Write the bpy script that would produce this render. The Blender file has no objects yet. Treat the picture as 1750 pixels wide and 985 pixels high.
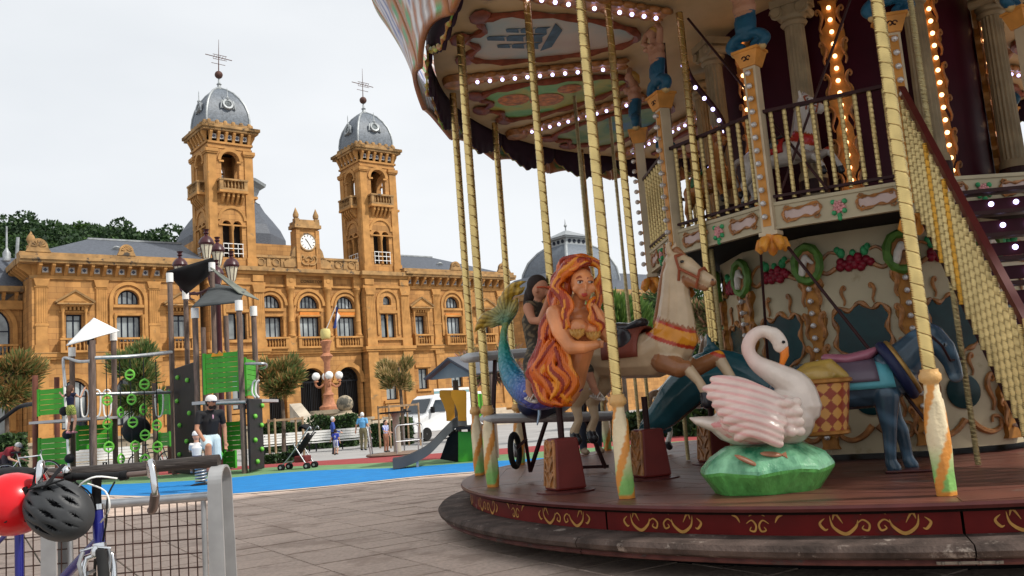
import bpy, math, random
import numpy as np
from mathutils import Vector, Matrix
random.seed(7); rng = np.random.default_rng(7)
RAD = math.radians; PI = math.pi
S = bpy.context.scene
COL = S.collection

# ------------------------------------------------------------------ camera, sky, sun, exposure
FOC, PITCH, ROLL, EYE = 1500.0, RAD(7.688), RAD(4.471), 1.15
_F = Vector((0, math.cos(PITCH), math.sin(PITCH))); _r0 = Vector((1, 0, 0)); _u0 = Vector((0, -math.sin(PITCH), math.cos(PITCH)))
_R = _r0 * math.cos(ROLL) - _u0 * math.sin(ROLL); _U = _r0 * math.sin(ROLL) + _u0 * math.cos(ROLL)
cam = bpy.data.cameras.new('camera'); camo = bpy.data.objects.new('camera', cam); COL.objects.link(camo)
cam.sensor_width = 36; cam.lens = 36 * FOC / 1750; cam.clip_end = 3000; cam.clip_start = .05
camo.matrix_world = Matrix(((_R.x, _U.x, -_F.x, 0), (_R.y, _U.y, -_F.y, 0), (_R.z, _U.z, -_F.z, EYE), (0, 0, 0, 1)))
S.camera = camo
SUN = Vector((.74, -.24, .82)).normalized()          # towards the sun
world = bpy.data.worlds.new('World'); S.world = world; world.use_nodes = True
nt = world.node_tree; bg = nt.nodes['Background']
sky = nt.nodes.new('ShaderNodeTexSky'); sky.sky_type = 'NISHITA'; sky.sun_disc = False
sky.sun_elevation = math.asin(SUN.z); sky.sun_rotation = math.atan2(SUN.x, SUN.y)
tc = nt.nodes.new('ShaderNodeTexCoord'); ns = nt.nodes.new('ShaderNodeTexNoise'); ns.inputs['Scale'].default_value = 1.6; ns.inputs['Detail'].default_value = 5
mp = nt.nodes.new('ShaderNodeMapping'); mp.inputs['Scale'].default_value = (1, 1, 2.5)
nt.links.new(tc.outputs['Generated'], mp.inputs[0]); nt.links.new(mp.outputs[0], ns.inputs['Vector'])
rp = nt.nodes.new('ShaderNodeValToRGB'); rp.color_ramp.elements[0].position = .3; rp.color_ramp.elements[1].position = .7
rp.color_ramp.elements[0].color = (6.9, 7.25, 7.6, 1); rp.color_ramp.elements[1].color = (8.6, 8.8, 9.0, 1)
mx = nt.nodes.new('ShaderNodeMix'); mx.data_type = 'RGBA'; mx.inputs['Factor'].default_value = .93   # thin high overcast over a blue sky
nt.links.new(ns.outputs['Fac'], rp.inputs[0]); nt.links.new(sky.outputs[0], mx.inputs[6]); nt.links.new(rp.outputs[0], mx.inputs[7])
nt.links.new(mx.outputs[2], bg.inputs[0]); bg.inputs[1].default_value = .1
sl = bpy.data.lights.new('sun', 'SUN'); sl.energy = 3.6; sl.angle = RAD(4); sl.color = (1, .95, .87)
slo = bpy.data.objects.new('sun', sl); COL.objects.link(slo); slo.rotation_euler = SUN.to_track_quat('Z', 'Y').to_euler()
vs = S.view_settings; vs.view_transform = 'Standard'; vs.look = 'None'; vs.exposure = .18; vs.gamma = 1; vs.use_curve_mapping = False
S.cycles.max_bounces = 5; S.cycles.diffuse_bounces = 3; S.cycles.glossy_bounces = 3; S.cycles.transmission_bounces = 4
S.cycles.caustics_reflective = False; S.cycles.caustics_refractive = False; S.cycles.sample_clamp_indirect = 4

# ------------------------------------------------------------------ photograph measurements -> points on real surfaces
def _ray(x, y): return _F + _R * ((x - 875) / FOC) - _U * ((y - 492.5) / FOC)
def atY(x, y, Y):
    d = _ray(x, y); return Vector((0, 0, EYE)) + d * (Y / d.y)
def onz(x, y, z=0.0):
    d = _ray(x, y); return Vector((0, 0, EYE)) + d * ((z - EYE) / d.z)
def V(*a): return Vector(a)

# ------------------------------------------------------------------ mesh helpers
class MB:
    def __init__(s, M=None): s.v = []; s.f = []; s.mi = []; s.M = M; s.m = 0
    def add(s, vs, fs):
        o = len(s.v)
        if s.M is not None: vs = [s.M @ Vector(p) for p in vs]
        s.v += [tuple(p) for p in vs]; s.f += [tuple(i + o for i in f) for f in fs]; s.mi += [s.m] * len(fs)
        return s
    def box(s, x0, x1, y0, y1, z0, z1):
        return s.add([(x0,y0,z0),(x1,y0,z0),(x1,y1,z0),(x0,y1,z0),(x0,y0,z1),(x1,y0,z1),(x1,y1,z1),(x0,y1,z1)],
                     [(0,3,2,1),(4,5,6,7),(0,1,5,4),(1,2,6,5),(2,3,7,6),(3,0,4,7)])
    def hexa(s, b, t):   # two quads (bottom, top)
        return s.add(list(b) + list(t), [(0,3,2,1),(4,5,6,7),(0,1,5,4),(1,2,6,5),(2,3,7,6),(3,0,4,7)])
    def bar(s, a, b, w, h=None, up=(0, 0, 1)):
        a = Vector(a); b = Vector(b); d = (b - a).normalized(); u = Vector(up)
        if abs(d.dot(u)) > .98: u = Vector((1, 0, 0))
        x = d.cross(u).normalized() * (w / 2); y = x.cross(d).normalized() * ((h or w) / 2)
        return s.hexa([a-x-y, a+x-y, a+x+y, a-x+y], [b-x-y, b+x-y, b+x+y, b-x+y])
    def tube(s, pts, r, n=8, closed=False, dome=False, sq=None, roll=0, cap=True):
        P = [Vector(p) for p in pts]; k = len(P)
        rr = list(r) if hasattr(r, '__len__') else [r] * k
        if dome and not closed:
            d0 = (P[0] - P[1]).normalized(); d1 = (P[-1] - P[-2]).normalized()
            P = [P[0] + d0 * rr[0] * .92, P[0] + d0 * rr[0] * .6] + P + [P[-1] + d1 * rr[-1] * .6, P[-1] + d1 * rr[-1] * .92]
            rr = [rr[0] * .38, rr[0] * .8] + rr + [rr[-1] * .8, rr[-1] * .38]; k = len(P)
        T = []
        for i in range(k):
            a = P[(i - 1) % k] if closed or i > 0 else P[0]; b = P[(i + 1) % k] if closed or i < k - 1 else P[-1]
            T.append((b - a).normalized())
        ref = Vector((0, 0, 1)) if abs(T[0].z) < .9 else Vector((1, 0, 0))
        N = (ref - T[0] * ref.dot(T[0])).normalized(); vs = []
        for i in range(k):
            N = (N - T[i] * N.dot(T[i])).normalized(); B = T[i].cross(N)
            a, b = (sq[i] if sq and hasattr(sq[0], '__len__') else sq) if sq else (1, 1)
            for j in range(n):
                t = 2 * PI * j / n + roll; vs.append(P[i] + (N * math.cos(t) * a + B * math.sin(t) * b) * rr[i])
        fs = []
        for i in range(k if closed else k - 1):
            o0 = i * n; o1 = ((i + 1) % k) * n
            for j in range(n): fs.append((o0 + j, o0 + (j + 1) % n, o1 + (j + 1) % n, o1 + j))
        if cap and not closed: fs.append(tuple(range(n - 1, -1, -1))); fs.append(tuple(range((k - 1) * n, k * n)))
        return s.add(vs, fs)
    def lathe(s, prof, n=16, c=(0, 0, 0), a0=0.0, a1=2 * PI, sx=1, sy=1):
        full = abs(a1 - a0 - 2 * PI) < 1e-6; m = n if full else n + 1; vs = []
        for r, z in prof:
            for j in range(m):
                t = a0 + (a1 - a0) * j / n; vs.append((c[0] + r * sx * math.cos(t), c[1] + r * sy * math.sin(t), c[2] + z))
        fs = []
        for i in range(len(prof) - 1):
            for j in range(n):
                a = i * m + j; b = i * m + (j + 1) % m; fs.append((a, b, b + m, a + m))
        if full and prof[0][0] > 1e-4: fs.append(tuple(range(m - 1, -1, -1)))
        if full and prof[-1][0] > 1e-4: fs.append(tuple(range((len(prof) - 1) * m, len(prof) * m)))
        return s.add(vs, fs)
    def ball(s, c, r, n=10, k=7):
        rx, ry, rz = r if hasattr(r, '__len__') else (r, r, r)
        vs = [(c[0], c[1], c[2] - rz)]; fs = []
        for i in range(1, k):
            p = -PI / 2 + PI * i / k
            for j in range(n): t = 2 * PI * j / n; vs.append((c[0] + rx * math.cos(p) * math.cos(t), c[1] + ry * math.cos(p) * math.sin(t), c[2] + rz * math.sin(p)))
        vs.append((c[0], c[1], c[2] + rz)); e = len(vs) - 1
        for j in range(n):
            fs.append((0, 1 + (j + 1) % n, 1 + j)); fs.append((e, e - n + j, e - n + (j + 1) % n))
        for i in range(k - 2):
            o = 1 + i * n
            for j in range(n): fs.append((o + j, o + (j + 1) % n, o + n + (j + 1) % n, o + n + j))
        return s.add(vs, fs)
    def prism(s, poly, t0, t1, fn=None):   # 2D polygon (a, b) extruded over t; fn(a, b, t) -> xyz
        fn = fn or (lambda a, b, t: (a, t, b)); n = len(poly)
        vs = [fn(a, b, t0) for a, b in poly] + [fn(a, b, t1) for a, b in poly]
        return s.add(vs, [tuple(range(n)), tuple(range(2 * n - 1, n - 1, -1))] + [(i, i + n, (i + 1) % n + n, (i + 1) % n) for i in range(n)])
    def grid(s, fn, nu, nv):
        vs = [fn(i / nu, j / nv) for j in range(nv + 1) for i in range(nu + 1)]; w = nu + 1
        return s.add(vs, [(j * w + i, j * w + i + 1, (j + 1) * w + i + 1, (j + 1) * w + i) for j in range(nv) for i in range(nu)])
    def mesh(s, name, mats, smooth=False):
        me = bpy.data.meshes.new(name); me.from_pydata(s.v, [], s.f)
        for m in (mats if isinstance(mats, (list, tuple)) else [mats]): me.materials.append(m)
        if any(s.mi): me.polygons.foreach_set('material_index', s.mi)
        import bmesh
        bm = bmesh.new(); bm.from_mesh(me); bmesh.ops.recalc_face_normals(bm, faces=bm.faces); bm.to_mesh(me); bm.free()
        if smooth:
            me.shade_smooth(); me.set_sharp_from_angle(angle=RAD(smooth if smooth > 1 else 40))
        me.update(); return me
    def build(s, name, mats, parent=None, smooth=False, bev=0, **tags):
        return link(name, s.mesh(name, mats, smooth), parent, bev, **tags)

def link(name, me, parent=None, bev=0, loc=None, rot=None, scale=None, **tags):
    o = bpy.data.objects.new(name, me); COL.objects.link(o)
    if parent is not None: o.parent = parent
    if loc is not None: o.location = loc
    if rot is not None: o.rotation_euler = rot
    if scale is not None: o.scale = scale
    if bev:
        b = o.modifiers.new('bevel', 'BEVEL'); b.width = bev; b.segments = 2; b.limit_method = 'ANGLE'
    tag(o, **tags); return o
def tag(o, label=None, cat=None, group=None, kind=None):
    if label: o['label'] = label
    if cat: o['category'] = cat
    if group: o['group'] = group
    if kind: o['kind'] = kind
    return o
def thing(name, label, cat, loc=(0, 0, 0), rz=0, group=None):
    o = bpy.data.objects.new(name, None); COL.objects.link(o); o.location = loc; o.rotation_euler = (0, 0, rz); o.empty_display_size = .1
    return tag(o, label, cat, group)
def copy_tree(o, parent=None):
    c = o.copy(); COL.objects.link(c); c.parent = parent
    for ch in o.children: copy_tree(ch, c)
    return c

def spline(pts, n=6, closed=False):
    P = [np.array(p, float) for p in pts]; k = len(P); out = []
    for i in range(k if closed else k - 1):
        if closed: a, b, c, d = P[(i - 1) % k], P[i], P[(i + 1) % k], P[(i + 2) % k]
        else: a, b, c, d = P[max(i - 1, 0)], P[i], P[i + 1], P[min(i + 2, k - 1)]
        for j in range(n):
            t = j / n; out.append(.5 * ((2 * b) + (-a + c) * t + (2 * a - 5 * b + 4 * c - d) * t * t + (-a + 3 * b - 3 * c + d) * t ** 3))
    if not closed: out.append(P[-1])
    return out
def arc(cx, cz, r, a0, a1, n): return [(cx + r * math.cos(RAD(a0 + (a1 - a0) * i / n)), cz + r * math.sin(RAD(a0 + (a1 - a0) * i / n))) for i in range(n + 1)]

# ------------------------------------------------------------------ materials
MATS = {}
def mat(name, col, rough=.6, metal=0, var=.12, scale=4, bump=0, bscale=60, col2=None, rnd=0, coat=0, emit=0, co='pos', spec=.5, detail=5, stain=None, stretch=None):
    if name in MATS: return MATS[name]
    m = bpy.data.materials.new(name); m.use_nodes = True; n = m.node_tree.nodes; L = m.node_tree.links; b = n['Principled BSDF']
    b.inputs['Roughness'].default_value = rough; b.inputs['Metallic'].default_value = metal; b.inputs['Specular IOR Level'].default_value = spec if spec != .5 else (.15 if max(col) < .05 else .32)
    if coat: b.inputs['Coat Weight'].default_value = coat * .5; b.inputs['Coat Roughness'].default_value = .12
    c = tuple(col) + (1,)
    if co == 'pos': g = n.new('ShaderNodeNewGeometry').outputs['Position']
    else: g = n.new('ShaderNodeTexCoord').outputs['Object']
    if stretch:
        mp = n.new('ShaderNodeMapping'); mp.inputs['Scale'].default_value = stretch; L.new(g, mp.inputs[0]); g = mp.outputs[0]
    out = None
    if var or col2:
        t = n.new('ShaderNodeTexNoise'); t.inputs['Scale'].default_value = scale; t.inputs['Detail'].default_value = detail; L.new(g, t.inputs['Vector'])
        r = n.new('ShaderNodeValToRGB'); r.color_ramp.elements[0].position = .32; r.color_ramp.elements[1].position = .68
        r.color_ramp.elements[0].color = tuple(x * (1 - var) for x in col) + (1,)
        r.color_ramp.elements[1].color = (tuple(col2) if col2 else tuple(min(1, x * (1 + var)) for x in col)) + (1,)
        L.new(t.outputs['Fac'], r.inputs[0]); out = r.outputs[0]
    if stain:   # (colour, scale, threshold): worn or dirty patches with a shape of their own
        t = n.new('ShaderNodeTexNoise'); t.inputs['Scale'].default_value = stain[1]; t.inputs['Detail'].default_value = 8; t.inputs['Roughness'].default_value = .7; L.new(g, t.inputs['Vector'])
        r = n.new('ShaderNodeValToRGB'); r.color_ramp.elements[0].position = stain[2]; r.color_ramp.elements[1].position = stain[2] + .08; L.new(t.outputs['Fac'], r.inputs[0])
        k = n.new('ShaderNodeMix'); k.data_type = 'RGBA'; L.new(r.outputs[0], k.inputs[0])
        if out: L.new(out, k.inputs[6])
        else: k.inputs[6].default_value = c
        k.inputs[7].default_value = tuple(stain[0]) + (1,); out = k.outputs[2]
    if rnd:
        oi = n.new('ShaderNodeObjectInfo'); mr = n.new('ShaderNodeMapRange'); mr.inputs[3].default_value = 1 - rnd; mr.inputs[4].default_value = 1 + rnd; L.new(oi.outputs['Random'], mr.inputs[0])
        k = n.new('ShaderNodeVectorMath'); k.operation = 'SCALE'
        if out: L.new(out, k.inputs[0])
        else: k.inputs[0].default_value = col
        L.new(mr.outputs[0], k.inputs['Scale']); out = k.outputs[0]
    if out: L.new(out, b.inputs['Base Color'])
    else: b.inputs['Base Color'].default_value = c
    if bump:
        t = n.new('ShaderNodeTexNoise'); t.inputs['Scale'].default_value = bscale; t.inputs['Detail'].default_value = 4; L.new(g, t.inputs['Vector'])
        bp = n.new('ShaderNodeBump'); bp.inputs['Strength'].default_value = bump; bp.inputs['Distance'].default_value = .02; L.new(t.outputs['Fac'], bp.inputs['Height']); L.new(bp.outputs[0], b.inputs['Normal'])
    if emit:
        b.inputs['Emission Color'].default_value = c; b.inputs['Emission Strength'].default_value = emit
    MATS[name] = m; return m
def paint(name, rough=.25, coat=.5, bump=0, bscale=30, kind='noise', mul=.1):   # painted fibreglass, cloth or skin: colour from the 'Col' attribute
    if name in MATS: return MATS[name]
    m = bpy.data.materials.new(name); m.use_nodes = True; n = m.node_tree.nodes; L = m.node_tree.links; b = n['Principled BSDF']
    b.inputs['Roughness'].default_value = rough; b.inputs['Coat Weight'].default_value = coat * .6; b.inputs['Coat Roughness'].default_value = .15; b.inputs['Specular IOR Level'].default_value = .3
    a = n.new('ShaderNodeAttribute'); a.attribute_name = 'Col'
    g = n.new('ShaderNodeNewGeometry').outputs['Position']; t = n.new('ShaderNodeTexNoise'); t.inputs['Scale'].default_value = 9; t.inputs['Detail'].default_value = 5; L.new(g, t.inputs['Vector'])
    mr = n.new('ShaderNodeMapRange'); mr.inputs[1].default_value = .3; mr.inputs[2].default_value = .7; mr.inputs[3].default_value = 1 - mul; mr.inputs[4].default_value = 1 + mul; L.new(t.outputs['Fac'], mr.inputs[0])
    k = n.new('ShaderNodeVectorMath'); k.operation = 'SCALE'; L.new(a.outputs['Color'], k.inputs[0]); L.new(mr.outputs[0], k.inputs['Scale']); L.new(k.outputs[0], b.inputs['Base Color'])
    if bump:
        if kind == 'scale': t = n.new('ShaderNodeTexVoronoi'); o = t.outputs['Distance']
        elif kind == 'strand': t = n.new('ShaderNodeTexWave'); t.inputs['Distortion'].default_value = 5; t.inputs['Detail'].default_value = 2; t.inputs['Detail Scale'].default_value = .6; o = t.outputs['Fac']
        else: t = n.new('ShaderNodeTexNoise'); o = t.outputs['Fac']
        t.inputs['Scale'].default_value = bscale; L.new(g, t.inputs['Vector'])
        bp = n.new('ShaderNodeBump'); bp.inputs['Strength'].default_value = bump; bp.inputs['Distance'].default_value = .02; bp.invert = kind == 'scale'; L.new(o, bp.inputs['Height']); L.new(bp.outputs[0], b.inputs['Normal'])
    MATS[name] = m; return m

# ------------------------------------------------------------------ continuous bodies: overlapping limbs fused into one skin
# prim: ('t', points, radii, colour[, (flat a, flat b)]) or ('e', centre, (rx, ry, rz), colour[, euler])
def blob(name, prims, vox, parent, m, sm=4, recol=None, M=None, **tags):
    mb = MB()
    for p in prims:
        if p[0] == 't': mb.tube(p[1], p[2], n=12, dome=True, sq=p[4] if len(p) > 4 else None)
        else:
            q = MB(Matrix.Translation(p[1]) @ (Matrix(p[4]) if len(p) > 4 and hasattr(p[4][0], '__len__') else (__import__('mathutils').Euler(p[4]).to_matrix().to_4x4() if len(p) > 4 else Matrix())))
            q.ball((0, 0, 0), p[2], 14, 10); mb.add(q.v, q.f)
    me = bpy.data.meshes.new('t'); me.from_pydata(mb.v, [], mb.f)
    o = bpy.data.objects.new('t', me); COL.objects.link(o)
    r = o.modifiers.new('r', 'REMESH'); r.mode = 'VOXEL'; r.voxel_size = vox
    if sm: k = o.modifiers.new('s', 'SMOOTH'); k.iterations = sm; k.factor = .5
    dg = bpy.context.evaluated_depsgraph_get(); out = bpy.data.meshes.new_from_object(o.evaluated_get(dg))
    bpy.data.objects.remove(o); bpy.data.meshes.remove(me); out.name = name
    n = len(out.vertices); co = np.empty(n * 3); out.vertices.foreach_get('co', co); co = co.reshape(-1, 3)
    best = np.full(n, 1e9); col = np.zeros((n, 3))
    for p in prims:
        if p[0] == 't':
            P = np.array([tuple(q) for q in p[1]]); rr = np.array(p[2] if hasattr(p[2], '__len__') else [p[2]] * len(P)); d = np.full(n, 1e9)
            for i in range(len(P) - 1):
                ab = P[i + 1] - P[i]; t = np.clip(((co - P[i]) @ ab) / max(ab @ ab, 1e-9), 0, 1)
                d = np.minimum(d, np.linalg.norm(co - P[i] - t[:, None] * ab, axis=1) - (rr[i] + (rr[i + 1] - rr[i]) * t))
        else:
            q = co - np.array(tuple(p[1])); rad = np.array(p[2])
            if len(p) > 4:
                Mx = Matrix(p[4]).to_3x3() if hasattr(p[4][0], '__len__') else __import__('mathutils').Euler(p[4]).to_matrix()
                q = q @ np.array(Mx)
            d = (np.linalg.norm(q / rad, axis=1) - 1) * rad.min()
        w = d < best; best[w] = d[w]; col[w] = p[3]
    if recol is not None: col = recol(co, col)
    at = out.color_attributes.new('Col', 'FLOAT_COLOR', 'POINT'); at.data.foreach_set('color', np.hstack([col, np.ones((n, 1))]).astype(np.float32).ravel())
    out.materials.clear(); out.materials.append(m); out.shade_smooth()
    if M is not None: out.transform(M)
    return link(name, out, parent, **tags)
# ------------------------------------------------------------------ ground, paving, rubber play surface
def gz(y): return 0.0 if y < 24 else (-.3 if y > 40 else -.3 * (y - 24) / 16)
M_gnd = mat('grey_pavement', (.34, .33, .32), .85, var=.12, scale=.6, bump=.15, bscale=20)
M_joint = mat('paving_joint', (.06, .05, .042), .95, var=.3, scale=6, col2=(.075, .085, .04))
M_slab = mat('paving_slab', (.50, .385, .315), .82, var=.16, scale=26, bump=.25, bscale=120, rnd=.09, stain=((.37, .275, .22), 1.3, .52))
ys = [-60, -20, 0, 8, 16, 24, 28, 32, 36, 40, 60, 100, 200, 500, 1500]
mb = MB(); mb.grid(lambda u, v: (-900 + 1800 * u, ys[round(v * 14)], gz(ys[round(v * 14)]) - .045), 1, 14); mb.build('ground', M_gnd, kind='structure')
pav = MB().add([(-14, 3, -.012), (16, 3, -.012), (16, 19.5, -.012), (-14, 19.5, -.012)], [(0, 1, 2, 3)]).build('plaza_paving', M_joint, kind='structure')
PA = RAD(32); ca, sa = math.cos(PA), math.sin(PA); SW, SH = .6, .4
mb = MB(); g = .006
mb.hexa([(g, g, -.03), (SW - g, g, -.03), (SW - g, SH - g, -.03), (g, SH - g, -.03)], [(g + .003, g + .003, 0), (SW - g - .003, g + .003, 0), (SW - g - .003, SH - g - .003, 0), (g + .003, SH - g - .003, 0)])
slab_me = mb.mesh('paving_slab', M_slab)
cells = []
for i in range(-40, 60):
    for j in range(-10, 70):
        a, b = i * SW, j * SH; x, y = a * ca - b * sa, a * sa + b * ca
        if not (-13 < x < 15 and 3.4 < y < 19): continue
        cx, cy = x + .3 * ca - .2 * sa, y + .3 * sa + .2 * ca
        if math.hypot(cx - 3.75, cy - 9.18) < 3.2: continue
        d = Vector((cx, cy, -EYE)); dep = d.dot(_F); u, w = (875 + FOC * d.dot(_R) / dep, 492.5 - FOC * d.dot(_U) / dep) if dep > .1 else (9e9, 9e9)
        vis = 330 < u < 1500 and w < 1010 and not (u > 1000 and w < 950)
        cells.append((0 if vis else 1, dep, x, y))
cells.sort(); far = MB()
for k, (vis, dep, x, y) in enumerate(cells):
    dz = random.uniform(-.003, .002)
    if k < 300: link('paving_slab', slab_me, pav, loc=(x, y, dz), rot=(random.uniform(-.004, .004), random.uniform(-.004, .004), PA))
    else:
        far.M = Matrix.Translation((x, y, dz)) @ Matrix.Rotation(PA, 4, 'Z'); far.hexa([(g, g, -.03), (SW - g, g, -.03), (SW - g, SH - g, -.03), (g, SH - g, -.03)], [(g + .003, g + .003, 0), (SW - g - .003, g + .003, 0), (SW - g - .003, SH - g - .003, 0), (g + .003, SH - g - .003, 0)])
far.build('paving_slabs', M_slab, pav, kind='stuff')
def sheet(name, near, fr, off, m):
    A = spline(near, 5); B = spline(fr, 5); n = len(A) - 1; mb = MB()
    def fn(u, v):
        i = round(u * n); p = A[i] * (1 - v) + B[i] * v; return (p[0], p[1], gz(p[1]) + off)
    mb.grid(fn, n, 10); return mb.build(name, m, kind='structure')
NE = [(-30, 40), (-14.15, 23.97), (-9.32, 18.96), (-6.39, 16.35), (-4.7, 15.85), (-3.3, 16.05), (-2.18, 16.55), (-1.17, 16.7), (2, 16.5), (8, 16.2)]
BE = [(-32, 44), (-16.5, 28), (-11, 22.7), (-7.6, 21), (-5.9, 21.4), (-4.5, 21), (-3.13, 19.9), (-1.8, 19.55), (2, 19), (8, 18.5)]
GE = [(-33, 46), (-18, 30.5), (-12.5, 26.7), (-9, 25.4), (-7.3, 25.1), (-5.5, 23.6), (-3.5, 22.4), (-2, 22), (2, 21.7), (8, 21.2)]
RE = [(-34, 50), (-20, 33.5), (-14, 30.7), (-10, 29.6), (-8.36, 28.8), (-6.7, 28.2), (-4.76, 27.2), (-2.75, 26.2), (2, 25.6), (8, 25)]
KE = [(p[0], p[1] - .22) for p in NE]
sheet('blue_rubber_ground', NE, BE, .014, mat('blue_rubber', (.010, .185, .47), .9, var=.1, scale=3, bump=.3, bscale=160, stain=((.018, .21, .46), 1.1, .58)))
sheet('green_rubber_ground', BE, GE, .014, mat('green_rubber', (.14, .26, .12), .9, var=.12, scale=3, bump=.3, bscale=160))
sheet('red_rubber_ground', GE, RE, .014, mat('red_rubber', (.30, .05, .05), .9, var=.12, scale=3, bump=.3, bscale=160))
sheet('pale_edging_kerb', KE, NE, .010, mat('pale_concrete', (.56, .47, .40), .85, var=.12, scale=5))

# ------------------------------------------------------------------ town hall
def ashlar(name, c, mortar, bw=1.1, bh=.42):
    m = bpy.data.materials.new(name); m.use_nodes = True; n = m.node_tree.nodes; L = m.node_tree.links; b = n['Principled BSDF']; b.inputs['Roughness'].default_value = .85
    tcn = n.new('ShaderNodeTexCoord'); sx = n.new('ShaderNodeSeparateXYZ'); L.new(tcn.outputs['Object'], sx.inputs[0])
    ad = n.new('ShaderNodeMath'); L.new(sx.outputs[0], ad.inputs[0]); L.new(sx.outputs[1], ad.inputs[1]); cb = n.new('ShaderNodeCombineXYZ'); L.new(ad.outputs[0], cb.inputs[0]); L.new(sx.outputs[2], cb.inputs[1])
    bt = n.new('ShaderNodeTexBrick'); L.new(cb.outputs[0], bt.inputs['Vector'])
    for k, v in (('Scale', 1), ('Mortar Size', .012), ('Mortar Smooth', .3), ('Brick Width', bw), ('Row Height', bh), ('Bias', 0)): bt.inputs[k].default_value = v
    bt.inputs['Color1'].default_value = tuple(x * .80 for x in c) + (1,); bt.inputs['Color2'].default_value = tuple(x * 1.16 for x in c) + (1,); bt.inputs['Mortar'].default_value = tuple(mortar) + (1,)
    t = n.new('ShaderNodeTexNoise'); t.inputs['Scale'].default_value = .7; t.inputs['Detail'].default_value = 9; t.inputs['Roughness'].default_value = .7; mpz = n.new('ShaderNodeMapping'); mpz.inputs['Scale'].default_value = (1.6, 1.6, .35); L.new(tcn.outputs['Object'], mpz.inputs[0]); L.new(mpz.outputs[0], t.inputs['Vector'])
    r = n.new('ShaderNodeValToRGB'); r.color_ramp.elements[0].position = .30; r.color_ramp.elements[0].color = (.58, .52, .46, 1); r.color_ramp.elements[1].position = .55; r.color_ramp.elements[1].color = (1, 1, 1, 1); L.new(t.outputs['Fac'], r.inputs[0])
    k = n.new('ShaderNodeMix'); k.data_type = 'RGBA'; k.blend_type = 'MULTIPLY'; k.inputs[0].default_value = 1; L.new(bt.outputs[0], k.inputs[6]); L.new(r.outputs[0], k.inputs[7]); L.new(k.outputs[2], b.inputs['Base Color'])
    bp = n.new('ShaderNodeBump'); bp.inputs['Strength'].default_value = .3; bp.inputs['Distance'].default_value = .03; L.new(bt.outputs['Fac'], bp.inputs['Height']); bp.invert = True; L.new(bp.outputs[0], b.inputs['Normal'])
    return m
M_st = ashlar('sandstone_ashlar', (.455, .228, .070), (.22, .105, .035))
M_tr = mat('sandstone_trim', (.44, .222, .070), .85, var=.22, scale=1.6, co='obj', stain=((.24, .16, .08), 1.1, .62), detail=8)
M_co = mat('weathered_stone', (.36, .22, .10), .9, var=.35, scale=1.5, col2=(.46, .27, .11), co='obj', stain=((.07, .06, .05), 1.6, .56), detail=8)
M_slate = mat('slate_roof', (.075, .085, .105), .55, var=.3, scale=5, co='obj', bump=.5, bscale=9, stretch=(1, 1, 3))
M_lead = mat('lead_trim', (.30, .32, .33), .5, metal=.3, var=.2, scale=4, co='obj')
M_frame = mat('dark_window_frame', (.012, .016, .028), .45, var=0)
M_glass = mat('window_glass', (.05, .065, .075), .06, var=.6, scale=.45, col2=(.40, .45, .46), spec=.9)  # pale tones in the glass colour stand in for reflected sky
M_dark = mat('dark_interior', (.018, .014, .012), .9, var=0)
M_iron = mat('black_iron', (.012, .013, .016), .45, var=.1, scale=8)
M_blueT = mat('blue_tile', (.08, .10, .16), .4, var=.1, scale=9); M_whiteT = mat('white_tile', (.62, .60, .56), .4, var=.1, scale=9)
M_white = mat('white_paint', (.78, .77, .74), .5, var=.06, scale=6); M_orange = mat('orange_awning', (.72, .25, .05), .8, var=.1)
M_grey = mat('galvanised_steel', (.42, .43, .44), .42, metal=.75, var=.15, scale=9)

def wall(mb, x0, x1, z0, z1, y0, y1, ops):
    """solid wall x0..x1, z0..z1 between y0 (outer) and y1 with real openings: (xc, w, zb, zt, arched)"""
    xs = sorted(set(round(o[0], 3) for o in ops)); cur = x0
    for xc in xs:
        col = sorted([o for o in ops if abs(o[0] - xc) < .002], key=lambda o: o[2]); W = max(o[1] for o in col) / 2
        if xc - W > cur: mb.box(cur, xc - W, y0, y1, z0, z1)
        z = z0; a, b = xc - W, xc + W
        for o in col:
            w = o[1] / 2; mb.box(a, b, y0, y1, z, o[2])
            zt = o[3]
            if w < W: mb.box(a, xc - w, y0, y1, o[2], zt); mb.box(xc + w, b, y0, y1, o[2], zt)
            z = zt
            if o[4]:
                h = zt + W + .08; P = [(xc + math.cos(RAD(t)) * w, zt + math.sin(RAD(t)) * w) for t in range(180, -1, -15)]
                mb.prism([(a, zt)] * (w < W) + P[:7] + [(xc, h), (a, h)], y0, y1); mb.prism(P[6:] + [(b, zt)] * (w < W) + [(b, h), (xc, h)], y0, y1); z = h
        mb.box(a, b, y0, y1, z, z1); cur = b
    mb.box(cur, x1, y0, y1, z0, z1)

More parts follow.
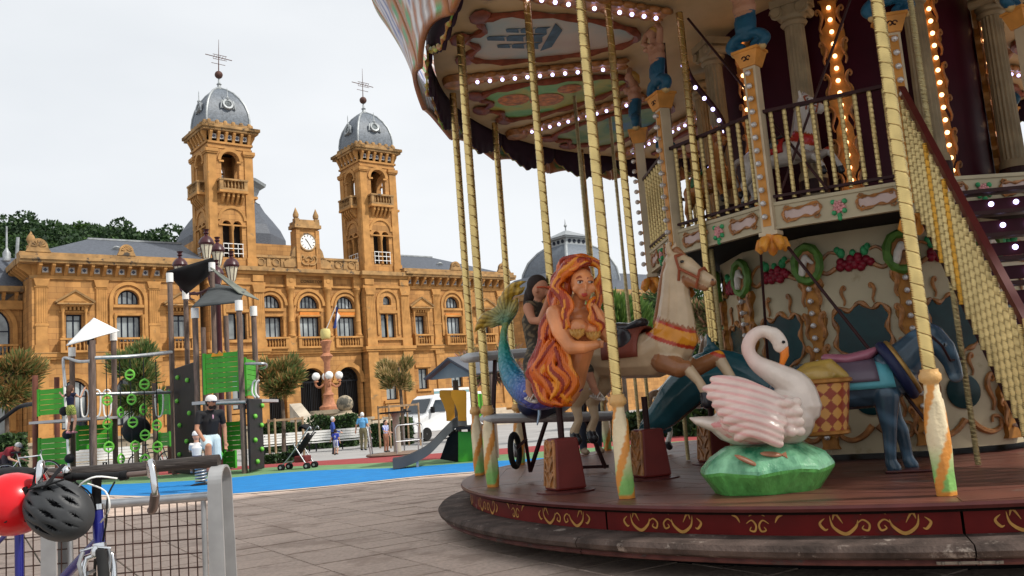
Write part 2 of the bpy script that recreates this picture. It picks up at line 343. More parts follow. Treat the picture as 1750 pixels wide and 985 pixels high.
TH = thing('town_hall', 'ornate golden sandstone town hall with two domed towers and a clock', 'town hall', (atY(379, 126, 70).x, 70, 0), RAD(39))
XC = 7.0
def archring(mb, xc, zs, r0, r1, y0, y1, n=14, feet=0):
    P = [(xc - r1, zs - feet)] * (feet > 0) + arc(xc, zs, r1, 180, 0, n) + [(xc + r1, zs - feet)] * (feet > 0); Q = [(xc - r0, zs - feet)] * (feet > 0) + arc(xc, zs, r0, 180, 0, n) + [(xc + r0, zs - feet)] * (feet > 0)
    for i in range(len(P) - 1): mb.prism([P[i], P[i + 1], Q[i + 1], Q[i]], y0, y1)
def win(xc, w, zb, zt, arched, y, M=None, mull=1, tr=None, rad=0, parent=None):
    f = MB(M); t = .1; h = w / 2
    f.box(xc - h, xc - h + t, y, y + .08, zb, zt); f.box(xc + h - t, xc + h, y, y + .08, zb, zt); f.box(xc - h + t, xc + h - t, y, y + .08, zb, zb + t)
    if arched: archring(f, xc, zt, h - t, h, y, y + .08, 12)
    else: f.box(xc - h + t, xc + h - t, y, y + .08, zt - t, zt)
    for i in range(mull):
        x = xc - h + w * (i + 1) / (mull + 1); top = zt - t if not arched else zt + math.sqrt(max(0, h * h - (x - xc) ** 2)) - t
        f.box(x - .055, x + .055, y + .01, y + .07, zb + t, top)
    if tr: f.box(xc - h + t, xc + h - t, y + .005, y + .075, tr - .04, tr + .04)
    o = f.build('window', M_frame, parent or TH)
    p = MB(M); P = [(xc - h, zb), (xc + h, zb)] + (arc(xc, zt, h, 0, 180, 12) if arched else [(xc + h, zt), (xc - h, zt)])
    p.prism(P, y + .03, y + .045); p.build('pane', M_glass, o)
    return o
def balus(name, x0, x1, y0, y1, z0, z1, M=None, mat_=None, sides=True, n=None, parent=None):
    b = MB(M); b.box(x0, x1, y0, y1, z0, z0 + .16); b.box(x0 - .05, x1 + .05, y0 - .05, y1, z1 - .14, z1)
    b.box(x0, x0 + .28, y0, y0 + .25, z0 + .16, z1 - .14); b.box(x1 - .28, x1, y0, y0 + .25, z0 + .16, z1 - .14)
    L = x1 - x0 - .56; n = n or max(3, int(L / .24)); h = z1 - z0 - .3
    for i in range(n):
        x = x0 + .28 + L * (i + .5) / n; b.lathe([(.045, 0), (.06, .06 * h), (.04, .15 * h), (.085, .38 * h), (.05, .62 * h), (.035, .8 * h), (.06, .92 * h), (.06, h)], 7, (x, y0 + .12, z0 + .16))
    return b.build(name, mat_ or M_tr, parent or TH, smooth=50)
def brackets(mb, mt, x0, x1, y, z0, z1, d, n, mw=None):
    for i in range(n):
        x = x0 + (x1 - x0) * (i + .5) / n
        mb.prism([(y, z1), (y - d, z1), (y - d, z1 - .18), (y - d * .45, z0 + .25), (y - .1, z0), (y, z0)], x - .11, x + .11, lambda a, b, t: (t, a, b))
        if mt and i < n - 1:
            xm = x + (x1 - x0) / n / 2; zc = (z0 + z1) / 2 + .02; mt.m = 1; mt.box(xm - .2, xm + .2, y - .04, y + .01, zc - .2, zc + .2); mt.m = 0
            mt.prism([(xm - .15, zc), (xm, zc - .15), (xm + .15, zc), (xm, zc + .15)], y - .055, y - .035)
# wings -------------------------------------------------
for sgn, nm in ((-1, 'left'), (1, 'right')):
    X = lambda d: XC + sgn * d
    e0, e1 = sorted((X(9.4), X(21.2))); ops = []
    for d, k in ((11.0, 'p'), (14.75, 'a'), (18.5, 'p')):
        if k == 'p': ops.append((X(d), 1.05, 8.15, 10.2, False)); ops.append((X(d), 1.05, 3.4, 5.3, False) if sgn > 0 else (X(d), 1.7, 2.0, 4.6, True))
        else: ops += [(X(d), 1.75, 8.15, 10.1, False), (X(d), 1.5, 10.95, 11.3, True)]; ops.append((X(d), 1.3, 3.4, 5.3, False) if sgn > 0 else (X(d), 1.9, 2.0, 4.6, True))
    w = MB(); wall(w, e0, e1, -.4, 13, 0, .6, ops); w.build('wing_wall', M_st, TH)
    s = MB()   # end wall and back
    xe = X(21.2); s.box(min(xe, xe - sgn * .6), max(xe, xe - sgn * .6), .6, 14, -.4, 13); s.box(e0, e1, 1.6, 1.8, -.4, 13)
    s.build('end_wall', M_st, TH)
    t = MB(); P = [X(9.45), X(21.35)]; a, b = min(P), max(P)
    t.box(a, b, -.22, .1, 6.95, 7.12); t.box(a, b, -.30, .1, 7.12, 7.38); t.box(a, b, -.16, .1, 1.1, 1.6); t.box(a, b, -.12, .1, 12.72, 12.98)
    for d in (12.9, 16.65, 20.6):
        x = X(d); t.box(x - .46, x + .46, -.17, .05, 7.38, 8.0); t.box(x - .38, x + .38, -.12, .05, 8.0, 12.1); t.box(x - .44, x + .44, -.15, .05, 9.35, 9.5); t.box(x - .46, x + .46, -.17, .05, 12.1, 12.2)
        t.prism([(x - .38, 12.2), (x + .38, 12.2), (x + .52, 12.72), (x - .52, 12.72)], -.22, .05)
        for q in range(5): t.box(x - .33 + q * .15, x - .27 + q * .15, -.15, -.12, 9.6, 12.05)
        t.box(x - .42, x + .42, -.15, .05, 1.6, 6.6); t.box(x - .5, x + .5, -.2, .05, 6.6, 6.95)
    for d in (11.0, 18.5):   # pedimented windows with little columns
        x = X(d)
        t.prism([(x - 1.12, 10.95), (x + 1.12, 10.95), (x + 1.12, 11.05), (x, 11.8), (x - 1.12, 11.05)], -.5, .02); t.prism([(x - .75, 11.05), (x + .75, 11.05), (x, 11.52)], -.54, -.5)
        t.box(x - .95, x + .95, -.36, .02, 10.72, 10.95); t.box(x - 1.0, x + 1.0, -.12, .02, 10.3, 10.45)
        for q in (-1, 1):
            t.lathe([(.14, 0), (.14, .12), (.1, .16), (.085, 1.0), (.09, 1.8), (.08, 1.85), (.15, 2.1), (.15, 2.3)], 10, (x + q * .76, -.22, 8.42)); t.box(x + q * .76 - .2, x + q * .76 + .2, -.44, .02, 7.38, 8.42); t.box(x + q * .76 - .17, x + q * .76 + .17, -.4, .02, 10.7, 10.74)
        for q in range(5): t.box(x - .62 + q * .27, x - .48 + q * .27, -.3, -.02, 10.48, 10.7)
    x = X(14.75)
    archring(t, x, 11.3, .78, .95, -.1, .02, 18, .35); archring(t, x, 11.3, 1.12, 1.36, -.16, .02, 20, 3.0)
    t.box(x - 1.1, x + 1.1, -.14, .02, 10.72, 10.93); t.box(x - 1.0, x + 1.0, -.1, .02, 10.12, 10.3)
    for q in (-1, 1): t.lathe([(.13, 0), (.13, .1), (.1, .14), (.085, 1.0), (.09, 1.45), (.15, 1.65), (.15, 1.75)], 10, (x + q * .98, -.18, 8.42)); t.box(x + q * .98 - .2, x + q * .98 + .2, -.42, .02, 7.38, 8.42)
    for d in (11.0, 14.75, 18.5):
        if sgn < 0: archring(t, X(d), 4.6, 1.0, 1.32, -.1, .02, 14, 2.8)
        else: t.box(X(d) - .85, X(d) + .85, -.12, .02, 5.4, 5.62); t.box(X(d) - .8, X(d) + .8, -.14, .02, 3.2, 3.4)
    t.build('carved_trim', M_tr, TH, smooth=30)
    pd = MB()  # darker sloped caps: shading for the pediments put into the stone colour
    for d in (11.0, 18.5):
        x = X(d)
        for s_ in (-1, 1): pd.hexa([(x, -.62, 11.78), (x + s_ * 1.28, -.62, 10.96), (x + s_ * 1.28, .0, 10.96), (x, .0, 11.78)], [(x, -.66, 11.93), (x + s_ * 1.34, -.66, 11.08), (x + s_ * 1.34, .0, 11.08), (x, .0, 11.93)])
        pd.box(x - 1.2, x + 1.2, -.6, .01, 10.86, 10.96)
    pd.box(min(P), max(P), -.34, .05, 7.385, 7.44); pd.build('pediment_cap', M_co, TH)
    c = MB(); tl = MB(); a, b = min(X(9.2), X(21.2)), max(X(9.2), X(21.2)); c.m = 0
    brackets(c, tl, a, b, 0, 13.0, 13.78, .85, 14); c.box(a, b, .0, .5, 13, 13.78)
    c.M = Matrix.Translation((X(21.2), 0, 0)) @ Matrix.Rotation(sgn * PI / 2, 4, 'Z'); brackets(c, None, -.2 if sgn > 0 else -8, 8 if sgn > 0 else .2, 0, 13, 13.78, .85, 9); c.M = None
    c.build('cornice_bracket_row', M_tr, TH, kind='stuff'); tl.build('frieze_tile_row', [M_blueT, M_whiteT], TH, kind='stuff')
    k = MB(); a, b = sorted((X(9.2), X(22.1))); k.box(a, b, -.95, .5, 13.78, 13.98); k.box(a, b, -1.08, .5, 13.98, 14.22); k.box(a, b, -.7, .4, 14.22, 14.55)
    a2, b2 = sorted((X(21.2), X(22.15))); k.box(a2, b2, .5, 14, 13.78, 14.22); k.box(*sorted((X(21.2), X(21.8))), .4, 14, 14.22, 14.55); k.build('cornice', M_co, TH)
    for d, r in ((15.0, .5), (20.9, .62)):
        f = MB(); x = X(d); f.prism([(x - r * 1.3, 14.55)] + arc(x, 14.9, r, 180, 0, 10) + [(x + r * 1.3, 14.55)], -.75, -.45)
        for q in range(7): an = PI * (q + .5) / 7; f.tube([(x + .1 * math.cos(an), -.77, 14.9 + .1 * math.sin(an)), (x + r * .75 * math.cos(an), -.77, 14.9 + r * .75 * math.sin(an))], [.03, .07], 6)
        if d > 20: f.lathe([(.3, 0), (.3, .5), (.16, .6), (.3, .95), (.24, 1.2), (.1, 1.4), (.0, 1.6)], 10, (X(21.3), -.3, 14.5))
        f.build('shell_acroterion', M_co, TH, smooth=40)
    rf = MB(); a, b = X(9.0), X(21.3); z0, z1 = 14.5, 16.9
    A = [(a, -.35, z0), (b, -.35, z0), (b, 13, z0), (a, 13, z0)]; B = [(a, 5.2, z1), (b - sgn * 5, 5.2, z1), (b - sgn * 5, 7.5, z1), (a, 7.5, z1)]
    rf.hexa(A, B); ro = rf.build('roof', M_slate, TH)
    r2 = MB(); r2.box(*sorted((a, b - sgn * 5)), 5.1, 5.4, z1 - .02, z1 + .12); r2.build('ridge_cap', M_lead, ro)
    dm = MB(Matrix.Translation((X(15), 2.0, 15.4)) @ Matrix.Rotation(RAD(-55), 4, 'X')); dm.lathe([(.2, .0), (.36, .02), (.4, .12), (.3, .2), (.22, .22), (.22, .1), (.0, .1)], 12); dm.build('roof_vent', M_lead, ro, smooth=40)
    for d, k in ((11.0, 'p'), (14.75, 'a'), (18.5, 'p')):
        if k == 'p': win(X(d), 1.05, 8.15, 10.2, False, .28, tr=9.75)
        else: win(X(d), 1.75, 8.15, 10.1, False, .28, mull=3); win(X(d), 1.5, 10.95, 11.3, True, .28, mull=3)
        if sgn < 0: win(X(d), 1.9 if k == 'a' else 1.7, 2.0, 4.6, True, .28, mull=3, tr=4.3)
        else: win(X(d), 1.3 if k == 'a' else 1.05, 3.4, 5.3, False, .3)
        balus('balustrade', X(d) - (1.2 if k == 'a' else .98), X(d) + (1.2 if k == 'a' else .98), -.62, -.3, 7.38, 8.42)
        if sgn > 0 and k == 'a': MB().hexa([(X(d) - .85, -.02, 10.1), (X(d) + .85, -.02, 10.1), (X(d) + .85, .1, 10.1), (X(d) - .85, .1, 10.1)], [(X(d) - .85, -.1, 10.42), (X(d) + .85, -.1, 10.42), (X(d) + .85, .1, 10.42), (X(d) - .85, .1, 10.42)]).build('awning', M_orange, TH)
# centre block -----------------------------------------
ops = []
for d in (-3.45, 0, 3.45): ops += [(XC + d, 2.2, 1.3, 4.6, True), (XC + d, 1.85, 8.15, 10.1, False), (XC + d, 1.75, 10.8, 11.05, True)]
w = MB(); wall(w, XC - 4.8, XC + 4.8, -.4, 13.9, .25, .95, ops); w.box(XC - 4.8, XC + 4.8, 2.2, 2.4, -.4, 14); w.build('centre_wall', M_st, TH)
t = MB(); t.box(XC - 4.8, XC + 4.8, .0, .4, 6.95, 7.12); t.box(XC - 4.8, XC + 4.8, -.1, .4, 7.12, 7.38); t.box(XC - 4.8, XC + 4.8, .1, .4, 12.62, 12.8); t.box(XC - 4.8, XC + 4.8, -.25, .4, 13.62, 13.8)
for d in (-3.45, 0, 3.45):
    x = XC + d; archring(t, x, 11.05, .9, 1.08, .14, .27, 16, .3); archring(t, x, 11.05, 1.22, 1.46, .08, .27, 18, 0); archring(t, x, 4.6, 1.12, 1.5, .12, .27, 16, 0)
    t.box(x - 1.15, x + 1.15, .1, .27, 10.55, 10.78); t.box(x - 1.0, x + 1.0, .14, .27, 10.12, 10.25); t.box(x - 1.65, x - 1.1, .05, .27, 4.35, 4.6); t.box(x + 1.1, x + 1.65, .05, .27, 4.35, 4.6)
    for q in (-1, 1): t.lathe([(.13, 0), (.13, .1), (.1, .14), (.085, 1.0), (.09, 1.35), (.15, 1.55), (.15, 1.75)], 10, (x + q * 1.06, .12, 8.4))
for d in (-1.72, 1.72, -4.6, 4.6):
    x = XC + d; t.box(x - .42, x + .42, -.1, .3, 7.38, 8.4); t.lathe([(.34, 0), (.34, .14), (.28, .2), (.26, 1.2), (.29, 1.25), (.26, 1.3), (.235, 3.55), (.25, 3.6), (.36, 4.0), (.4, 4.05), (.4, 4.22)], 14, (x, .12, 8.4)); t.box(x - .42, x + .42, -.2, .3, 12.62, 13.62)
    t.M = Matrix.Translation((x, -.2, 13.15)) @ Matrix.Rotation(PI / 2, 4, 'X'); t.lathe([(.2, 0), (.2, .03), (.13, .05)], 16); t.M = None
t.build('carved_trim', M_tr, TH, smooth=30)
k = MB(); k.box(XC - 4.8, XC + 4.8, -.6, .6, 13.8, 14.1); k.build('cornice', M_co, TH)
k = MB(); k.box(XC - 4.8, XC + 4.8, .05, .5, 14.1, 14.3); k.box(XC - 4.8, XC + 4.8, .1, .45, 14.3, 15.05); k.box(XC - 4.8, XC + 4.8, -.05, .55, 15.05, 15.25)
for d in (-4.2, -2.9, 2.9, 4.2, 1.75, -1.75):
    k.M = Matrix.Translation((XC + d, .1, 14.68)) @ Matrix.Rotation(PI / 2, 4, 'X'); k.lathe([(.34, 0), (.34, .08), (.26, .1), (.22, .04), (.0, .03)], 18); k.M = None
for d in (-4.75, -3.55, -2.3, 2.3, 3.55, 4.75): k.box(XC + d - .16, XC + d + .16, .02, .1, 14.3, 15.05)
k.build('attic_parapet', M_co, TH, smooth=40)
for d in (-3.45, 0, 3.45):
    x = XC + d; win(x, 1.85, 8.15, 10.1, False, .55, mull=3); win(x, 1.75, 10.8, 11.05, True, .55, mull=4); balus('balustrade', x - 1.28, x + 1.28, -.28, .1, 7.38, 8.35)
    if d >= 0: MB().hexa([(x - .9, .2, 10.1), (x + .9, .2, 10.1), (x + .9, .3, 10.1), (x - .9, .3, 10.1)], [(x - .9, .12, 10.5), (x + .9, .12, 10.5), (x + .9, .3, 10.5), (x - .9, .3, 10.5)]).build('awning', M_orange, TH)
    gt = MB(); gt.box(x - 1.1, x + 1.1, .7, .78, 1.35, 1.5); gt.box(x - 1.1, x + 1.1, .7, .78, 4.5, 4.62); gt.box(x - .04, x + .04, .68, .8, 1.5, 4.5)
    for q in range(-6, 7):
        if q: gt.box(x + q * .165 - .02, x + q * .165 + .02, .72, .76, 1.5, 4.5)
    archring(gt, x, 4.6, 1.02, 1.1, .7, .78, 14)
    for r in (.35, .7): archring(gt, x, 4.6, r - .02, r + .02, .72, .76, 12)
    for q in range(5): an = PI * (q + .5) / 5; gt.bar((x + .2 * math.cos(an), .74, 4.6 + .2 * math.sin(an)), (x + 1.05 * math.cos(an), .74, 4.6 + 1.05 * math.sin(an)), .03)
    gt.build('iron_gate', M_iron, TH)
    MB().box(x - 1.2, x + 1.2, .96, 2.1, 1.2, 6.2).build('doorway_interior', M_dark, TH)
# clock pavilion
k = MB(); a, b = XC - .98, XC + .98
k.box(a, b, -.1, .9, 14.1, 18.0); k.box(a - .1, a + .25, -.2, .95, 14.1, 17.6); k.box(b - .25, b + .1, -.2, .95, 14.1, 17.6); cw = k.build('clock_pavilion', M_st, TH)
k = MB(); k.box(a - .25, b + .25, -.35, 1.0, 17.75, 18.05); k.box(a - .15, b + .15, -.25, .95, 18.05, 18.35); k.box(a + .3, b - .3, -.2, .9, 18.35, 18.5)
for q in (a + .05, b - .05): k.box(q - .2, q + .2, -.2, .3, 18.35, 18.6); k.lathe([(.1, 0), (.24, .12), (.26, .35), (.16, .6), (.1, .75), (.0, 1.0)], 10, (q, .05, 18.6))
for q, s_ in ((a - .1, -1), (b + .1, 1)):   # side volutes
    k.prism([(q, 14.3), (q + s_ * 1.1, 14.3), (q + s_ * 1.15, 14.75), (q + s_ * .8, 14.9), (q + s_ * .45, 15.2), (q + s_ * .3, 15.8), (q, 16.2)], -.05, .4)
k.tube([(XC + .75 * math.cos(t * PI / 10), -.12, 16.55 + .75 * math.sin(t * PI / 10)) for t in range(20)], .09, 6, closed=True)
for s_ in (-1, 1): k.tube([(XC + s_ * x_, -.16, z_) for x_, z_ in spline([(.05, 14.55), (.5, 14.6), (.75, 15.0), (.6, 15.35), (.42, 15.2), (.5, 15.05)], 4)], .07, 6); k.tube([(XC + s_ * x_, -.16, z_) for x_, z_ in spline([(0, 15.3), (.25, 15.15), (.3, 14.95), (.1, 14.9)], 4)], .06, 6)
k.build('carved_scrollwork', M_co, cw, smooth=40)
ck = MB(Matrix.Translation((XC, -.1, 16.55)) @ Matrix.Rotation(PI / 2, 4, 'X')); ck.lathe([(.68, 0), (.68, .05), (0, .05)], 28); cko = ck.build('clock_face', mat('clock_white', (.82, .80, .76), .4, var=0), TH)
hd = MB()
for q in range(12): an = RAD(q * 30); hd.bar((XC + .5 * math.sin(an), -.16, 16.55 + .5 * math.cos(an)), (XC + .62 * math.sin(an), -.16, 16.55 + .62 * math.cos(an)), .05)
for an, L_, w_ in ((RAD(-38), .36, .07), (RAD(150), .55, .05)): hd.bar((XC, -.175, 16.55), (XC + L_ * math.sin(an), -.175, 16.55 + L_ * math.cos(an)), w_, .02)
hd.build('clock_hands', M_frame, cko)
# inscription CASA CONSISTORIAL on the frieze
for word, xo in (('CASA', -1.75), ('CONSISTORIAL', .62)):
    tx = bpy.data.curves.new('inscription', 'FONT'); tx.body = word; tx.size = .34; tx.align_x = 'CENTER'; tx.extrude = .015; tx.space_character = 1.12
    txo = bpy.data.objects.new('inscription', tx); COL.objects.link(txo); dg = bpy.context.evaluated_depsgraph_get(); txm = bpy.data.meshes.new_from_object(txo.evaluated_get(dg)); bpy.data.objects.remove(txo)
    txm.materials.clear(); txm.materials.append(mat('dark_letters', (.07, .035, .015), .7, var=0)); link('inscription', txm, TH, loc=(XC + xo, .23, 13.05), rot=(PI / 2, 0, 0))
# towers ----------------------------------------------
def tower(xc):
    yc = 1.75; base = MB(); h = 2.32
    wall(base, xc - h, xc + h, -.4, 13.9, -.5, .2, [(xc, 1.5, 8.15, 10.3, False), (xc, .85, 11.1, 11.5, True), (xc, 1.2, 2.6, 5.0, True)])
    base.box(xc - h, xc - h + .6, .2, 4.6, -.4, 13.9); base.box(xc + h - .6, xc + h, .2, 4.6, -.4, 13.9); base.box(xc - h, xc + h, 4.0, 4.6, -.4, 13.9); base.box(xc - h, xc + h, .9, 1.1, -.4, 13.9)
    tb = base.build('tower_base', M_st, TH)
    t = MB(); t.box(xc - h - .2, xc + h + .2, -.8, 0, 6.95, 7.12); t.box(xc - h - .28, xc + h + .28, -.88, 0, 7.12, 7.38); t.box(xc - h - .1, xc + h + .1, -.62, 0, 12.62, 12.85); t.box(xc - h - .2, xc + h + .2, -.7, 0, 13.5, 13.75)
    for q in (-1, 1):
        x = xc + q * 1.8; t.box(x - .5, x + .5, -.7, -.4, 7.38, 8.1); t.box(x - .42, x + .42, -.64, -.4, 8.1, 12.0); t.prism([(x - .42, 12.0), (x + .42, 12.0), (x + .56, 12.62), (x - .56, 12.62)], -.76, -.4); t.box(x - .5, x + .5, -.7, -.4, 1.0, 6.95)
        for g_ in range(5): t.box(x - .35 + g_ * .16, x - .29 + g_ * .16, -.66, -.64, 9.4, 11.9)
        t.box(x - .46, x + .46, -.68, -.5, 12.9, 13.45)
    archring(t, xc, 11.4, .95, 1.15, -.62, -.48, 16, 3.0); t.lathe([(.1, 0), (.1, .1), (.07, .15), (.07, 1.6), (.12, 1.8), (.12, 2.1)], 8, (xc, -.3, 8.15))
    t.box(xc - 1.0, xc + 1.0, -.62, -.48, 10.35, 10.6); t.box(xc - 1.3, xc + 1.3, -.7, -.48, 7.9, 8.12); t.box(xc - .9, xc + .9, -.7, -.48, 2.3, 2.55); t.box(xc - .8, xc + .8, -.62, -.48, 1.4, 2.2)
    t.build('carved_trim', M_tr, tb, smooth=30)
    MB().box(xc - h - .3, xc + h + .3, -.95, 4.9, 13.75, 14.1).build('cornice', M_co, tb)
    win(xc - .4, .66, 8.15, 10.3, False, -.15, mull=0); win(xc + .4, .66, 8.15, 10.3, False, -.15, mull=0); win(xc, .85, 11.1, 11.5, True, -.15, mull=0); win(xc, 1.2, 2.6, 5.0, True, -.15)
    hs = 1.84
    sh = MB(); tr = MB(); cn = MB(); br = MB(); tl = MB()
    for q in range(4):
        M = Matrix.Translation((xc, yc, 0)) @ Matrix.Rotation(q * PI / 2, 4, 'Z'); sh.M = tr.M = cn.M = br.M = tl.M = M
        d = hs - (.002 if q % 2 else 0)
        xa = hs - (.5 if q % 2 else 0)
        wall(sh, -xa, xa, 14.1, 18.6, -hs, -hs + .5, [(-.45, .72, 14.9, 17.6, True), (.45, .72, 14.9, 17.6, True)]); wall(sh, -xa, xa, 18.6, 24.55, -hs, -hs + .5, [(0, 1.5, 21.5, 23.0, True)])
        for s_ in (-1, 1):
            x = s_ * (hs - .3); tr.box(x - .34, x + .34, -hs - .1, -hs + .02, 14.1, 23.5); tr.box(x - .45, x + .45, -hs - .2, -hs + .02, 23.5, 23.62); tr.box(x - .5, x + .5, -hs - .26, -hs + .02, 23.62, 23.9); tr.box(x - .42, x + .42, -hs - .16, -hs + .02, 14.1, 14.9)
            tr.box(s_ * .75 - .2, s_ * .75 + .2, -hs - .1, -hs + .03, 22.85, 23.0)
        archring(tr, 0, 23.0, .78, 1.05, -hs - .12, -hs + .02, 16); archring(tr, 0, 18.0, .98, 1.2, -hs - .1, -hs + .02, 14)
        tr.lathe([(.13, 0), (.13, .1), (.09, .15), (.08, 2.1), (.16, 2.4), (.16, 2.6)], 10, (0, -hs - .02, 14.95)); tr.box(-1.15, 1.15, -hs - .14, -hs + .02, 17.5, 17.62)
        tr.box(-hs - .06, hs + .06, -hs - .06, -hs + .02, 24.0, 24.12); tr.box(-hs - .12, hs + .12, -hs - .12, -hs + .02, 24.38, 24.55)
        for i in range(5): x = -.8 + .4 * i; br.prism([(-hs, 20.15), (-hs - .6, 20.15), (-hs - .55, 19.85), (-hs - .2, 19.45), (-hs, 19.3)], x - .09, x + .09, lambda a, b, t_: (t_, a, b))
        br.box(-1.2, 1.2, -hs - .72, -hs, 20.15, 20.35)
        brackets(br, tl, -hs - .1, hs + .1, -hs, 24.55, 25.4, .42, 6)
        cn.box(-hs - .5, hs + .5, -hs - .5, -hs + .5, 25.4 + q * .004, 25.6 + q * .004); cn.box(-hs - .62, hs + .62, -hs - .62, -hs + .4, 25.6 + q * .004, 25.85 + q * .004)
        for i in range(6): x = -1.7 + .68 * i; cn.lathe([(.17, 0), (.2, .25), (.17, .42), (.06, .5)], 8, (x, -hs - .12, 25.86))
        cn.box(-1.9, 1.9, -hs - .2, -hs + .1, 25.86 + q * .003, 26.15 + q * .003)
    sw = sh.build('tower_shaft', M_st, TH); tr.build('shaft_trim', M_tr, sw, smooth=30); br.build('corbel_row', M_tr, sw, kind='stuff'); tl.build('frieze_tile_row', [M_blueT, M_whiteT], sw, kind='stuff'); cn.build('cornice', M_co, sw, smooth=30)
    MB().box(xc - hs + .1, xc + hs - .1, yc - hs + .5, yc + hs - .5, 20.9, 21.2).build('belfry_floor', M_dark, sw); MB().box(xc - hs + .1, xc + hs - .1, yc - hs + .5, yc + hs - .5, 24.3, 24.5).build('belfry_ceiling', M_dark, sw); MB().box(xc - hs + .55, xc + hs - .55, yc - hs + .55, yc + hs - .55, 14.2, 20.5).build('dark_shaft_fill', M_dark, sw)  # last box: near-black block filling the shaft behind the window openings
    for q in range(2):
        M = Matrix.Translation((xc, yc, 0)) @ Matrix.Rotation(-q * PI / 2, 4, 'Z')
        balus('balcony', -1.15, 1.15, -hs - .7, -hs, 20.35, 21.3, M, M_co, n=6, parent=TH)
        r = MB(M)
        for z in (15.2, 15.6, 16.0): r.box(-.85, .85, -hs - .1, -hs - .06, z, z + .06)
        for x in (-.8, -.4, .4, .8): r.box(x - .02, x + .02, -hs - .1, -hs - .06, 14.95, 16.06)
        r.build('window_guard', M_white, TH)
    # square-plan dome
    dm = MB(); pr = [(1.8, 26.15), (1.82, 26.7), (1.74, 27.4), (1.55, 28.1), (1.24, 28.75), (.85, 29.3), (.45, 29.65), (.12, 29.85)]
    for r, z in pr: dm.v += [(xc + a * r, yc + b * r, z) for a, b in ((-1, -1), (1, -1), (1, 1), (-1, 1))]
    for i in range(len(pr) - 1):
        for j in range(4): dm.f.append((i * 4 + j, i * 4 + (j + 1) % 4, i * 4 + 4 + (j + 1) % 4, i * 4 + 4 + j)); dm.mi.append(0)
    do = dm.build('dome', M_slate_d, TH, smooth=45)
    ld = MB()
    for a, b in ((-1, -1), (1, -1), (1, 1), (-1, 1)): ld.tube([(xc + a * r, yc + b * r, z) for r, z in pr], .1, 6)
    ld.lathe([(.34, 0), (.2, .15), (.14, .4), (.22, .5), (.1, .62), (.07, 1.0)], 10, (xc, yc, 29.75)); ld.build('dome_ridge', M_lead, do, smooth=40)
    for q in range(2):
        M = Matrix.Translation((xc, yc, 0)) @ Matrix.Rotation(-q * PI / 2, 4, 'Z'); oc = MB(M @ Matrix.Translation((0, -1.55, 27.85)) @ Matrix.Rotation(RAD(78), 4, 'X'))
        oc.lathe([(.3, 0), (.3, .35), (.46, .38), (.5, .25), (.44, .0)], 14); oc.M = M
        oc.lathe([(.12, 0), (.16, .15), (.05, .3), (.03, .9), (.0, 1.1)], 8, (0, -1.76, 28.3))
        for s_ in (-1, 1): oc.tube([(s_ * .42, -1.8, 27.6), (s_ * .6, -1.8, 27.5), (s_ * .55, -1.82, 27.85), (s_ * .45, -1.76, 28.2)], .08, 6)
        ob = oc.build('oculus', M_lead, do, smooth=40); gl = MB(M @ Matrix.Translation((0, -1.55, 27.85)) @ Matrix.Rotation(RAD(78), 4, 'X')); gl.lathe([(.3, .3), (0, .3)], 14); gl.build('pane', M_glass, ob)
    v = MB(); v.ball((xc, yc, 31.1), .34, 14, 9); v.tube([(xc, yc, 31.3), (xc + .1, yc, 34.3)], [.05, .015], 6); v.bar((xc - 1.1, yc, 32.75), (xc + 1.25, yc + .1, 32.65), .05); v.bar((xc - .6, yc, 32.1), (xc + .6, yc, 32.05), .035)
    for i in range(5): v.bar((xc - .45 + i * .25, yc, 32.55), (xc - .3 + i * .25, yc, 32.85), .03)
    v.bar((xc - .45, yc, 32.9), (xc + .75, yc, 32.87), .035); v.bar((xc - .45, yc, 32.5), (xc + .75, yc, 32.48), .035)
    v.build('weathervane', mat('rusty_iron', (.10, .05, .04), .7, metal=.3, var=.3, scale=6), TH, smooth=40)
M_slate_d = mat('dome_slate', (.13, .15, .175), .5, var=.3, scale=6, co='obj', bump=.5, bscale=10)
tower(XC - 6.6); tower(XC + 7.3)
# rear dome, between the towers
c = TH.matrix_basis.inverted() @ atY(396, 414, 92)
d = MB(); d.lathe([(5.6, -1.5), (5.6, 0), (5.1, 1.1), (4.3, 2.2), (3.5, 3.2), (3.0, 4.1)], 8, c, RAD(22.5), RAD(382.5)); do = d.build('rear_dome', M_slate, TH)
d = MB(); d.lathe([(6.2, -1.9), (6.2, -1.45), (5.9, -1.4)], 8, c, RAD(22.5), RAD(382.5)); d.lathe([(3.1, 4.05), (2.7, 4.3), (2.6, 4.6), (2.9, 5.2), (3.1, 5.7), (3.7, 6.0), (3.8, 6.3), (2.0, 7.0), (0, 7.3)], 8, c, RAD(22.5), RAD(382.5)); d.build('dome_lantern', M_lead, do)
MB().box(c.x - 6, c.x + 6, c.y - 6, c.y + 6, 0, c.z - 1.3).build('rear_hall', M_st, TH)
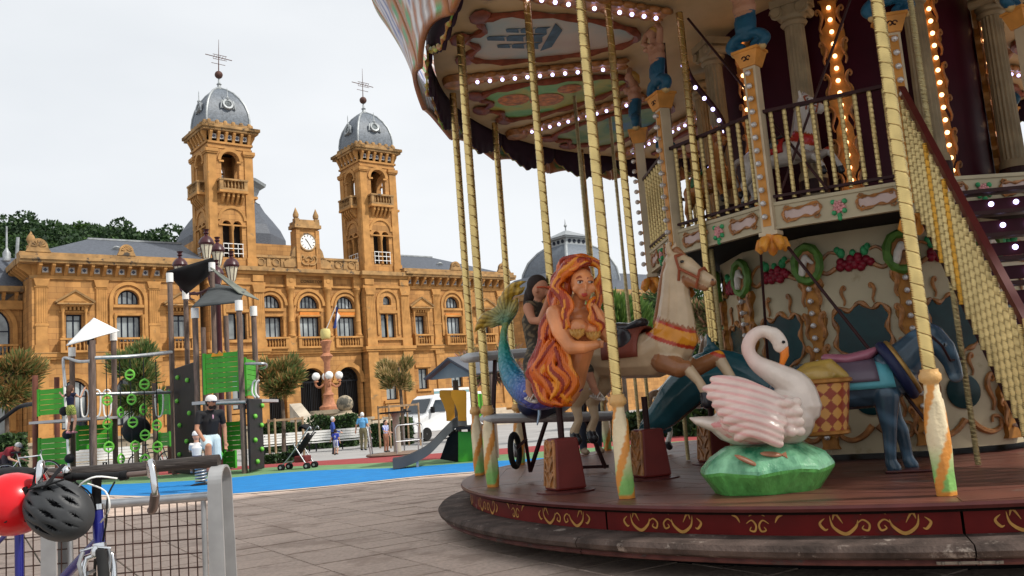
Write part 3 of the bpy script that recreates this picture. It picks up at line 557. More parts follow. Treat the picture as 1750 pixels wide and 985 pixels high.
# recessed pavilion left of the wing
a, b = -32, -14.25; pv = MB(); xw = -16.6; wall(pv, a, b, -.4, 11.6, 3.4, 4.0, [(xw, 3.2, 7.6, 9.6, True), (xw, 3.0, 1.8, 4.2, True), (xw - 5, 3.2, 7.6, 9.6, True), (xw - 5, 3.0, 1.8, 4.2, True)]); pv.box(a, b, 5.0, 5.2, -.4, 11.6); pv.build('pavilion_wall', M_st, TH)
t = MB(); t.box(a, b, 2.9, 3.5, 6.95, 7.4); t.box(a, b, 3.1, 3.5, 10.95, 11.6); brackets(t, None, a, b, 3.4, 11.6, 12.2, .5, 22)
for x in (xw, xw - 5): archring(t, x, 9.6, 1.75, 2.05, 3.26, 3.42, 18, 2.0); archring(t, x, 4.2, 1.6, 1.95, 3.26, 3.42, 18, 2.0)
t.build('carved_trim', M_tr, TH)
k = MB(); k.box(a, b, 2.6, 4, 12.2, 12.6); k.build('cornice', M_co, TH)
for x in (xw, xw - 5): win(x, 3.2, 7.6, 9.6, True, 3.7, mull=3, tr=9.4); win(x, 3.0, 1.8, 4.2, True, 3.7, mull=3, tr=4.0); balus('balustrade', x - 1.9, x + 1.9, 2.4, 2.9, 7.4, 8.35)
MB().hexa([(a, 2.9, 12.6), (b, 2.9, 12.6), (b, 12, 12.6), (a, 12, 12.6)], [(a, 5.5, 15.2), (b, 5.5, 15.2), (b, 12, 15.2), (a, 12, 15.2)]).build('roof', M_slate, TH)
k = MB(); k.tube([(-14.6, 4, 12.6), (-14.4, 4, 16.5)], .12, 8); k.lathe([(.25, 0), (.28, .6), (.15, .8), (.07, 1.0), (.06, 2.6)], 10, (-15.2, 3.6, 14.6)); k.build('roof_flue', M_lead, TH, smooth=40)
# the flag on the balcony
FL = thing('flag', 'limp blue and white flag on a slanted pole at the town hall balcony', 'flag', TH.matrix_basis @ V(XC + .9, -.3, 8.3), RAD(39))
f = MB(); f.tube([(0, 0, 0), (.9, -1.0, 2.6)], .04, 8); f.build('flagpole', M_white, FL)
f = MB(); f.grid(lambda u, v: (.9 - .25 * v + .10 * math.sin(u * 9 + v * 3) + .28 * u, -1.0 + .25 * v + .12 * math.cos(u * 8) , 2.55 - 1.9 * v - .9 * u * (1 - v)), 10, 12)
f.mi = [0 if (i % 10) > 4 else 1 for i in range(120)]
f.build('cloth', [mat('flag_white', (.72, .72, .74), .9, var=.05), mat('flag_blue', (.03, .05, .2), .9, var=.05)], FL, smooth=60)

# ------------------------------------------------------------------ terrace, walls, steps
M_wallst = mat('old_terrace_stone', (.34, .28, .20), .9, var=.3, scale=.8, stain=((.09, .085, .07), 1.2, .52), bump=.3, bscale=10)
TE = thing('terrace_wall', 'long weathered stone terrace wall below the town hall arches', 'wall', TH.location + V(0, 0, 0), RAD(39))
w = MB(); w.box(-16, 8.2, -7.5, -7.0, -.4, 1.05); w.box(-16, 8.2, -7.0, .2, -.4, .95); w.build('wall_body', M_wallst, TE)
w = MB(); w.box(-16.1, 8.3, -7.65, -6.9, 1.05, 1.25); w.build('coping', M_wallst, TE)
w = MB()
for i in range(5): w.box(11.4, 27, -6.5 + i * 1.2, .2, -.4 + i * .26, -.14 + i * .26)
w.box(11.4, 27, -.5, .2, .9, 1.16)
TS = w.build('terrace_steps', mat('pale_steps', (.50, .43, .34), .85, var=.2, scale=1.2), None, label='broad pale stone steps in front of the town hall right wing', cat='steps', loc=TH.location, rot=(0, 0, RAD(39)))
SP = thing('stone_ball_pedestal', 'stone ball finial on a stepped plinth beside the terrace stairs', 'pedestal', atY(592, 742, 52))
w = MB(); w.box(-1.1, 1.1, -1.1, 1.1, -.4, .5); w.box(-1.25, 1.25, -1.25, 1.25, .5, .72); w.box(-.9, .9, -.9, .9, .72, .95); w.lathe([(.75, .95), (.75, 1.1), (.4, 1.25), (.4, 1.35)], 16); w.build('plinth', M_wallst, SP, smooth=30)
w = MB(); w.ball((0, 0, 1.76), .5, 18, 12); w.build('ball', M_wallst, SP, smooth=60)
p = atY(560, 735, 54)
ST = MB(); 
for i in range(6): ST.box(-.2, 2.4, i * .38, 3, i * .24, i * .24 + .24)
ST.build('terrace_stair', mat('pale_steps', (0, 0, 0)), None, label='short flight of stone steps beside the ball finial pedestal', cat='stairs', loc=(p.x, p.y, -.3), rot=(0, 0, RAD(20)))
RP = MB(); a = atY(503, 690, 53); b = atY(535, 730, 50.5); RP.hexa([(a.x - .3, a.y, -.3), (b.x - .3, b.y, -.3), (b.x + .4, b.y, -.3), (a.x + .4, a.y, -.3)], [(a.x - .3, a.y, a.z), (b.x - .3, b.y, b.z), (b.x + .4, b.y, b.z), (a.x + .4, a.y, a.z)])
RP.build('stair_parapet', mat('pale_steps', (0, 0, 0)), None, label='sloping pale stone parapet descending from the lamp plinth', cat='parapet')
# ------------------------------------------------------------------ trees and greenery
def leafmat(name, cols, rough=.7, sss=0):
    if name in MATS: return MATS[name]
    m = bpy.data.materials.new(name); m.use_nodes = True; n = m.node_tree.nodes; L = m.node_tree.links; b = n['Principled BSDF']; b.inputs['Roughness'].default_value = rough
    g = n.new('ShaderNodeNewGeometry'); r = n.new('ShaderNodeValToRGB'); L.new(g.outputs['Random Per Island'], r.inputs[0])
    while len(r.color_ramp.elements) < len(cols): r.color_ramp.elements.new(.5)
    for i, c in enumerate(cols): r.color_ramp.elements[i].position = i / max(1, len(cols) - 1); r.color_ramp.elements[i].color = tuple(c) + (1,)
    L.new(r.outputs[0], b.inputs['Base Color']); tr = n.new('ShaderNodeBsdfTranslucent'); L.new(r.outputs[0], tr.inputs[0]); mx = n.new('ShaderNodeMixShader'); mx.inputs[0].default_value = .3
    L.new(b.outputs[0], mx.inputs[1]); L.new(tr.outputs[0], mx.inputs[2]); L.new(mx.outputs[0], n['Material Output'].inputs[0]); MATS[name] = m; return m
def leaves(P, D, size, asp, m, name):   # P centres, D long directions: one tapered leaf quad each
    n = len(P); r = rng.normal(size=(n, 3)); D = D / np.linalg.norm(D, axis=1)[:, None]; W = np.cross(D, r); W /= np.linalg.norm(W, axis=1)[:, None] + 1e-9
    L = (size * rng.uniform(.6, 1.4, n))[:, None]; v = np.stack([P - D * L * .5, P + W * L * asp * .5, P + D * L * .5, P - W * L * asp * .5], 1).reshape(-1, 3)
    me = bpy.data.meshes.new(name); me.vertices.add(n * 4); me.vertices.foreach_set('co', v.ravel()); me.loops.add(n * 4); me.loops.foreach_set('vertex_index', np.arange(n * 4, dtype=np.int32))
    me.polygons.add(n); me.polygons.foreach_set('loop_start', np.arange(0, n * 4, 4, dtype=np.int32)); me.update(calc_edges=True); me.materials.append(m); return me
def clumps(n, centres, rad, shell=.55):
    c = np.array(centres)[rng.integers(0, len(centres), n)]; d = rng.normal(size=(n, 3)); d /= np.linalg.norm(d, axis=1)[:, None]
    return c + d * (rad * rng.uniform(shell, 1, n) ** .6)[:, None] * np.array([1, 1, .8]), d
M_bark = mat('bark', (.11, .08, .06), .9, var=.35, scale=6, bump=.5, bscale=18)
# wooded hill behind the town hall
hill_pts = [(0, 372), (50, 368), (100, 380), (150, 372), (200, 385), (250, 395), (310, 415), (400, 440), (520, 470)]
M_hill = mat('hill_undergrowth', (.02, .035, .012), .95, var=.5, scale=.15)
mb = MB(); prof = [atY(x, y, 230) for x, y in [(-500, 400), (-250, 380)] + hill_pts + [(700, 540), (1000, 620)]]; n = len(prof) - 1
mb.grid(lambda u, v: (prof[round(u * n)].x, 150 + 110 * v, max(-1, (prof[round(u * n)].z - 8) * math.sin(min(1, v * 1.15) * PI / 2)) if v < .99 else -1), n, 10); mb.build('wooded_hill', M_hill, kind='structure', smooth=60)
M_hl = [leafmat('hill_leaf_a', [(.015, .04, .01), (.04, .09, .018), (.08, .16, .03)]), leafmat('hill_leaf_b', [(.01, .03, .01), (.025, .06, .018), (.05, .10, .025)])]
hm = []
for k in range(4):
    cs = [(rng.normal() * 2.6, rng.normal() * 2.6, 6.5 + rng.normal() * 1.7) for _ in range(11)]; P, D = clumps(2600, cs, 2.4); hm.append(leaves(P, D + rng.normal(size=D.shape), .75, .6, M_hl[k % 2], 'crown'))
tb = MB(); tb.tube([(0, 0, -3), (.2, 0, 3), (0, .2, 6.5)], [.45, .35, .15], 7); trunk_me = tb.mesh('trunk', M_bark)
spots = []
for x, y in hill_pts[:7]:
    spots += [(x + random.uniform(-12, 12), y + 8, random.uniform(212, 226)), (x + 22, y + 24 + random.uniform(-5, 5), random.uniform(198, 206)), (x - 10, y + 48, random.uniform(180, 190)), (x + 16, y + 66, random.uniform(170, 176))]
for i, (x, y, Y) in enumerate(spots):
    p = atY(x, y + 22, Y); s = random.uniform(.9, 1.35)
    t = thing('hillside_tree', 'dark green broadleaf tree on the wooded hill behind the left wing', 'tree', (p.x, p.y, p.z - 5.5 * s), random.uniform(0, 6), 'trees on the wooded hill'); t.scale = (s, s, s)
    link('crown', hm[i % 4], t); link('trunk', trunk_me, t)
# tamarisk street trees: thin trunk, feathery plumes
def tamarisk(name, label, px, Y, base_z, top_px, half_w, cols, n=7000, ls=.34, guard=False, tilt=.5, trunk=True, low=.5):
    b = atY(px[0], px[1], Y); top = atY(px[0], top_px, Y).z; t = thing(name, label, 'tree', (b.x, b.y, base_z)); H_ = top - base_z; m = leafmat(name + str(px[0]), cols)
    cz = b.z - base_z; R_ = half_w; cs = []
    for _ in range(15):
        a = random.uniform(0, 6.28); r = R_ * .95 * math.sqrt(random.random()); zz = cz + (H_ - cz) * .72 * random.uniform(-low - .3, 1) * (1 - (r / R_) ** 2 * .5); cs.append((r * math.cos(a), r * math.sin(a), zz))
    P, D = clumps(n, cs, R_ * .40, .1); P = P + rng.normal(size=P.shape) * R_ * .06; D = D * .6 + np.array([0, 0, tilt]) + (P - np.array([0, 0, cz])) * (.6 / R_); P[:, 2] = np.minimum(P[:, 2], H_ + .1)
    link('crown', leaves(P, D, ls, .16, m, 'crown'), t)
    if trunk:
        k = MB(); k.tube([(0, 0, 0), (.05, 0, cz * .5), (0, .03, cz * .9), (0, 0, cz * 1.1)], [.11, .085, .07, .04], 8)
        for c in cs[:9]: k.tube([(0, 0, cz * .75), (c[0] * .4, c[1] * .4, (cz + c[2]) / 2 - .15), c], [.05, .03, .012], 5)
        k.build('trunk', M_bark, t, smooth=60)
    return t
OG = [(.05, .09, .02), (.10, .16, .04), (.22, .20, .06), (.45, .22, .08), (.16, .2, .06)]; GR = [(.03, .07, .015), (.06, .13, .03), (.12, .2, .05), (.2, .22, .08)]
tamarisk('tamarisk_tree', 'rust and green feathery tree cut off by the picture edge at far left', (10, 655), 36, -.3, 585, 1.35, OG + [(.4, .18, .06)])
tamarisk('tamarisk_tree', 'feathery green tree with golden top behind the climbing net', (243, 648), 38, -.3, 578, 1.35, GR + [(.34, .24, .07)], low=.9)
tamarisk('tamarisk_tree', 'round feathery green and bronze tree right of the climbing tower', (480, 650), 41, -.3, 596, 1.15, OG)
tamarisk('tamarisk_tree', 'slender golden feathery tree in a wooden guard before the right tower', (682, 640), 44, -.3, 592, .85, [(.08, .11, .03), (.22, .22, .07), (.48, .33, .14), (.6, .42, .2)], n=5200, tilt=.9)
tamarisk('tamarisk_tree', 'pink tinged feathery tree behind the mermaid tail fin', (836, 622), 44, -.3, 572, 1.5, [(.06, .1, .03), (.14, .16, .06), (.36, .16, .14), (.45, .2, .2)])
tamarisk('tamarisk_tree', 'bright green feathery tree between the mermaid and the cream horse', (1056, 560), 34, -.1, 488, 1.5, [(.05, .11, .02), (.1, .2, .03), (.18, .28, .06)], ls=.34, tilt=1.2, n=12000)
tamarisk('tamarisk_tree', 'pink flowering feathery shrub tree behind the horse head', (1155, 575), 34, -.1, 520, 1.0, [(.08, .12, .04), (.2, .18, .07), (.42, .22, .14), (.5, .3, .2)])
tamarisk('tamarisk_tree', 'pink flowering feathery shrub tree beside the carousel drum', (1222, 545), 30, -.1, 500, .85, [(.06, .11, .03), (.2, .18, .07), (.42, .2, .13)])
def hedge(name, label, x0, x1, y0, y1, Y, dep, cols, n, ls=.22, cat='hedge'):
    a = atY(x0, y1, Y); b = atY(x1, y1, Y); tz = atY((x0 + x1) / 2, y0, Y).z; m = leafmat(name + str(x0), cols); t = thing(name, label, cat, ((a.x + b.x) / 2, Y, gz(Y) - .05)); w = (b.x - a.x) / 2; h = tz - gz(Y)
    P = rng.uniform(-1, 1, (n, 3)); P = np.sign(P) * np.abs(P) ** .6 * np.array([w, dep / 2, h / 2]); P[:, 2] += h / 2 - .1 + .12 * h * np.sin(P[:, 0] * 2.1) * np.cos(P[:, 0] * .9); link('foliage', leaves(P, rng.normal(size=P.shape), ls, .55, m, 'foliage'), t)
    k = MB()
    for i in range(7): x = -w + w * 2 * (i + .5) / 7; k.tube([(x, 0, 0), (x + random.uniform(-.2, .2), random.uniform(-.2, .2), h * .85)], [.05, .02], 5)
    k.build('stem', M_bark, t)
DG = [(.008, .022, .006), (.02, .05, .012), (.04, .09, .02), (.07, .13, .03)]
hedge('evergreen_hedge', 'dark green bushy shrub seen between the brass poles beside the drum', 1170, 1300, 565, 700, 24, 1.6, DG, 9000)
hedge('evergreen_hedge', 'low dark green hedge seen under the dolphin and horse', 1000, 1240, 690, 745, 25, 1.4, DG, 7000)
hedge('evergreen_hedge', 'dark green bush behind the boy on the roundabout', 640, 705, 715, 770, 46, 1.5, DG, 5000)
hedge('evergreen_hedge', 'clipped dark hedge below the terrace wall behind the white bench', 440, 610, 712, 752, 50, 1.2, DG, 7000)
hedge('evergreen_hedge', 'small green shrub on the ground below the stroller', 455, 505, 768, 792, 31, .8, DG, 2500, .14, 'shrub')
hedge('evergreen_hedge', 'green shrub behind the cyclist at far left', -40, 34, 745, 800, 33, 1.2, DG, 4000)
tr_ = tamarisk('evergreen_tree', 'dark evergreen tree far behind the carousel platform', (1185, 530), 48, -.3, 470, 2.6, DG, n=9000, ls=.4, tilt=0)

# ------------------------------------------------------------------ domed building behind the mermaid
DB = thing('domed_building', 'distant building with square grey slate dome and small lantern', 'building', (7.4, 110, 0), RAD(39))
d = MB(); d.box(-8, 14, -6, 8, -.4, 13.6); d.build('wall', M_st, DB)
d = MB(); d.box(-8.6, 14.6, -6.6, 8.6, 13.6, 14.3); d.build('cornice', M_co, DB)
d = MB(); d.hexa([(-8.3, -6.3, 14.3), (14.3, -6.3, 14.3), (14.3, 8.3, 14.3), (-8.3, 8.3, 14.3)], [(-5, -3, 17), (11, -3, 17), (11, 5, 17), (-5, 5, 17)]); d.build('roof', M_slate, DB)
d = MB(); pr = [(4.3, 14.4), (4.35, 16.2), (4.15, 17.6), (3.6, 19.0), (2.7, 20.1), (1.9, 20.7)]
for r, z in pr: d.v += [(a * r, b * r, z) for a, b in ((-1, -1), (1, -1), (1, 1), (-1, 1))]
for i in range(5):
    for j in range(4): d.f.append((i * 4 + j, i * 4 + (j + 1) % 4, i * 4 + 4 + (j + 1) % 4, i * 4 + 4 + j)); d.mi.append(0)
do = d.build('dome', M_slate_d, DB, smooth=45)
d = MB()
for a, b in ((-1, -1), (1, -1), (1, 1), (-1, 1)): d.tube([(a * r, b * r, z) for r, z in pr], .2, 6)
d.box(-1.8, 1.8, -1.8, 1.8, 20.6, 21.5); d.box(-2.0, 2.0, -2.0, 2.0, 20.5, 20.75); d.box(-2.2, 2.2, -2.2, 2.2, 21.5, 21.7); d.hexa([(-2.35, -2.35, 21.7), (2.35, -2.35, 21.7), (2.35, 2.35, 21.7), (-2.35, 2.35, 21.7)], [(-.2, -.2, 22.8), (.2, -.2, 22.8), (.2, .2, 22.8), (-.2, .2, 22.8)])
d.lathe([(.1, 0), (.08, .5), (.22, .75), (.08, 1.0), (0, 1.7)], 8, (0, 0, 22.7)); lo = d.build('lantern', M_lead, do)
for q in range(2):
    for i in range(4):
        k = MB(Matrix.Rotation(-q * PI / 2, 4, 'Z') @ Matrix.Translation((-1.2 + .8 * i, -1.82, 21.1)) @ Matrix.Rotation(PI / 2, 4, 'X')); k.lathe([(.24, 0), (.24, .06), (.16, .08), (0, .02)], 12); k.build('roundel', M_frame, do)

# ------------------------------------------------------------------ street furniture
M_wood = mat('grey_wood_post', (.15, .105, .085), .85, var=.35, scale=3, bump=.4, bscale=30, stretch=(6, 6, 1)); M_redw = mat('red_brown_post', (.16, .055, .035), .7, var=.25, scale=4)
M_guardw = mat('tan_wood_stake', (.30, .20, .12), .85, var=.3, scale=5)
def guard(label, px, py, Y, h=1.75, w=.62):
    p = atY(px, py, Y); t = thing('tree_guard', label, 'tree guard', (p.x, Y, gz(Y)), .5, 'tree guards')
    for x, y in ((-w, -w), (w, -w), (w, w), (-w, w)): k = MB(); k.tube([(x, y, -.05), (x, y, h)], .05, 8); k.build('stake', M_guardw, t)
    for a, b in (((-w, -w), (w, -w)), ((w, -w), (w, w)), ((w, w), (-w, w)), ((-w, w), (-w, -w))): k = MB(); k.bar((a[0], a[1], h - .08), (b[0], b[1], h - .08), .07, .09); k.build('rail', M_guardw, t)
guard('wooden four post guard round the round bronze tree', 490, 775, 40); guard('wooden four post guard round the slender golden tree', 684, 760, 43, 2.0, .75)
def bench(label, px, Y, L):
    p = atY(px, 755, Y); t = thing('white_bench', label, 'bench', (p.x, Y, gz(Y)), RAD(12), 'white slatted benches')
    for i in range(4): k = MB(); k.box(-L / 2, L / 2, -.25 + i * .13, -.14 + i * .13, .42, .46); k.build('seat_slat', M_white, t)
    for i in range(4): k = MB(); k.box(-L / 2, L / 2, .27 + i * .03, .31 + i * .03, .52 + i * .13, .63 + i * .13); k.build('back_slat', M_white, t)
    for x in (-L / 2 + .2, 0, L / 2 - .2): k = MB(); k.bar((x, -.22, 0), (x, -.2, .43), .06); k.bar((x, .3, 0), (x, .4, 1.05), .06); k.bar((x, -.22, .4), (x, .3, .4), .05); k.build('support', M_iron, t)
bench('long white slatted bench behind the stroller', 490, 45, 2.6); bench('white slatted bench left of the man in the blue shirt', 585, 45, 3.0); bench('white bench seen behind the climbing net', 178, 40, 3.2)
# globe lamp on plinth
LP = thing('globe_lamp', 'ornate terracotta lamp post with white globes on a stone plinth', 'lamp post', atY(563, 712, 56)); LP.location.z = -.3
k = MB(); k.box(-.85, .85, -.85, .85, 0, 1.9); k.box(-1.0, 1.0, -1.0, 1.0, 1.9, 2.15); k.box(-.95, .95, -.95, .95, 0, .35); k.build('plinth', M_wallst, LP)
M_terra = mat('terracotta', (.40, .17, .09), .7, var=.25, scale=5)
k = MB(); k.lathe([(.6, 2.15), (.6, 2.35), (.4, 2.5), (.3, 3.0), (.38, 3.1), (.22, 3.3), (.2, 5.2), (.3, 5.4), (.42, 5.55), (.22, 5.75), (.3, 6.3), (.4, 6.5), (.25, 6.6)], 14); k.build('column', M_terra, LP, smooth=50)
for an in (0, 90, 180, 270):
    c, s_ = math.cos(RAD(an + 20)), math.sin(RAD(an + 20)); k = MB(); k.tube([(c * r, s_ * r, z) for r, z in spline([(.15, 3.9), (.5, 3.6), (.75, 3.75), (.72, 4.0)], 4)], .07, 6); k.lathe([(.16, 0), (.1, .12)], 8, (c * .72, s_ * .72, 3.95)); ar = k.build('lamp_arm', M_terra, LP, smooth=50)
    k = MB(); k.ball((c * .72, s_ * .72, 4.3), .26, 14, 10); k.build('globe', mat('milk_glass', (.85, .85, .83), .25, var=0), ar, smooth=80)
k = MB(); k.lathe([(.2, 6.6), (.32, 6.75), (.34, 7.1), (.28, 7.3), (0, 7.35)], 12); k.build('top_globe', mat('yellow_glass', (.62, .52, .2), .3, var=.1), LP, smooth=60)
# five-lantern cast-iron lamp behind the climbing tower
CL = thing('lantern_lamp', 'dark red cast iron street lamp with clustered glass lanterns above the shade sails', 'street lamp', (atY(374, 560, 30).x, 30, gz(30)))
M_maroon = mat('maroon_iron', (.055, .016, .02), .35, var=.15, scale=6); zt = atY(374, 470, 30).z - gz(30)
k = MB(); k.lathe([(.35, 0), (.35, .3), (.2, .5), (.14, .9), (.11, 1.2), (.09, zt - .5), (.16, zt - .4), (.1, zt - .3), (.16, zt - .1), (.08, zt + .1)], 14); k.build('column', M_maroon, CL, smooth=50)
M_lg = mat('lantern_glass', (.62, .58, .44), .25, var=.12, scale=6)
for x, y, dy in ((353, 428, -.3), (308, 465, .5), (396, 466, -.5), (372, 440, .8), (370, 480, .4)):
    c = atY(x, y, 30 + dy) - CL.location; b0 = c - V(0, 0, .36)
    k = MB(); k.tube([tuple(q) for q in spline([(0, 0, zt - .3), (b0.x * .5, b0.y * .5, zt - .55), (b0.x * .95, b0.y * .95, b0.z - .35), (b0.x, b0.y, b0.z)], 5)], .05, 8)
    for r_ in (.35, .65): k.tube([(b0.x * r_ + .14 * math.cos(t * .7), b0.y * r_, zt - .62 + .14 * math.sin(t * .7)) for t in range(8)], .025, 5)
    ar = k.build('lamp_arm', M_maroon, CL, smooth=50)
    k = MB(); k.lathe([(.06, -.36), (.11, -.29), (.12, -.27), (.22, .18), (.21, .19)], 8, c); k.build('lantern_glass', M_lg, ar)
    k = MB(); k.lathe([(.24, .18), (.27, .24), (.24, .34), (.16, .45), (.07, .5), (.05, .55), (.1, .6), (.06, .65), (.11, .73), (0, .7)], 12, c)
    for q in range(8): an = q * PI / 4; k.bar((c.x + .11 * math.cos(an), c.y + .11 * math.sin(an), c.z - .29), (c.x + .225 * math.cos(an), c.y + .225 * math.sin(an), c.z + .19), .02)
    k.build('lantern_cap', M_maroon, ar, smooth=40)
# striped hoarding
HO = thing('striped_hoarding', 'white and teal striped hoarding panel against the right wing', 'hoarding', TH.matrix_basis @ V(18.6, -3.5, 0), RAD(39))
M_teal = mat('teal_stripe', (.18, .33, .36), .6, var=.1, scale=2)
for i in range(10): k = MB(); k.box(-1.9, 1.9, -.05, .0, 1.05 + i * .22, 1.05 + (i + 1) * .22 - .01); k.build('board', M_white if i % 2 else M_teal, HO)
k = MB(); k.box(-1.8, -1.7, 0, .08, -.3, 3.2); k.box(1.7, 1.8, 0, .08, -.3, 3.2); k.box(-1.8, 1.8, 0.0, .08, .9, 1.0); k.build('post', M_grey, HO)
# white van
VN = thing('white_van', 'white delivery van parked behind the playground slide', 'van', (atY(752, 745, 50).x, 50, -.3), RAD(48)); VN.scale = (1.0, 1.0, 1.0)
M_van = mat('van_white', (.74, .75, .76), .25, var=.03, scale=2, coat=.6); M_blk = mat('black_plastic', (.012, .012, .013), .45, var=.1, scale=20); M_tyre = mat('tyre_rubber', (.018, .018, .018), .8, var=.1, scale=20)
prof = [(-2.75, .45), (-2.78, .8), (-2.65, 1.12), (-2.35, 1.28), (-1.75, 1.42), (-1.1, 2.28), (-.8, 2.45), (2.7, 2.5), (2.75, .45)]
k = MB()
for s_, w in ((-1, .98),): pass
P = [(x, y_) for x, y_ in prof]; Q = lambda i, sd: (P[i][0], sd * (1.0 if P[i][1] < 1.5 else .86), P[i][1])
k.v = [Q(i, -1) for i in range(9)] + [Q(i, 1) for i in range(9)]; k.f = [tuple(range(8, -1, -1)), tuple(range(9, 18))] + [(i, (i + 1) % 9, (i + 1) % 9 + 9, i + 9) for i in range(9)]; k.mi = [0] * len(k.f)
k.build('body', M_van, VN, bev=.06)
k = MB(); k.hexa([(-1.71, -.8, 1.5), (-1.2, -.74, 2.22), (-1.2, .74, 2.22), (-1.71, .8, 1.5)], [(-1.75, -.8, 1.53), (-1.24, -.74, 2.25), (-1.24, .74, 2.25), (-1.75, .8, 1.53)]); k.build('windscreen', mat('car_glass', (.02, .03, .04), .05, var=0, spec=.8), VN)
for s_ in (-1, 1):
    k = MB(); k.hexa([(-1.5, s_ * .97, 1.5), (-.35, s_ * .97, 1.5), (-.35, s_ * .9, 2.15), (-1.02, s_ * .9, 2.15)], [(-1.5, s_ * 1.005, 1.5), (-.35, s_ * 1.005, 1.5), (-.35, s_ * .93, 2.15), (-1.02, s_ * .93, 2.15)]); k.build('side_window', MATS['car_glass'], VN)
    k = MB(); k.ball((-2.55, s_ * .72, 1.08), (.18, .2, .15), 12, 8); k.build('headlight', mat('headlight', (.5, .52, .54), .12, var=.1), VN, smooth=60)
    k = MB(); k.box(-1.55, -1.4, s_ * 1.15 - .12, s_ * 1.15 + .12, 1.45, 1.8); k.build('wing_mirror', M_blk, VN, bev=.04)
    for x in (-1.85, 1.75):
        k = MB(Matrix.Translation((x, s_ * .9, .36)) @ Matrix.Rotation(PI / 2, 4, 'X')); k.lathe([(.2, -.1), (.34, -.11), (.36, -.06), (.36, .06), (.34, .11), (.2, .1)], 20); wo = k.build('wheel', M_tyre, VN, smooth=40)
        k = MB(Matrix.Translation((x, s_ * .9, .36)) @ Matrix.Rotation(PI / 2, 4, 'X')); k.lathe([(.21, -.09), (.21, .09), (.05, .1), (0, .1)], 12); k.build('rim', M_grey, wo)
k = MB(); k.box(-2.82, -2.6, -.95, .95, .4, .72); k.build('bumper', M_blk, VN, bev=.05)
k = MB(); k.box(-2.83, -2.7, -.5, .5, .8, 1.0); k.build('grille', M_blk, VN, bev=.03)
k = MB(); k.box(-2.86, -2.81, -.26, .26, .5, .62); k.build('number_plate', M_white, VN)
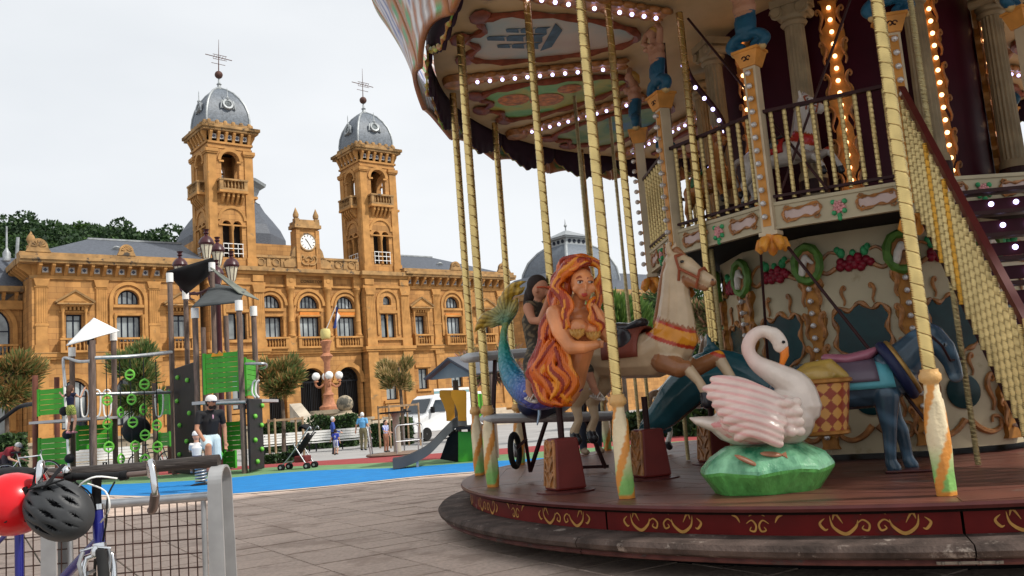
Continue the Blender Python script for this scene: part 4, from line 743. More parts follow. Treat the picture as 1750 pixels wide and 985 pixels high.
# ------------------------------------------------------------------ people
M_skin = paint('painted_cloth_skin', .75, 0, .15, 60, mul=.08)
SK = (.52, .28, .19); SKT = (.42, .21, .13)
def person(name, label, loc, rz, h, top, legs, shoes=(.02, .02, .02), skin=SK, hair=(.03, .02, .015), pose={}, sleeve='short', leg='long', hs=1.0, cap=None, vox=.013, long_hair=False, slim=1.0, group=None, glasses=False, extra=None, recol=None, sandal=False):
    J = dict(pel=(0, 0, .95), che=(0, .01, 1.3), nek=(0, .0, 1.48), hed=(0, -.02, 1.62), sL=(.185, 0, 1.42), eL=(.25, .03, 1.14), hL=(.27, -.06, .90), sR=(-.185, 0, 1.42), eR=(-.25, .03, 1.14), hR=(-.27, -.06, .90),
             pL=(.095, 0, .93), kL=(.11, -.02, .5), aL=(.11, .03, .09), pR=(-.095, 0, .93), kR=(-.11, -.02, .5), aR=(-.11, .03, .09), face=(0, -1, 0), tL=(0, -1, 0), tR=(0, -1, 0)); J.update(pose)
    J = {k: Vector(v) for k, v in J.items()}; s = slim; pr = []
    pr.append(('t', [J['pel'] - V(0, 0, .04), J['pel'] + V(0, 0, .05)], [.145 * s, .14 * s], legs, (1.12, .8)))
    pr.append(('t', [J['pel'] + V(0, 0, .1), (J['pel'] + J['che']) / 2, J['che'], J['che'] + (J['nek'] - J['che']) * .55], [.135 * s, .14 * s, .165 * s, .12 * s], top, (1.1, .74)))
    pr.append(('t', [J['che'] + (J['nek'] - J['che']) * .7, J['nek'] + (J['hed'] - J['nek']) * .5], [.058 * hs, .056 * hs], skin))
    f = J['face'].normalized(); up = V(0, 0, 1); sd = f.cross(up).normalized(); u2 = sd.cross(f); H0 = J['hed']
    Rm = Matrix((sd, f, u2)).transposed().to_4x4()
    pr.append(('e', H0 + u2 * .01, (.078 * hs, .098 * hs, .115 * hs), skin, [list(r) for r in Rm])); pr.append(('e', H0 + f * .035 * hs - u2 * .075 * hs, (.05 * hs, .055 * hs, .045 * hs), skin, [list(r) for r in Rm]))
    pr.append(('e', H0 + f * .1 * hs - u2 * .01, (.016 * hs, .022 * hs, .022 * hs), skin))
    for q in (-1, 1): pr.append(('e', H0 + sd * q * .08 * hs, (.018, .022, .03), skin)); pr.append(('e', H0 + f * .088 * hs + sd * q * .032 * hs + u2 * .022 * hs, (.014, .014, .011), (.03, .02, .015)))
    pr.append(('e', H0 + f * .088 * hs - u2 * .055 * hs, (.026, .014, .010), (.35, .10, .09)))
    for q in 'LR':
        a, e, w = J['s' + q], J['e' + q], J['h' + q]; m1 = a + (e - a) * .6
        if sleeve == 'long': pr.append(('t', [a, e, w], [.062 * s, .048 * s, .036 * s], top))
        elif sleeve == 'short': pr += [('t', [a, m1], [.068 * s, .06 * s], top), ('t', [m1, e, w], [.048 * s, .043 * s, .03 * s], skin)]
        else: pr.append(('t', [a, e, w], [.052 * s, .04 * s, .028 * s], skin))
        pr.append(('t', [J['che'] + (J['nek'] - J['che']) * .45, a], [.075 * s, .07 * s], top))
        d = (w - e).normalized(); pr.append(('e', w + d * .045, (.03, .034, .04), skin)); sx = d.cross(V(0, 1, 0)); sx = sx.normalized() if sx.length > .1 else V(1, 0, 0)
        for i in range(4): o = w + d * .07 + sx * (-.024 + i * .016); pr.append(('t', [o, o + d * (.045 + .012 * (i in (1, 2))) + V(0, -.012, 0), o + d * .075 + V(0, -.03, 0)], [.0105, .0095, .008], skin))
        o = w + d * .02 + sx * .03; pr.append(('t', [o, o + d * .03 + sx * .02, o + d * .06 + sx * .018], [.012, .0105, .009], skin))
        p_, k_, a_ = J['p' + q], J['k' + q], J['a' + q]; mk = p_ + (k_ - p_) * .85
        if leg == 'long': pr.append(('t', [p_, k_, a_], [.095 * s, .07 * s, .055 * s], legs))
        elif leg == 'short': pr += [('t', [p_, mk], [.098 * s, .088 * s], legs), ('t', [mk, k_, k_ + (a_ - k_) * .35, a_], [.062 * s, .058 * s, .06 * s, .038 * s], skin)]
        else: pr += [('t', [p_, p_ + (k_ - p_) * .45], [.098 * s, .095 * s], legs), ('t', [p_ + (k_ - p_) * .45, k_, k_ + (a_ - k_) * .35, a_], [.075 * s, .055 * s, .058 * s, .036 * s], skin)]
        t = J['t' + q].normalized(); pr.append(('t', [a_ + t * -.03 - V(0, 0, .035), a_ + t * .06 - V(0, 0, .045), a_ + t * .16 - V(0, 0, .055)], [.045, .045, .035], shoes))
    if extra: pr += extra
    sc = h / 1.75; T = thing(name, label, 'person', loc, rz, group); T.scale = (sc, sc, sc)
    blob('body', pr, vox, T, M_skin, 3, recol)
    hr = []
    if hair:
        hr.append(('e', H0 + u2 * .03 * hs - f * .018 * hs, (.088 * hs, .102 * hs, .108 * hs), hair, [list(r) for r in Rm]))
        for q in (-1, 1): hr.append(('e', H0 + sd * q * .062 * hs - f * .03 * hs - u2 * .0, (.03 * hs, .05 * hs, .07 * hs), hair))
        if long_hair: hr.append(('t', [H0 - f * .05 * hs + u2 * .03, H0 - f * .09 * hs - u2 * .08 * hs, H0 - f * .10 * hs - u2 * .19 * hs], [.085 * hs, .08 * hs, .05 * hs], hair))
        hb = MB()
        o = blob('hair', hr, .012, T, M_skin, 2)
        # keep the face free: drop hair in front of the brow
        me = o.data; import bmesh; bm = bmesh.new(); bm.from_mesh(me)
        bmesh.ops.delete(bm, geom=[v for v in bm.verts if (v.co - H0).dot(f) > .045 * hs and (v.co - H0).dot(u2) < .06 * hs], context='VERTS'); bm.to_mesh(me); bm.free()
    if cap:
        k = MB(Matrix.Translation(H0 + u2 * .035 * hs) @ Rm); R_ = .099 * hs
        k.lathe([(R_, -.0), (R_ * 1.02, .03), (R_ * .9, .075 * hs), (R_ * .55, .108 * hs), (0, .118 * hs)], 16, sy=1.12)
        k.m = 1; k.grid(lambda u, v: (R_ * .85 * math.cos(PI * u), (R_ * 1.0 + .085 * hs * v) * math.sin(PI * u) + .02, .012 - .01 * v), 10, 3); k.mi[-1] = 1; k.build('cap', cap, T, smooth=50)
    if glasses:
        k = MB(); 
        for q in (-1, 1): c = H0 + f * .1 * hs + sd * q * .036 * hs + u2 * .022 * hs; k.ball(c, (.03, .03, .022), 10, 6); k.bar(c + sd * q * .025, H0 + sd * q * .085 * hs + u2 * .025, .008)
        k.build('sunglasses', M_blk, T, smooth=60)
    return T
M_capw = mat('cap_white', (.72, .72, .72), .8, var=0); M_capb = mat('cap_navy', (.012, .018, .045), .8, var=0)
# ------------------------------------------------------------------ climbing playground
M_green = mat('green_panel', (.055, .34, .028), .45, var=.12, scale=3, rnd=.08); M_lime = mat('lime_hold', (.16, .50, .06), .4, var=.05); M_black = mat('black_panel', (.015, .015, .017), .5, var=.2, scale=6)
M_sail = mat('black_sail', (.012, .012, .013), .7, var=.2, scale=4); M_sailg = mat('grey_sail', (.045, .05, .05), .7, var=.2, scale=4); M_sailw = mat('white_sail', (.80, .80, .79), .6, var=.04); M_yel = mat('yellow_panel', (.72, .30, .012), .35, var=.06, scale=3)
PG = thing('climbing_frame', 'tall timber climbing tower with green boards, black holds wall and sails', 'climbing frame', (atY(370, 800, 23.5).x, 23.5, 0))
o0 = PG.location
def L(x, y, Y): return atY(x, y, Y) - o0
def post(x, ytop, Y, r=.076, parent=None, m=None, cap=None, org=None):
    org = org if org is not None else o0; p = atY(x, ytop, Y) - org; k = MB(); k.tube([(p.x, p.y, -.05 + gz(Y)), (p.x, p.y, p.z)], r, 10); o = k.build('post', m or M_wood, parent or PG, smooth=50)
    if cap: k = MB(); k.tube([(p.x, p.y, p.z - .22), (p.x, p.y, p.z + .05)], r + .025, 10); k.build('post_cap', cap, o, smooth=50)
    return p
for x, y, Y, c in ((290, 470, 25.2, M_white), (317, 500, 26.8, M_white), (333, 530, 22.8, M_white), (362, 452, 26, M_white), (408, 517, 22.4, M_white), (433, 527, 24, M_white), (386, 540, 26.5, None), (347, 560, 26.5, None)): post(x, y, Y, cap=c)
def panel(x0, y0, x1, y1, Y0, Y1, n, parent=None, org=None, m=None):
    org = org if org is not None else o0; a = atY(x0, y1, Y0) - org; b = atY(x1, y1, Y1) - org; zt = (atY(x0, y0, Y0) - org).z; h = zt - a.z; P = parent or PG; d = (b - a); d.z = 0; Ld = d.length; d.normalize(); M = Matrix.Translation(a) @ Matrix.Rotation(math.atan2(d.y, d.x), 4, 'Z')
    me = None
    for i in range(n): k = MB(M); k.box(.06, Ld - .06, -.02, .02, h * i / n + .006, h * (i + 1) / n - .006); k.build('board', m or M_green, P)
    for x in (0, Ld - .07): k = MB(M); k.box(x, x + .07, -.035, .035, -.02, h + .02); k.build('panel_stile', m or M_green, P)
panel(349, 606, 413, 674, 22.7, 22.5, 8); panel(420, 612, 441, 676, 22.6, 24.2, 7); panel(382, 722, 416, 770, 24, 23.6, 6); panel(383, 772, 404, 800, 24.2, 24, 3)
def holdwall(x0, y0, x1, y1, Y0, Y1, holds):
    a = L(x0, y1, Y0); b = L(x1, y1, Y1); zt = L(x0, y0, Y0).z; z0 = gz(Y0) + .05; d = b - a; d.z = 0; Ld = d.length; M = Matrix.Translation((a.x, a.y, z0)) @ Matrix.Rotation(math.atan2(d.y, d.x), 4, 'Z'); h = zt - z0
    k = MB(M); k.box(0, Ld, -.03, .03, 0, h); w = k.build('climbing_wall', M_black, PG, bev=.03)
    for hx, hz in holds: k = MB(M); k.ball((hx * Ld, -.06, hz * h), (.085, .06, .065), 8, 6); k.build('climbing_hold', M_lime, w, smooth=60)
holdwall(302, 630, 340, 796, 25.1, 23.1, [(.25, .9), (.7, .85), (.2, .68), (.75, .55), (.3, .45), (.6, .3), (.25, .18), (.8, .12)]); holdwall(427, 681, 451, 806, 22.3, 23.6, [(.35, .75), (.8, .62), (.3, .42), (.75, .28), (.4, .12), (.9, .9)])
k = MB(); k.box(L(340, 690, 23).x, L(440, 690, 24).x, -1.0, 2.6, L(400, 684, 23).z - .06, L(400, 684, 23).z + .02); k.build('platform', mat('grey_deck', (.34, .34, .35), .6, var=.1), PG)
for pts in ([(0, 0)],):
    k = MB(); k.tube([tuple(L(x, y, Y)) for x, y, Y in ((346, 690, 22.6), (420, 687, 22.3))], .04, 8); k.build('rail', M_grey, PG, smooth=50)
    k = MB(); k.tube([tuple(q) for q in spline([tuple(L(x, y, Y)) for x, y, Y in ((420, 622, 22.4), (452, 622, 22.2), (453, 628, 23.6), (436, 632, 24.2))], 5)], .035, 8); k.build('rail', M_grey, PG, smooth=50)
    for x in (437, 443): k = MB(); k.tube([tuple(q) for q in spline([tuple(L(x, y, 22.6)) for x, y in ((x, 650), (x - 5, 655), (x - 6, 672), (x, 680))], 4)], .025, 6); k.build('grab_handle', M_white, PG, smooth=50)
def sail(name, corners, m, sag, parent=None, org=None):
    org = org if org is not None else o0; A, B, C_, D_ = [Vector(atY(*c)) - org for c in corners]; k = MB()
    def fn(u, v): p = A * (1 - u) * (1 - v) + B * u * (1 - v) + C_ * u * v + D_ * (1 - u) * v; return p + V(0, 0, sag * math.sin(PI * u) * math.sin(PI * v))
    k.grid(fn, 12, 12); o = k.build(name, m, parent or PG, smooth=70); s_ = o.modifiers.new('thick', 'SOLIDIFY'); s_.thickness = .03; return o
sail('shade_sail', [(284, 464, 25.2), (364, 440, 26.1), (366, 462, 26.6), (318, 502, 26.6)], M_sail, -.25); sail('shade_sail', [(328, 524, 22.6), (408, 516, 22.4), (421, 494, 25), (366, 485, 27)], M_sailg, .1); sail('shade_sail', [(358, 455, 26), (366, 460, 25.8), (443, 512, 24), (408, 500, 23.6)], mat('olive_sail', (.16, .17, .14), .7, var=.15), -.1)
k = MB(); P_ = L(380, 610, 22.6); k.prism([(-.28, 0), (.28, 0), (.24, .1), (.12, .05), (.07, .14), (0, .06), (-.07, .14), (-.12, .05), (-.24, .1)], -.03, .03, lambda a, b, t: (P_.x + a, P_.y + t, P_.z + .02 + b)); k.build('crown_ornament', M_yel, PG)
# net and balance part on the left
PN = thing('rope_climbing_frame', 'timber climbing frame with hanging green rings, white sail and green boards', 'climbing frame', (atY(180, 800, 24).x, 24, 0)); n0 = PN.location
for x, y, Y, c, m in ((60, 642, 25, None, M_redw), (97, 645, 27, None, M_redw), (123, 597, 26, M_white, M_wood), (158, 582, 23, None, M_wood), (155, 576, 25, M_black, M_wood), (194, 570, 26, M_white, M_wood), (264, 655, 26, None, M_wood), (288, 660, 27, None, M_wood)): post(x, y, Y, parent=PN, org=n0, cap=c, m=m)
panel(64, 667, 112, 711, 25, 24.8, 5, PN, n0); panel(66, 750, 118, 797, 25, 24.8, 5, PN, n0); panel(130, 728, 192, 770, 25, 25.6, 5, PN, n0); panel(273, 670, 292, 710, 26, 25.4, 5, PN, n0); panel(272, 740, 292, 763, 26, 25.4, 3, PN, n0)
sail('shade_sail', [(113, 590, 24.6), (150, 580, 24.6), (204, 565, 25.6), (160, 543, 27.2)], M_sailw, .3, PN, n0)
def tubeP(name, pts, r, m, parent, org, n=6, sp=6): k = MB(); k.tube([tuple(q) for q in (spline([tuple(atY(*p) - org) for p in pts], sp) if sp else [tuple(atY(*p) - org) for p in pts])], r, 8); return k.build(name, m, parent, smooth=50)
tubeP('rail', [(160, 612, 23), (230, 609, 23.6), (293, 602, 24.8)], .05, M_grey, PN, n0); tubeP('rail', [(112, 660, 24), (108, 620, 24), (112, 612, 24), (135, 618, 23.6), (158, 617, 23)], .04, M_grey, PN, n0); tubeP('rail', [(160, 674, 23.4), (292, 671, 25)], .045, M_grey, PN, n0, sp=0)
tubeP('pole', [(108, 618, 24), (118, 800, 24)], .035, M_white, PN, n0, sp=0)
for x, y in ((110, 703), (115, 743), (119, 784)): p = atY(x, y, 24) - n0; k = MB(); k.ball(p, .13, 14, 10); k.build('foot_ball', M_black, PN, smooth=60)
p0_, p1_ = atY(66, 722, 25) - n0, atY(192, 716, 25.4) - n0; k = MB(); k.box(p0_.x, p1_.x, p0_.y - .5, p0_.y + 1.2, p0_.z - .05, p0_.z + .02); k.build('platform', mat('grey_deck', (0, 0, 0)), PN)
for x in (145, 165, 183, 272): tubeP('grab_handle', [(x - 7, 678, 25), (x - 4, 668, 25), (x + 4, 668, 25), (x + 7, 680, 25), (x + 5, 708, 25), (x - 4, 710, 25), (x - 7, 680, 25)], .025, M_white, PN, n0)
for x in (183, 206, 224, 247, 268): tubeP('rope', [(x - 2, 615, 23.4), (x + 3, 805, 23.4)], .014, M_black, PN, n0, sp=0)
rg = MB(); rg.tube([(.14 * math.cos(t * PI / 8), 0, .155 * math.sin(t * PI / 8)) for t in range(16)], .032, 6, closed=True); rg.box(-.13, .13, -.03, .03, -.025, .025); rg.ball((0, 0, .17), .035, 6, 5); rg.ball((0, 0, -.17), .035, 6, 5); ring_me = rg.mesh('ring', M_lime, 50)
for x, y, r in ((222, 641, .1), (247, 657, .5), (183, 684, .2), (225, 683, 0), (206, 705, 1.35), (245, 700, 1.2), (184, 725, .1), (227, 722, .2), (268, 727, 0), (248, 744, .1), (186, 764, .5), (231, 763, .7), (269, 764, .1), (207, 785, 1.3), (248, 786, .3)):
    link('climbing_ring', ring_me, PN, loc=atY(x, y, 23.38) - n0, rot=(0, 0, r), scale=(.8, .8, .8))
p = atY(233, 735, 24) - n0; k = MB(); k.ball(p, (.37, .37, .37), 18, 12); k.build('climbing_ball', M_black, PN, smooth=60)
tubeP('ball_post', [(233, 760, 24), (234, 806, 24)], .07, mat('tan_post', (.34, .25, .18), .8), PN, n0, sp=0); tubeP('arch_bar', [(-20, 735, 26), (10, 712, 26), (35, 695, 26), (60, 690, 25.4)], .06, M_black, PN, n0)
# ------------------------------------------------------------------ slide with little house
SL = thing('playground_slide', 'grey playground slide with yellow side panels and small pitched roof', 'slide', (atY(760, 795, 20.4).x, 20.4, 0)); s0 = SL.location
for x, y, Y in ((806, 640, 20), (778, 650, 21.4), (838, 640, 20.6), (830, 640, 22)): post(x, y, Y, .07, SL, M_wood, None, s0)
M_slide = mat('grey_slide', (.065, .068, .072), .38, var=.1, scale=3, coat=.2)
path = spline([tuple(atY(x, y, Y) - s0) for x, y, Y in ((797, 725, 20.6), (782, 724, 20.5), (762, 742, 20.2), (735, 770, 19.8), (712, 784, 19.6), (690, 793, 19.5), (672, 796, 19.4))], 5)
k = MB(); n = len(path); sdv = V(.12, -.99, 0).normalized() * .24; sec = [(-1, .16), (-1.12, .16), (-1.12, -.06), (1.12, -.06), (1.12, .16), (1, .16), (.85, .0), (-.85, .0)]
for q in path: k.v += [tuple(Vector(q) + sdv * a + V(0, 0, b)) for a, b in sec]
for i in range(n - 1):
    for j in range(8): k.f.append((i * 8 + j, i * 8 + (j + 1) % 8, i * 8 + 8 + (j + 1) % 8, i * 8 + 8 + j)); k.mi.append(0)
k.f += [tuple(range(7, -1, -1)), tuple(range((n - 1) * 8, n * 8))]; k.mi += [0, 0]; k.build('chute', M_slide, SL, smooth=30)
k = MB()
for x in (680, 714): q = atY(x, 800, 19.4) - s0; k.bar((q.x, q.y, -.02), (q.x, q.y, .14), .05)
k.build('foot', M_grey, SL)
for (x, Y) in ((765, 20.8), (785, 20.1)):   # waisted yellow side panels
    k = MB(); P_ = [(-14, 668), (-11, 667), (9, 667), (12, 669), (12, 720), (-2, 720), (-3, 705), (-8, 690), (-14, 678)]; k.prism(P_, 0, .06, lambda a, b, t, x=x, Y=Y: tuple(atY(x + a, b, Y) - s0 + V(0, t, 0))); k.build('side_panel', M_yel, SL, bev=.012)
pz = (atY(800, 728, 20.6) - s0).z; q0, q1 = atY(782, 728, 20.4) - s0, atY(832, 728, 20.4) - s0; k = MB(); k.box(q0.x, q1.x, -.6, 1.4, pz - .06, pz); k.build('platform', M_black, SL)
k = MB(); P_ = [(783, 738), (809, 738), (809, 790), (783, 790)]; k.prism(P_, 0, .05, lambda a, b, t: tuple(atY(a, b, 20) - s0 + V(0, t, 0))); k.build('green_panel', M_green, SL, bev=.01)
k = MB(); k.prism([(765, 748), (783, 735), (783, 790), (752, 785)], 0, .04, lambda a, b, t: tuple(atY(a, b, 20.3) - s0 + V(0, t, 0))); k.build('black_skirt', M_black, SL)
panel(813, 673, 832, 718, 20.4, 21, 1, SL, s0, mat('bright_green', (.12, .50, .02), .5, var=.05)); panel(808, 735, 850, 770, 21.4, 21.8, 1, SL, s0, mat('bright_green', (0, 0, 0)))
# pitched roof: two slabs, ridge running away to the right
r0, r1 = atY(768, 615, 20.2) - s0, atY(822, 609, 22) - s0; dd = (r1 - r0); ax = V(dd.x, dd.y, 0).normalized(); sd = V(-ax.y, ax.x, 0)
for s_, w in ((-1, .62), (1, .62)):
    k = MB(); A = r0 - ax * .1; B = r1 + ax * .2; k.hexa([A, B, B + sd * s_ * w - V(0, 0, .42), A + sd * s_ * w - V(0, 0, .42)], [A + V(0, 0, .05), B + V(0, 0, .05), B + sd * s_ * (w + .03) - V(0, 0, .38), A + sd * s_ * (w + .03) - V(0, 0, .38)]); k.build('roof_slab', mat('dark_grey_roof', (.075, .08, .095), .5, var=.12, scale=2), SL)
k = MB(); A = r0 + ax * .06; k.hexa([A - V(0, 0, .06), A - V(0, 0, .06), A + sd * .56 - V(0, 0, .42), A - sd * .56 - V(0, 0, .42)], [A - V(0, 0, .06) + ax * .04, A - V(0, 0, .06) + ax * .04, A + sd * .56 - V(0, 0, .42) + ax * .04, A - sd * .56 - V(0, 0, .42) + ax * .04]); k.build('gable', mat('grey_gable', (.22, .25, .25), .6, var=.1), SL)
# ------------------------------------------------------------------ roundabout
RB = thing('roundabout', 'flat playground roundabout with tubular rails and centre post', 'roundabout', (atY(680, 778, 27.5).x, 27.5, gz(27.5)))
k = MB(); k.lathe([(.25, .0), (.95, .03), (.98, .07), (.95, .1), (.1, .11)], 30); k.build('disc', mat('brown_disc', (.22, .15, .11), .7, var=.2), RB, smooth=30)
k = MB(); k.lathe([(.12, .1), (.11, 1.15), (.14, 1.2), (.14, 1.3)], 12); k.build('centre_post', mat('pale_post', (.42, .38, .32), .6), RB, smooth=40); k = MB(); k.lathe([(.5, 1.3), (.5, 1.35), (.1, 1.36)], 20); k.build('top_disc', M_black, RB)
for a in (185, 300, 60):
    an = RAD(a); c = V(math.cos(an), math.sin(an), 0); t = V(-c.y, c.x, 0); k = MB(); k.tube([tuple(q) for q in (c * .8 - t * .35 + V(0, 0, .1), c * .85 - t * .38 + V(0, 0, .85), c * .85 - t * .3 + V(0, 0, .93), c * .85 + t * .3 + V(0, 0, .93), c * .85 + t * .38 + V(0, 0, .85), c * .8 + t * .35 + V(0, 0, .1))], .022, 8); k.tube([tuple(c * .85 - t * .38 + V(0, 0, .45)), tuple(c * .85 + t * .38 + V(0, 0, .45))], .02, 8); k.build('hand_rail', M_grey, RB, smooth=50)
# ------------------------------------------------------------------ stroller
SR = thing('stroller', 'empty black folding stroller with grey tubular frame on the rubber ground', 'stroller', (atY(512, 803, 22.6).x, 22.6, 0), RAD(-15))
def T_(name, pts, r, m, n=8): k = MB(); k.tube([tuple(q) for q in spline(pts, 4)], r, n); return k.build(name, m, SR, smooth=50)
for y in (-.2, .2):
    T_('frame_tube', [(-.38, y, .12), (-.05, y, .45), (.38, y, .98), (.46, y, 1.04), (.48, y, .98)], .016, M_grey); T_('frame_tube', [(.3, y, .12), (.0, y, .6), (-.02, y, .68)], .016, M_grey)
    for x in (-.4, .32):
        for dy in (-.035, .035):
            k = MB(Matrix.Translation((x, y + dy, .085)) @ Matrix.Rotation(PI / 2, 4, 'X')); k.lathe([(.03, -.016), (.07, -.018), (.085, -.01), (.085, .01), (.07, .018), (.03, .016)], 16); w = k.build('wheel', M_tyre, SR, smooth=40); k = MB(Matrix.Translation((x, y + dy, .085)) @ Matrix.Rotation(PI / 2, 4, 'X')); k.lathe([(.035, -.018), (.035, .018)], 10); k.build('hub', M_grey, w)
k = MB(); k.tube([(-.3, -.2, .2), (-.3, .2, .2)], .013, 8); k.tube([(.2, -.2, .3), (.2, .2, .3)], .013, 8); k.build('cross_bar', M_grey, SR)
M_fab = mat('stroller_fabric', (.018, .018, .02), .9, var=.2, scale=10)
k = MB(); k.grid(lambda u, v: (-.22 + .22 * min(1, v * 2) + max(0, v - .5) * .75, -.18 + .36 * u, .42 - .08 * math.sin(PI * u) + max(0, v - .45) * .9), 6, 10); o = k.build('seat', M_fab, SR, smooth=60); o.modifiers.new('s', 'SOLIDIFY').thickness = .03
k = MB(); k.grid(lambda u, v: (.36 - .30 * math.sin(v * PI * .55) + .06, -.21 + .42 * u, .86 + .22 * math.sin(PI * (.15 + .7 * v)) + .05 * math.sin(PI * u)), 6, 8); o = k.build('hood', M_fab, SR, smooth=60); o.modifiers.new('s', 'SOLIDIFY').thickness = .015
k = MB(); k.box(-.06, .26, -.17, .17, .18, .34); k.build('basket', mat('red_basket', (.14, .02, .02), .8), SR, bev=.03)
# ------------------------------------------------------------------ spring rider
SPR = thing('spring_rider', 'small spring rider on a coiled spring beside the rail post', 'spring rider', onz(344, 830)); 
k = MB(); k.tube([(.11 * math.cos(t * .6), .11 * math.sin(t * .6), .06 + t * .0062) for t in range(60)], .02, 8); k.build('spring', M_grey, SPR, smooth=50)
k = MB(); k.lathe([(.22, 0), (.22, .03), (.13, .05)], 14); k.build('base_plate', M_black, SPR); k = MB(); k.prism([(-.42, .43), (.4, .43), (.48, .62), (.36, .86), (.28, .86), (.25, .6), (-.3, .56), (-.46, .6)], -.07, .07); k.build('rider_body', M_green, SPR, bev=.02)
k = MB(); k.tube([(.3, -.2, .84), (.3, .2, .84)], .018, 8); k.tube([(.1, -.22, .48), (.1, .22, .48)], .018, 8); k.build('handle_bar', M_blk, SPR)
# ------------------------------------------------------------------ the people
p = onz(344, 830)
person('person', 'toddler in white bucket hat and white shirt sitting on the spring rider', (p.x - .06, p.y - .05, .02), RAD(195), 1.05, (.72, .71, .69), (.03, .045, .12), (.3, .3, .3), hs=1.45, slim=1.05, leg='knee', sleeve='short', hair=None, cap=[M_capw, M_capw], pose=dict(hed=(0, -.02, 1.7), kL=(.2, -.36, .82), aL=(.22, -.3, .5), kR=(-.2, -.36, .82), aR=(-.22, -.3, .5), eL=(.24, -.18, 1.2), hL=(.18, -.42, 1.2), eR=(-.24, -.18, 1.2), hR=(-.18, -.42, 1.2)))
p = onz(362, 838); p.z = 0
MAN = person('person', 'bearded man in white cap, black T-shirt and pale shorts with one foot raised', p, RAD(38), 1.84, (.012, .012, .014), (.50, .62, .66), (.25, .12, .1), SKT, (.02, .015, .012), leg='short', cap=[M_capw, M_capb], vox=.011,
    pose=dict(pel=(0, .04, .93), che=(.0, -.02, 1.28), nek=(0, -.06, 1.46), hed=(.0, -.1, 1.60), face=(.45, -.8, -.12), sL=(.2, -.02, 1.41), sR=(-.2, -.03, 1.41), eL=(.28, .02, 1.13), hL=(.26, -.06, .86), eR=(-.27, -.08, 1.14), hR=(-.2, -.26, .92), kR=(-.16, -.36, .82), aR=(-.14, -.30, .42), kL=(.11, -.02, .5)),
    extra=[('e', (.035, -.165, 1.515), (.05, .045, .036), (.02, .014, .012)), ('e', (-.02, -.14, 1.52), (.042, .04, .036), (.02, .014, .012)), ('e', (.0, -.19, 1.34), (.018, .012, .05), (.55, .3, .4))])
p = atY(121, 742, 23.8)
person('person', 'small girl in dark top and yellow patterned shorts climbing on black balls', (p.x, p.y, p.z), RAD(165), 1.3, (.012, .015, .04), (.40, .42, .10), (.6, .25, .3), SK, (.06, .03, .02), sleeve='none', leg='knee', hs=1.2, slim=.92, long_hair=True, pose=dict(eL=(.4, -.1, 1.38), hL=(.62, -.2, 1.5), eR=(-.34, -.12, 1.28), hR=(-.36, -.25, 1.55), kL=(.12, -.08, .5), aL=(.08, .06, .1), kR=(-.12, -.1, .52), aR=(-.12, .0, .1)), recol=lambda co, c: np.where(((c[:, :1] > .39) & (c[:, :1] < .41)) & (np.sin(co[:, :1] * 70) * np.sin(co[:, 2:] * 60 + co[:, 1:2] * 50) > .1), np.array([[.10, .16, .03]]), c))
def gp(x, y, Y): q = atY(x, y, Y); q.z = gz(Y); return q
person('person', 'white haired man in light blue shirt and olive trousers walking away', gp(622, 770, 40.5), RAD(170), 1.74, (.12, .35, .62), (.16, .14, .075), hair=(.7, .7, .68), pose=dict(kL=(.12, -.1, .5), aL=(.12, -.02, .1), aR=(-.11, .12, .1), hL=(.36, -.05, .92), eL=(.3, .02, 1.14), hR=(-.34, .0, .9)))
person('person', 'grey haired woman in royal blue cardigan and dark trousers', gp(571, 775, 37.5), RAD(100), 1.58, (.035, .07, .30), (.015, .015, .025), hair=(.62, .62, .6), sleeve='long', pose=dict(hR=(-.1, -.3, 1.02), eR=(-.24, -.05, 1.12)))
M9 = person('person', 'small child in blue and white football kit with number 9', gp(575, 777, 36), RAD(172), 1.02, (.03, .05, .34), (.66, .66, .68), (.03, .02, .02), hs=1.35, leg='short', slim=1.05, hair=(.03, .02, .015), pose=dict(hL=(.4, -.06, 1.0), eL=(.3, .0, 1.18), kL=(.11, -.12, .52), aR=(-.11, .14, .12)), recol=lambda co, c: np.where((c[:, :1] > .6) & (np.sin(co[:, :1] * 60) > .3) & (co[:, 2:] > .6), np.array([[.03, .05, .34]]), c))
tx = bpy.data.curves.new('n', 'FONT'); tx.body = '9'; tx.size = .26; tx.extrude = .006; tx.align_x = 'CENTER'; txo = bpy.data.objects.new('n', tx); COL.objects.link(txo); dg = bpy.context.evaluated_depsgraph_get(); tm = bpy.data.meshes.new_from_object(txo.evaluated_get(dg)); bpy.data.objects.remove(txo); tm.materials.clear(); tm.materials.append(M_white)
link('shirt_number', tm, M9, loc=(0, .125, 1.16), rot=(PI / 2, 0, PI))
person('person', 'boy in blue and white striped shirt standing by the roundabout rail', gp(661, 773, 34), RAD(60), 1.2, (.08, .12, .5), (.28, .12, .07), hs=1.25, slim=1.0, pose=dict(hR=(-.1, -.36, 1.08), eR=(-.25, -.12, 1.14)), recol=lambda co, c: np.where((c[:, 2:] > .45) & (np.sin(co[:, :1] * 75) > .0), np.array([[.65, .66, .7]]), c))
p = TH.matrix_basis @ V(-16.2, 2.75, 7.35); person('person', 'man in white T-shirt leaning on the town hall balcony', p, RAD(39), 1.75, (.75, .75, .75), (.04, .04, .07), pose=dict(hL=(.15, -.35, 1.15), eL=(.27, -.1, 1.12), hR=(-.15, -.35, 1.15), eR=(-.27, -.1, 1.12)))
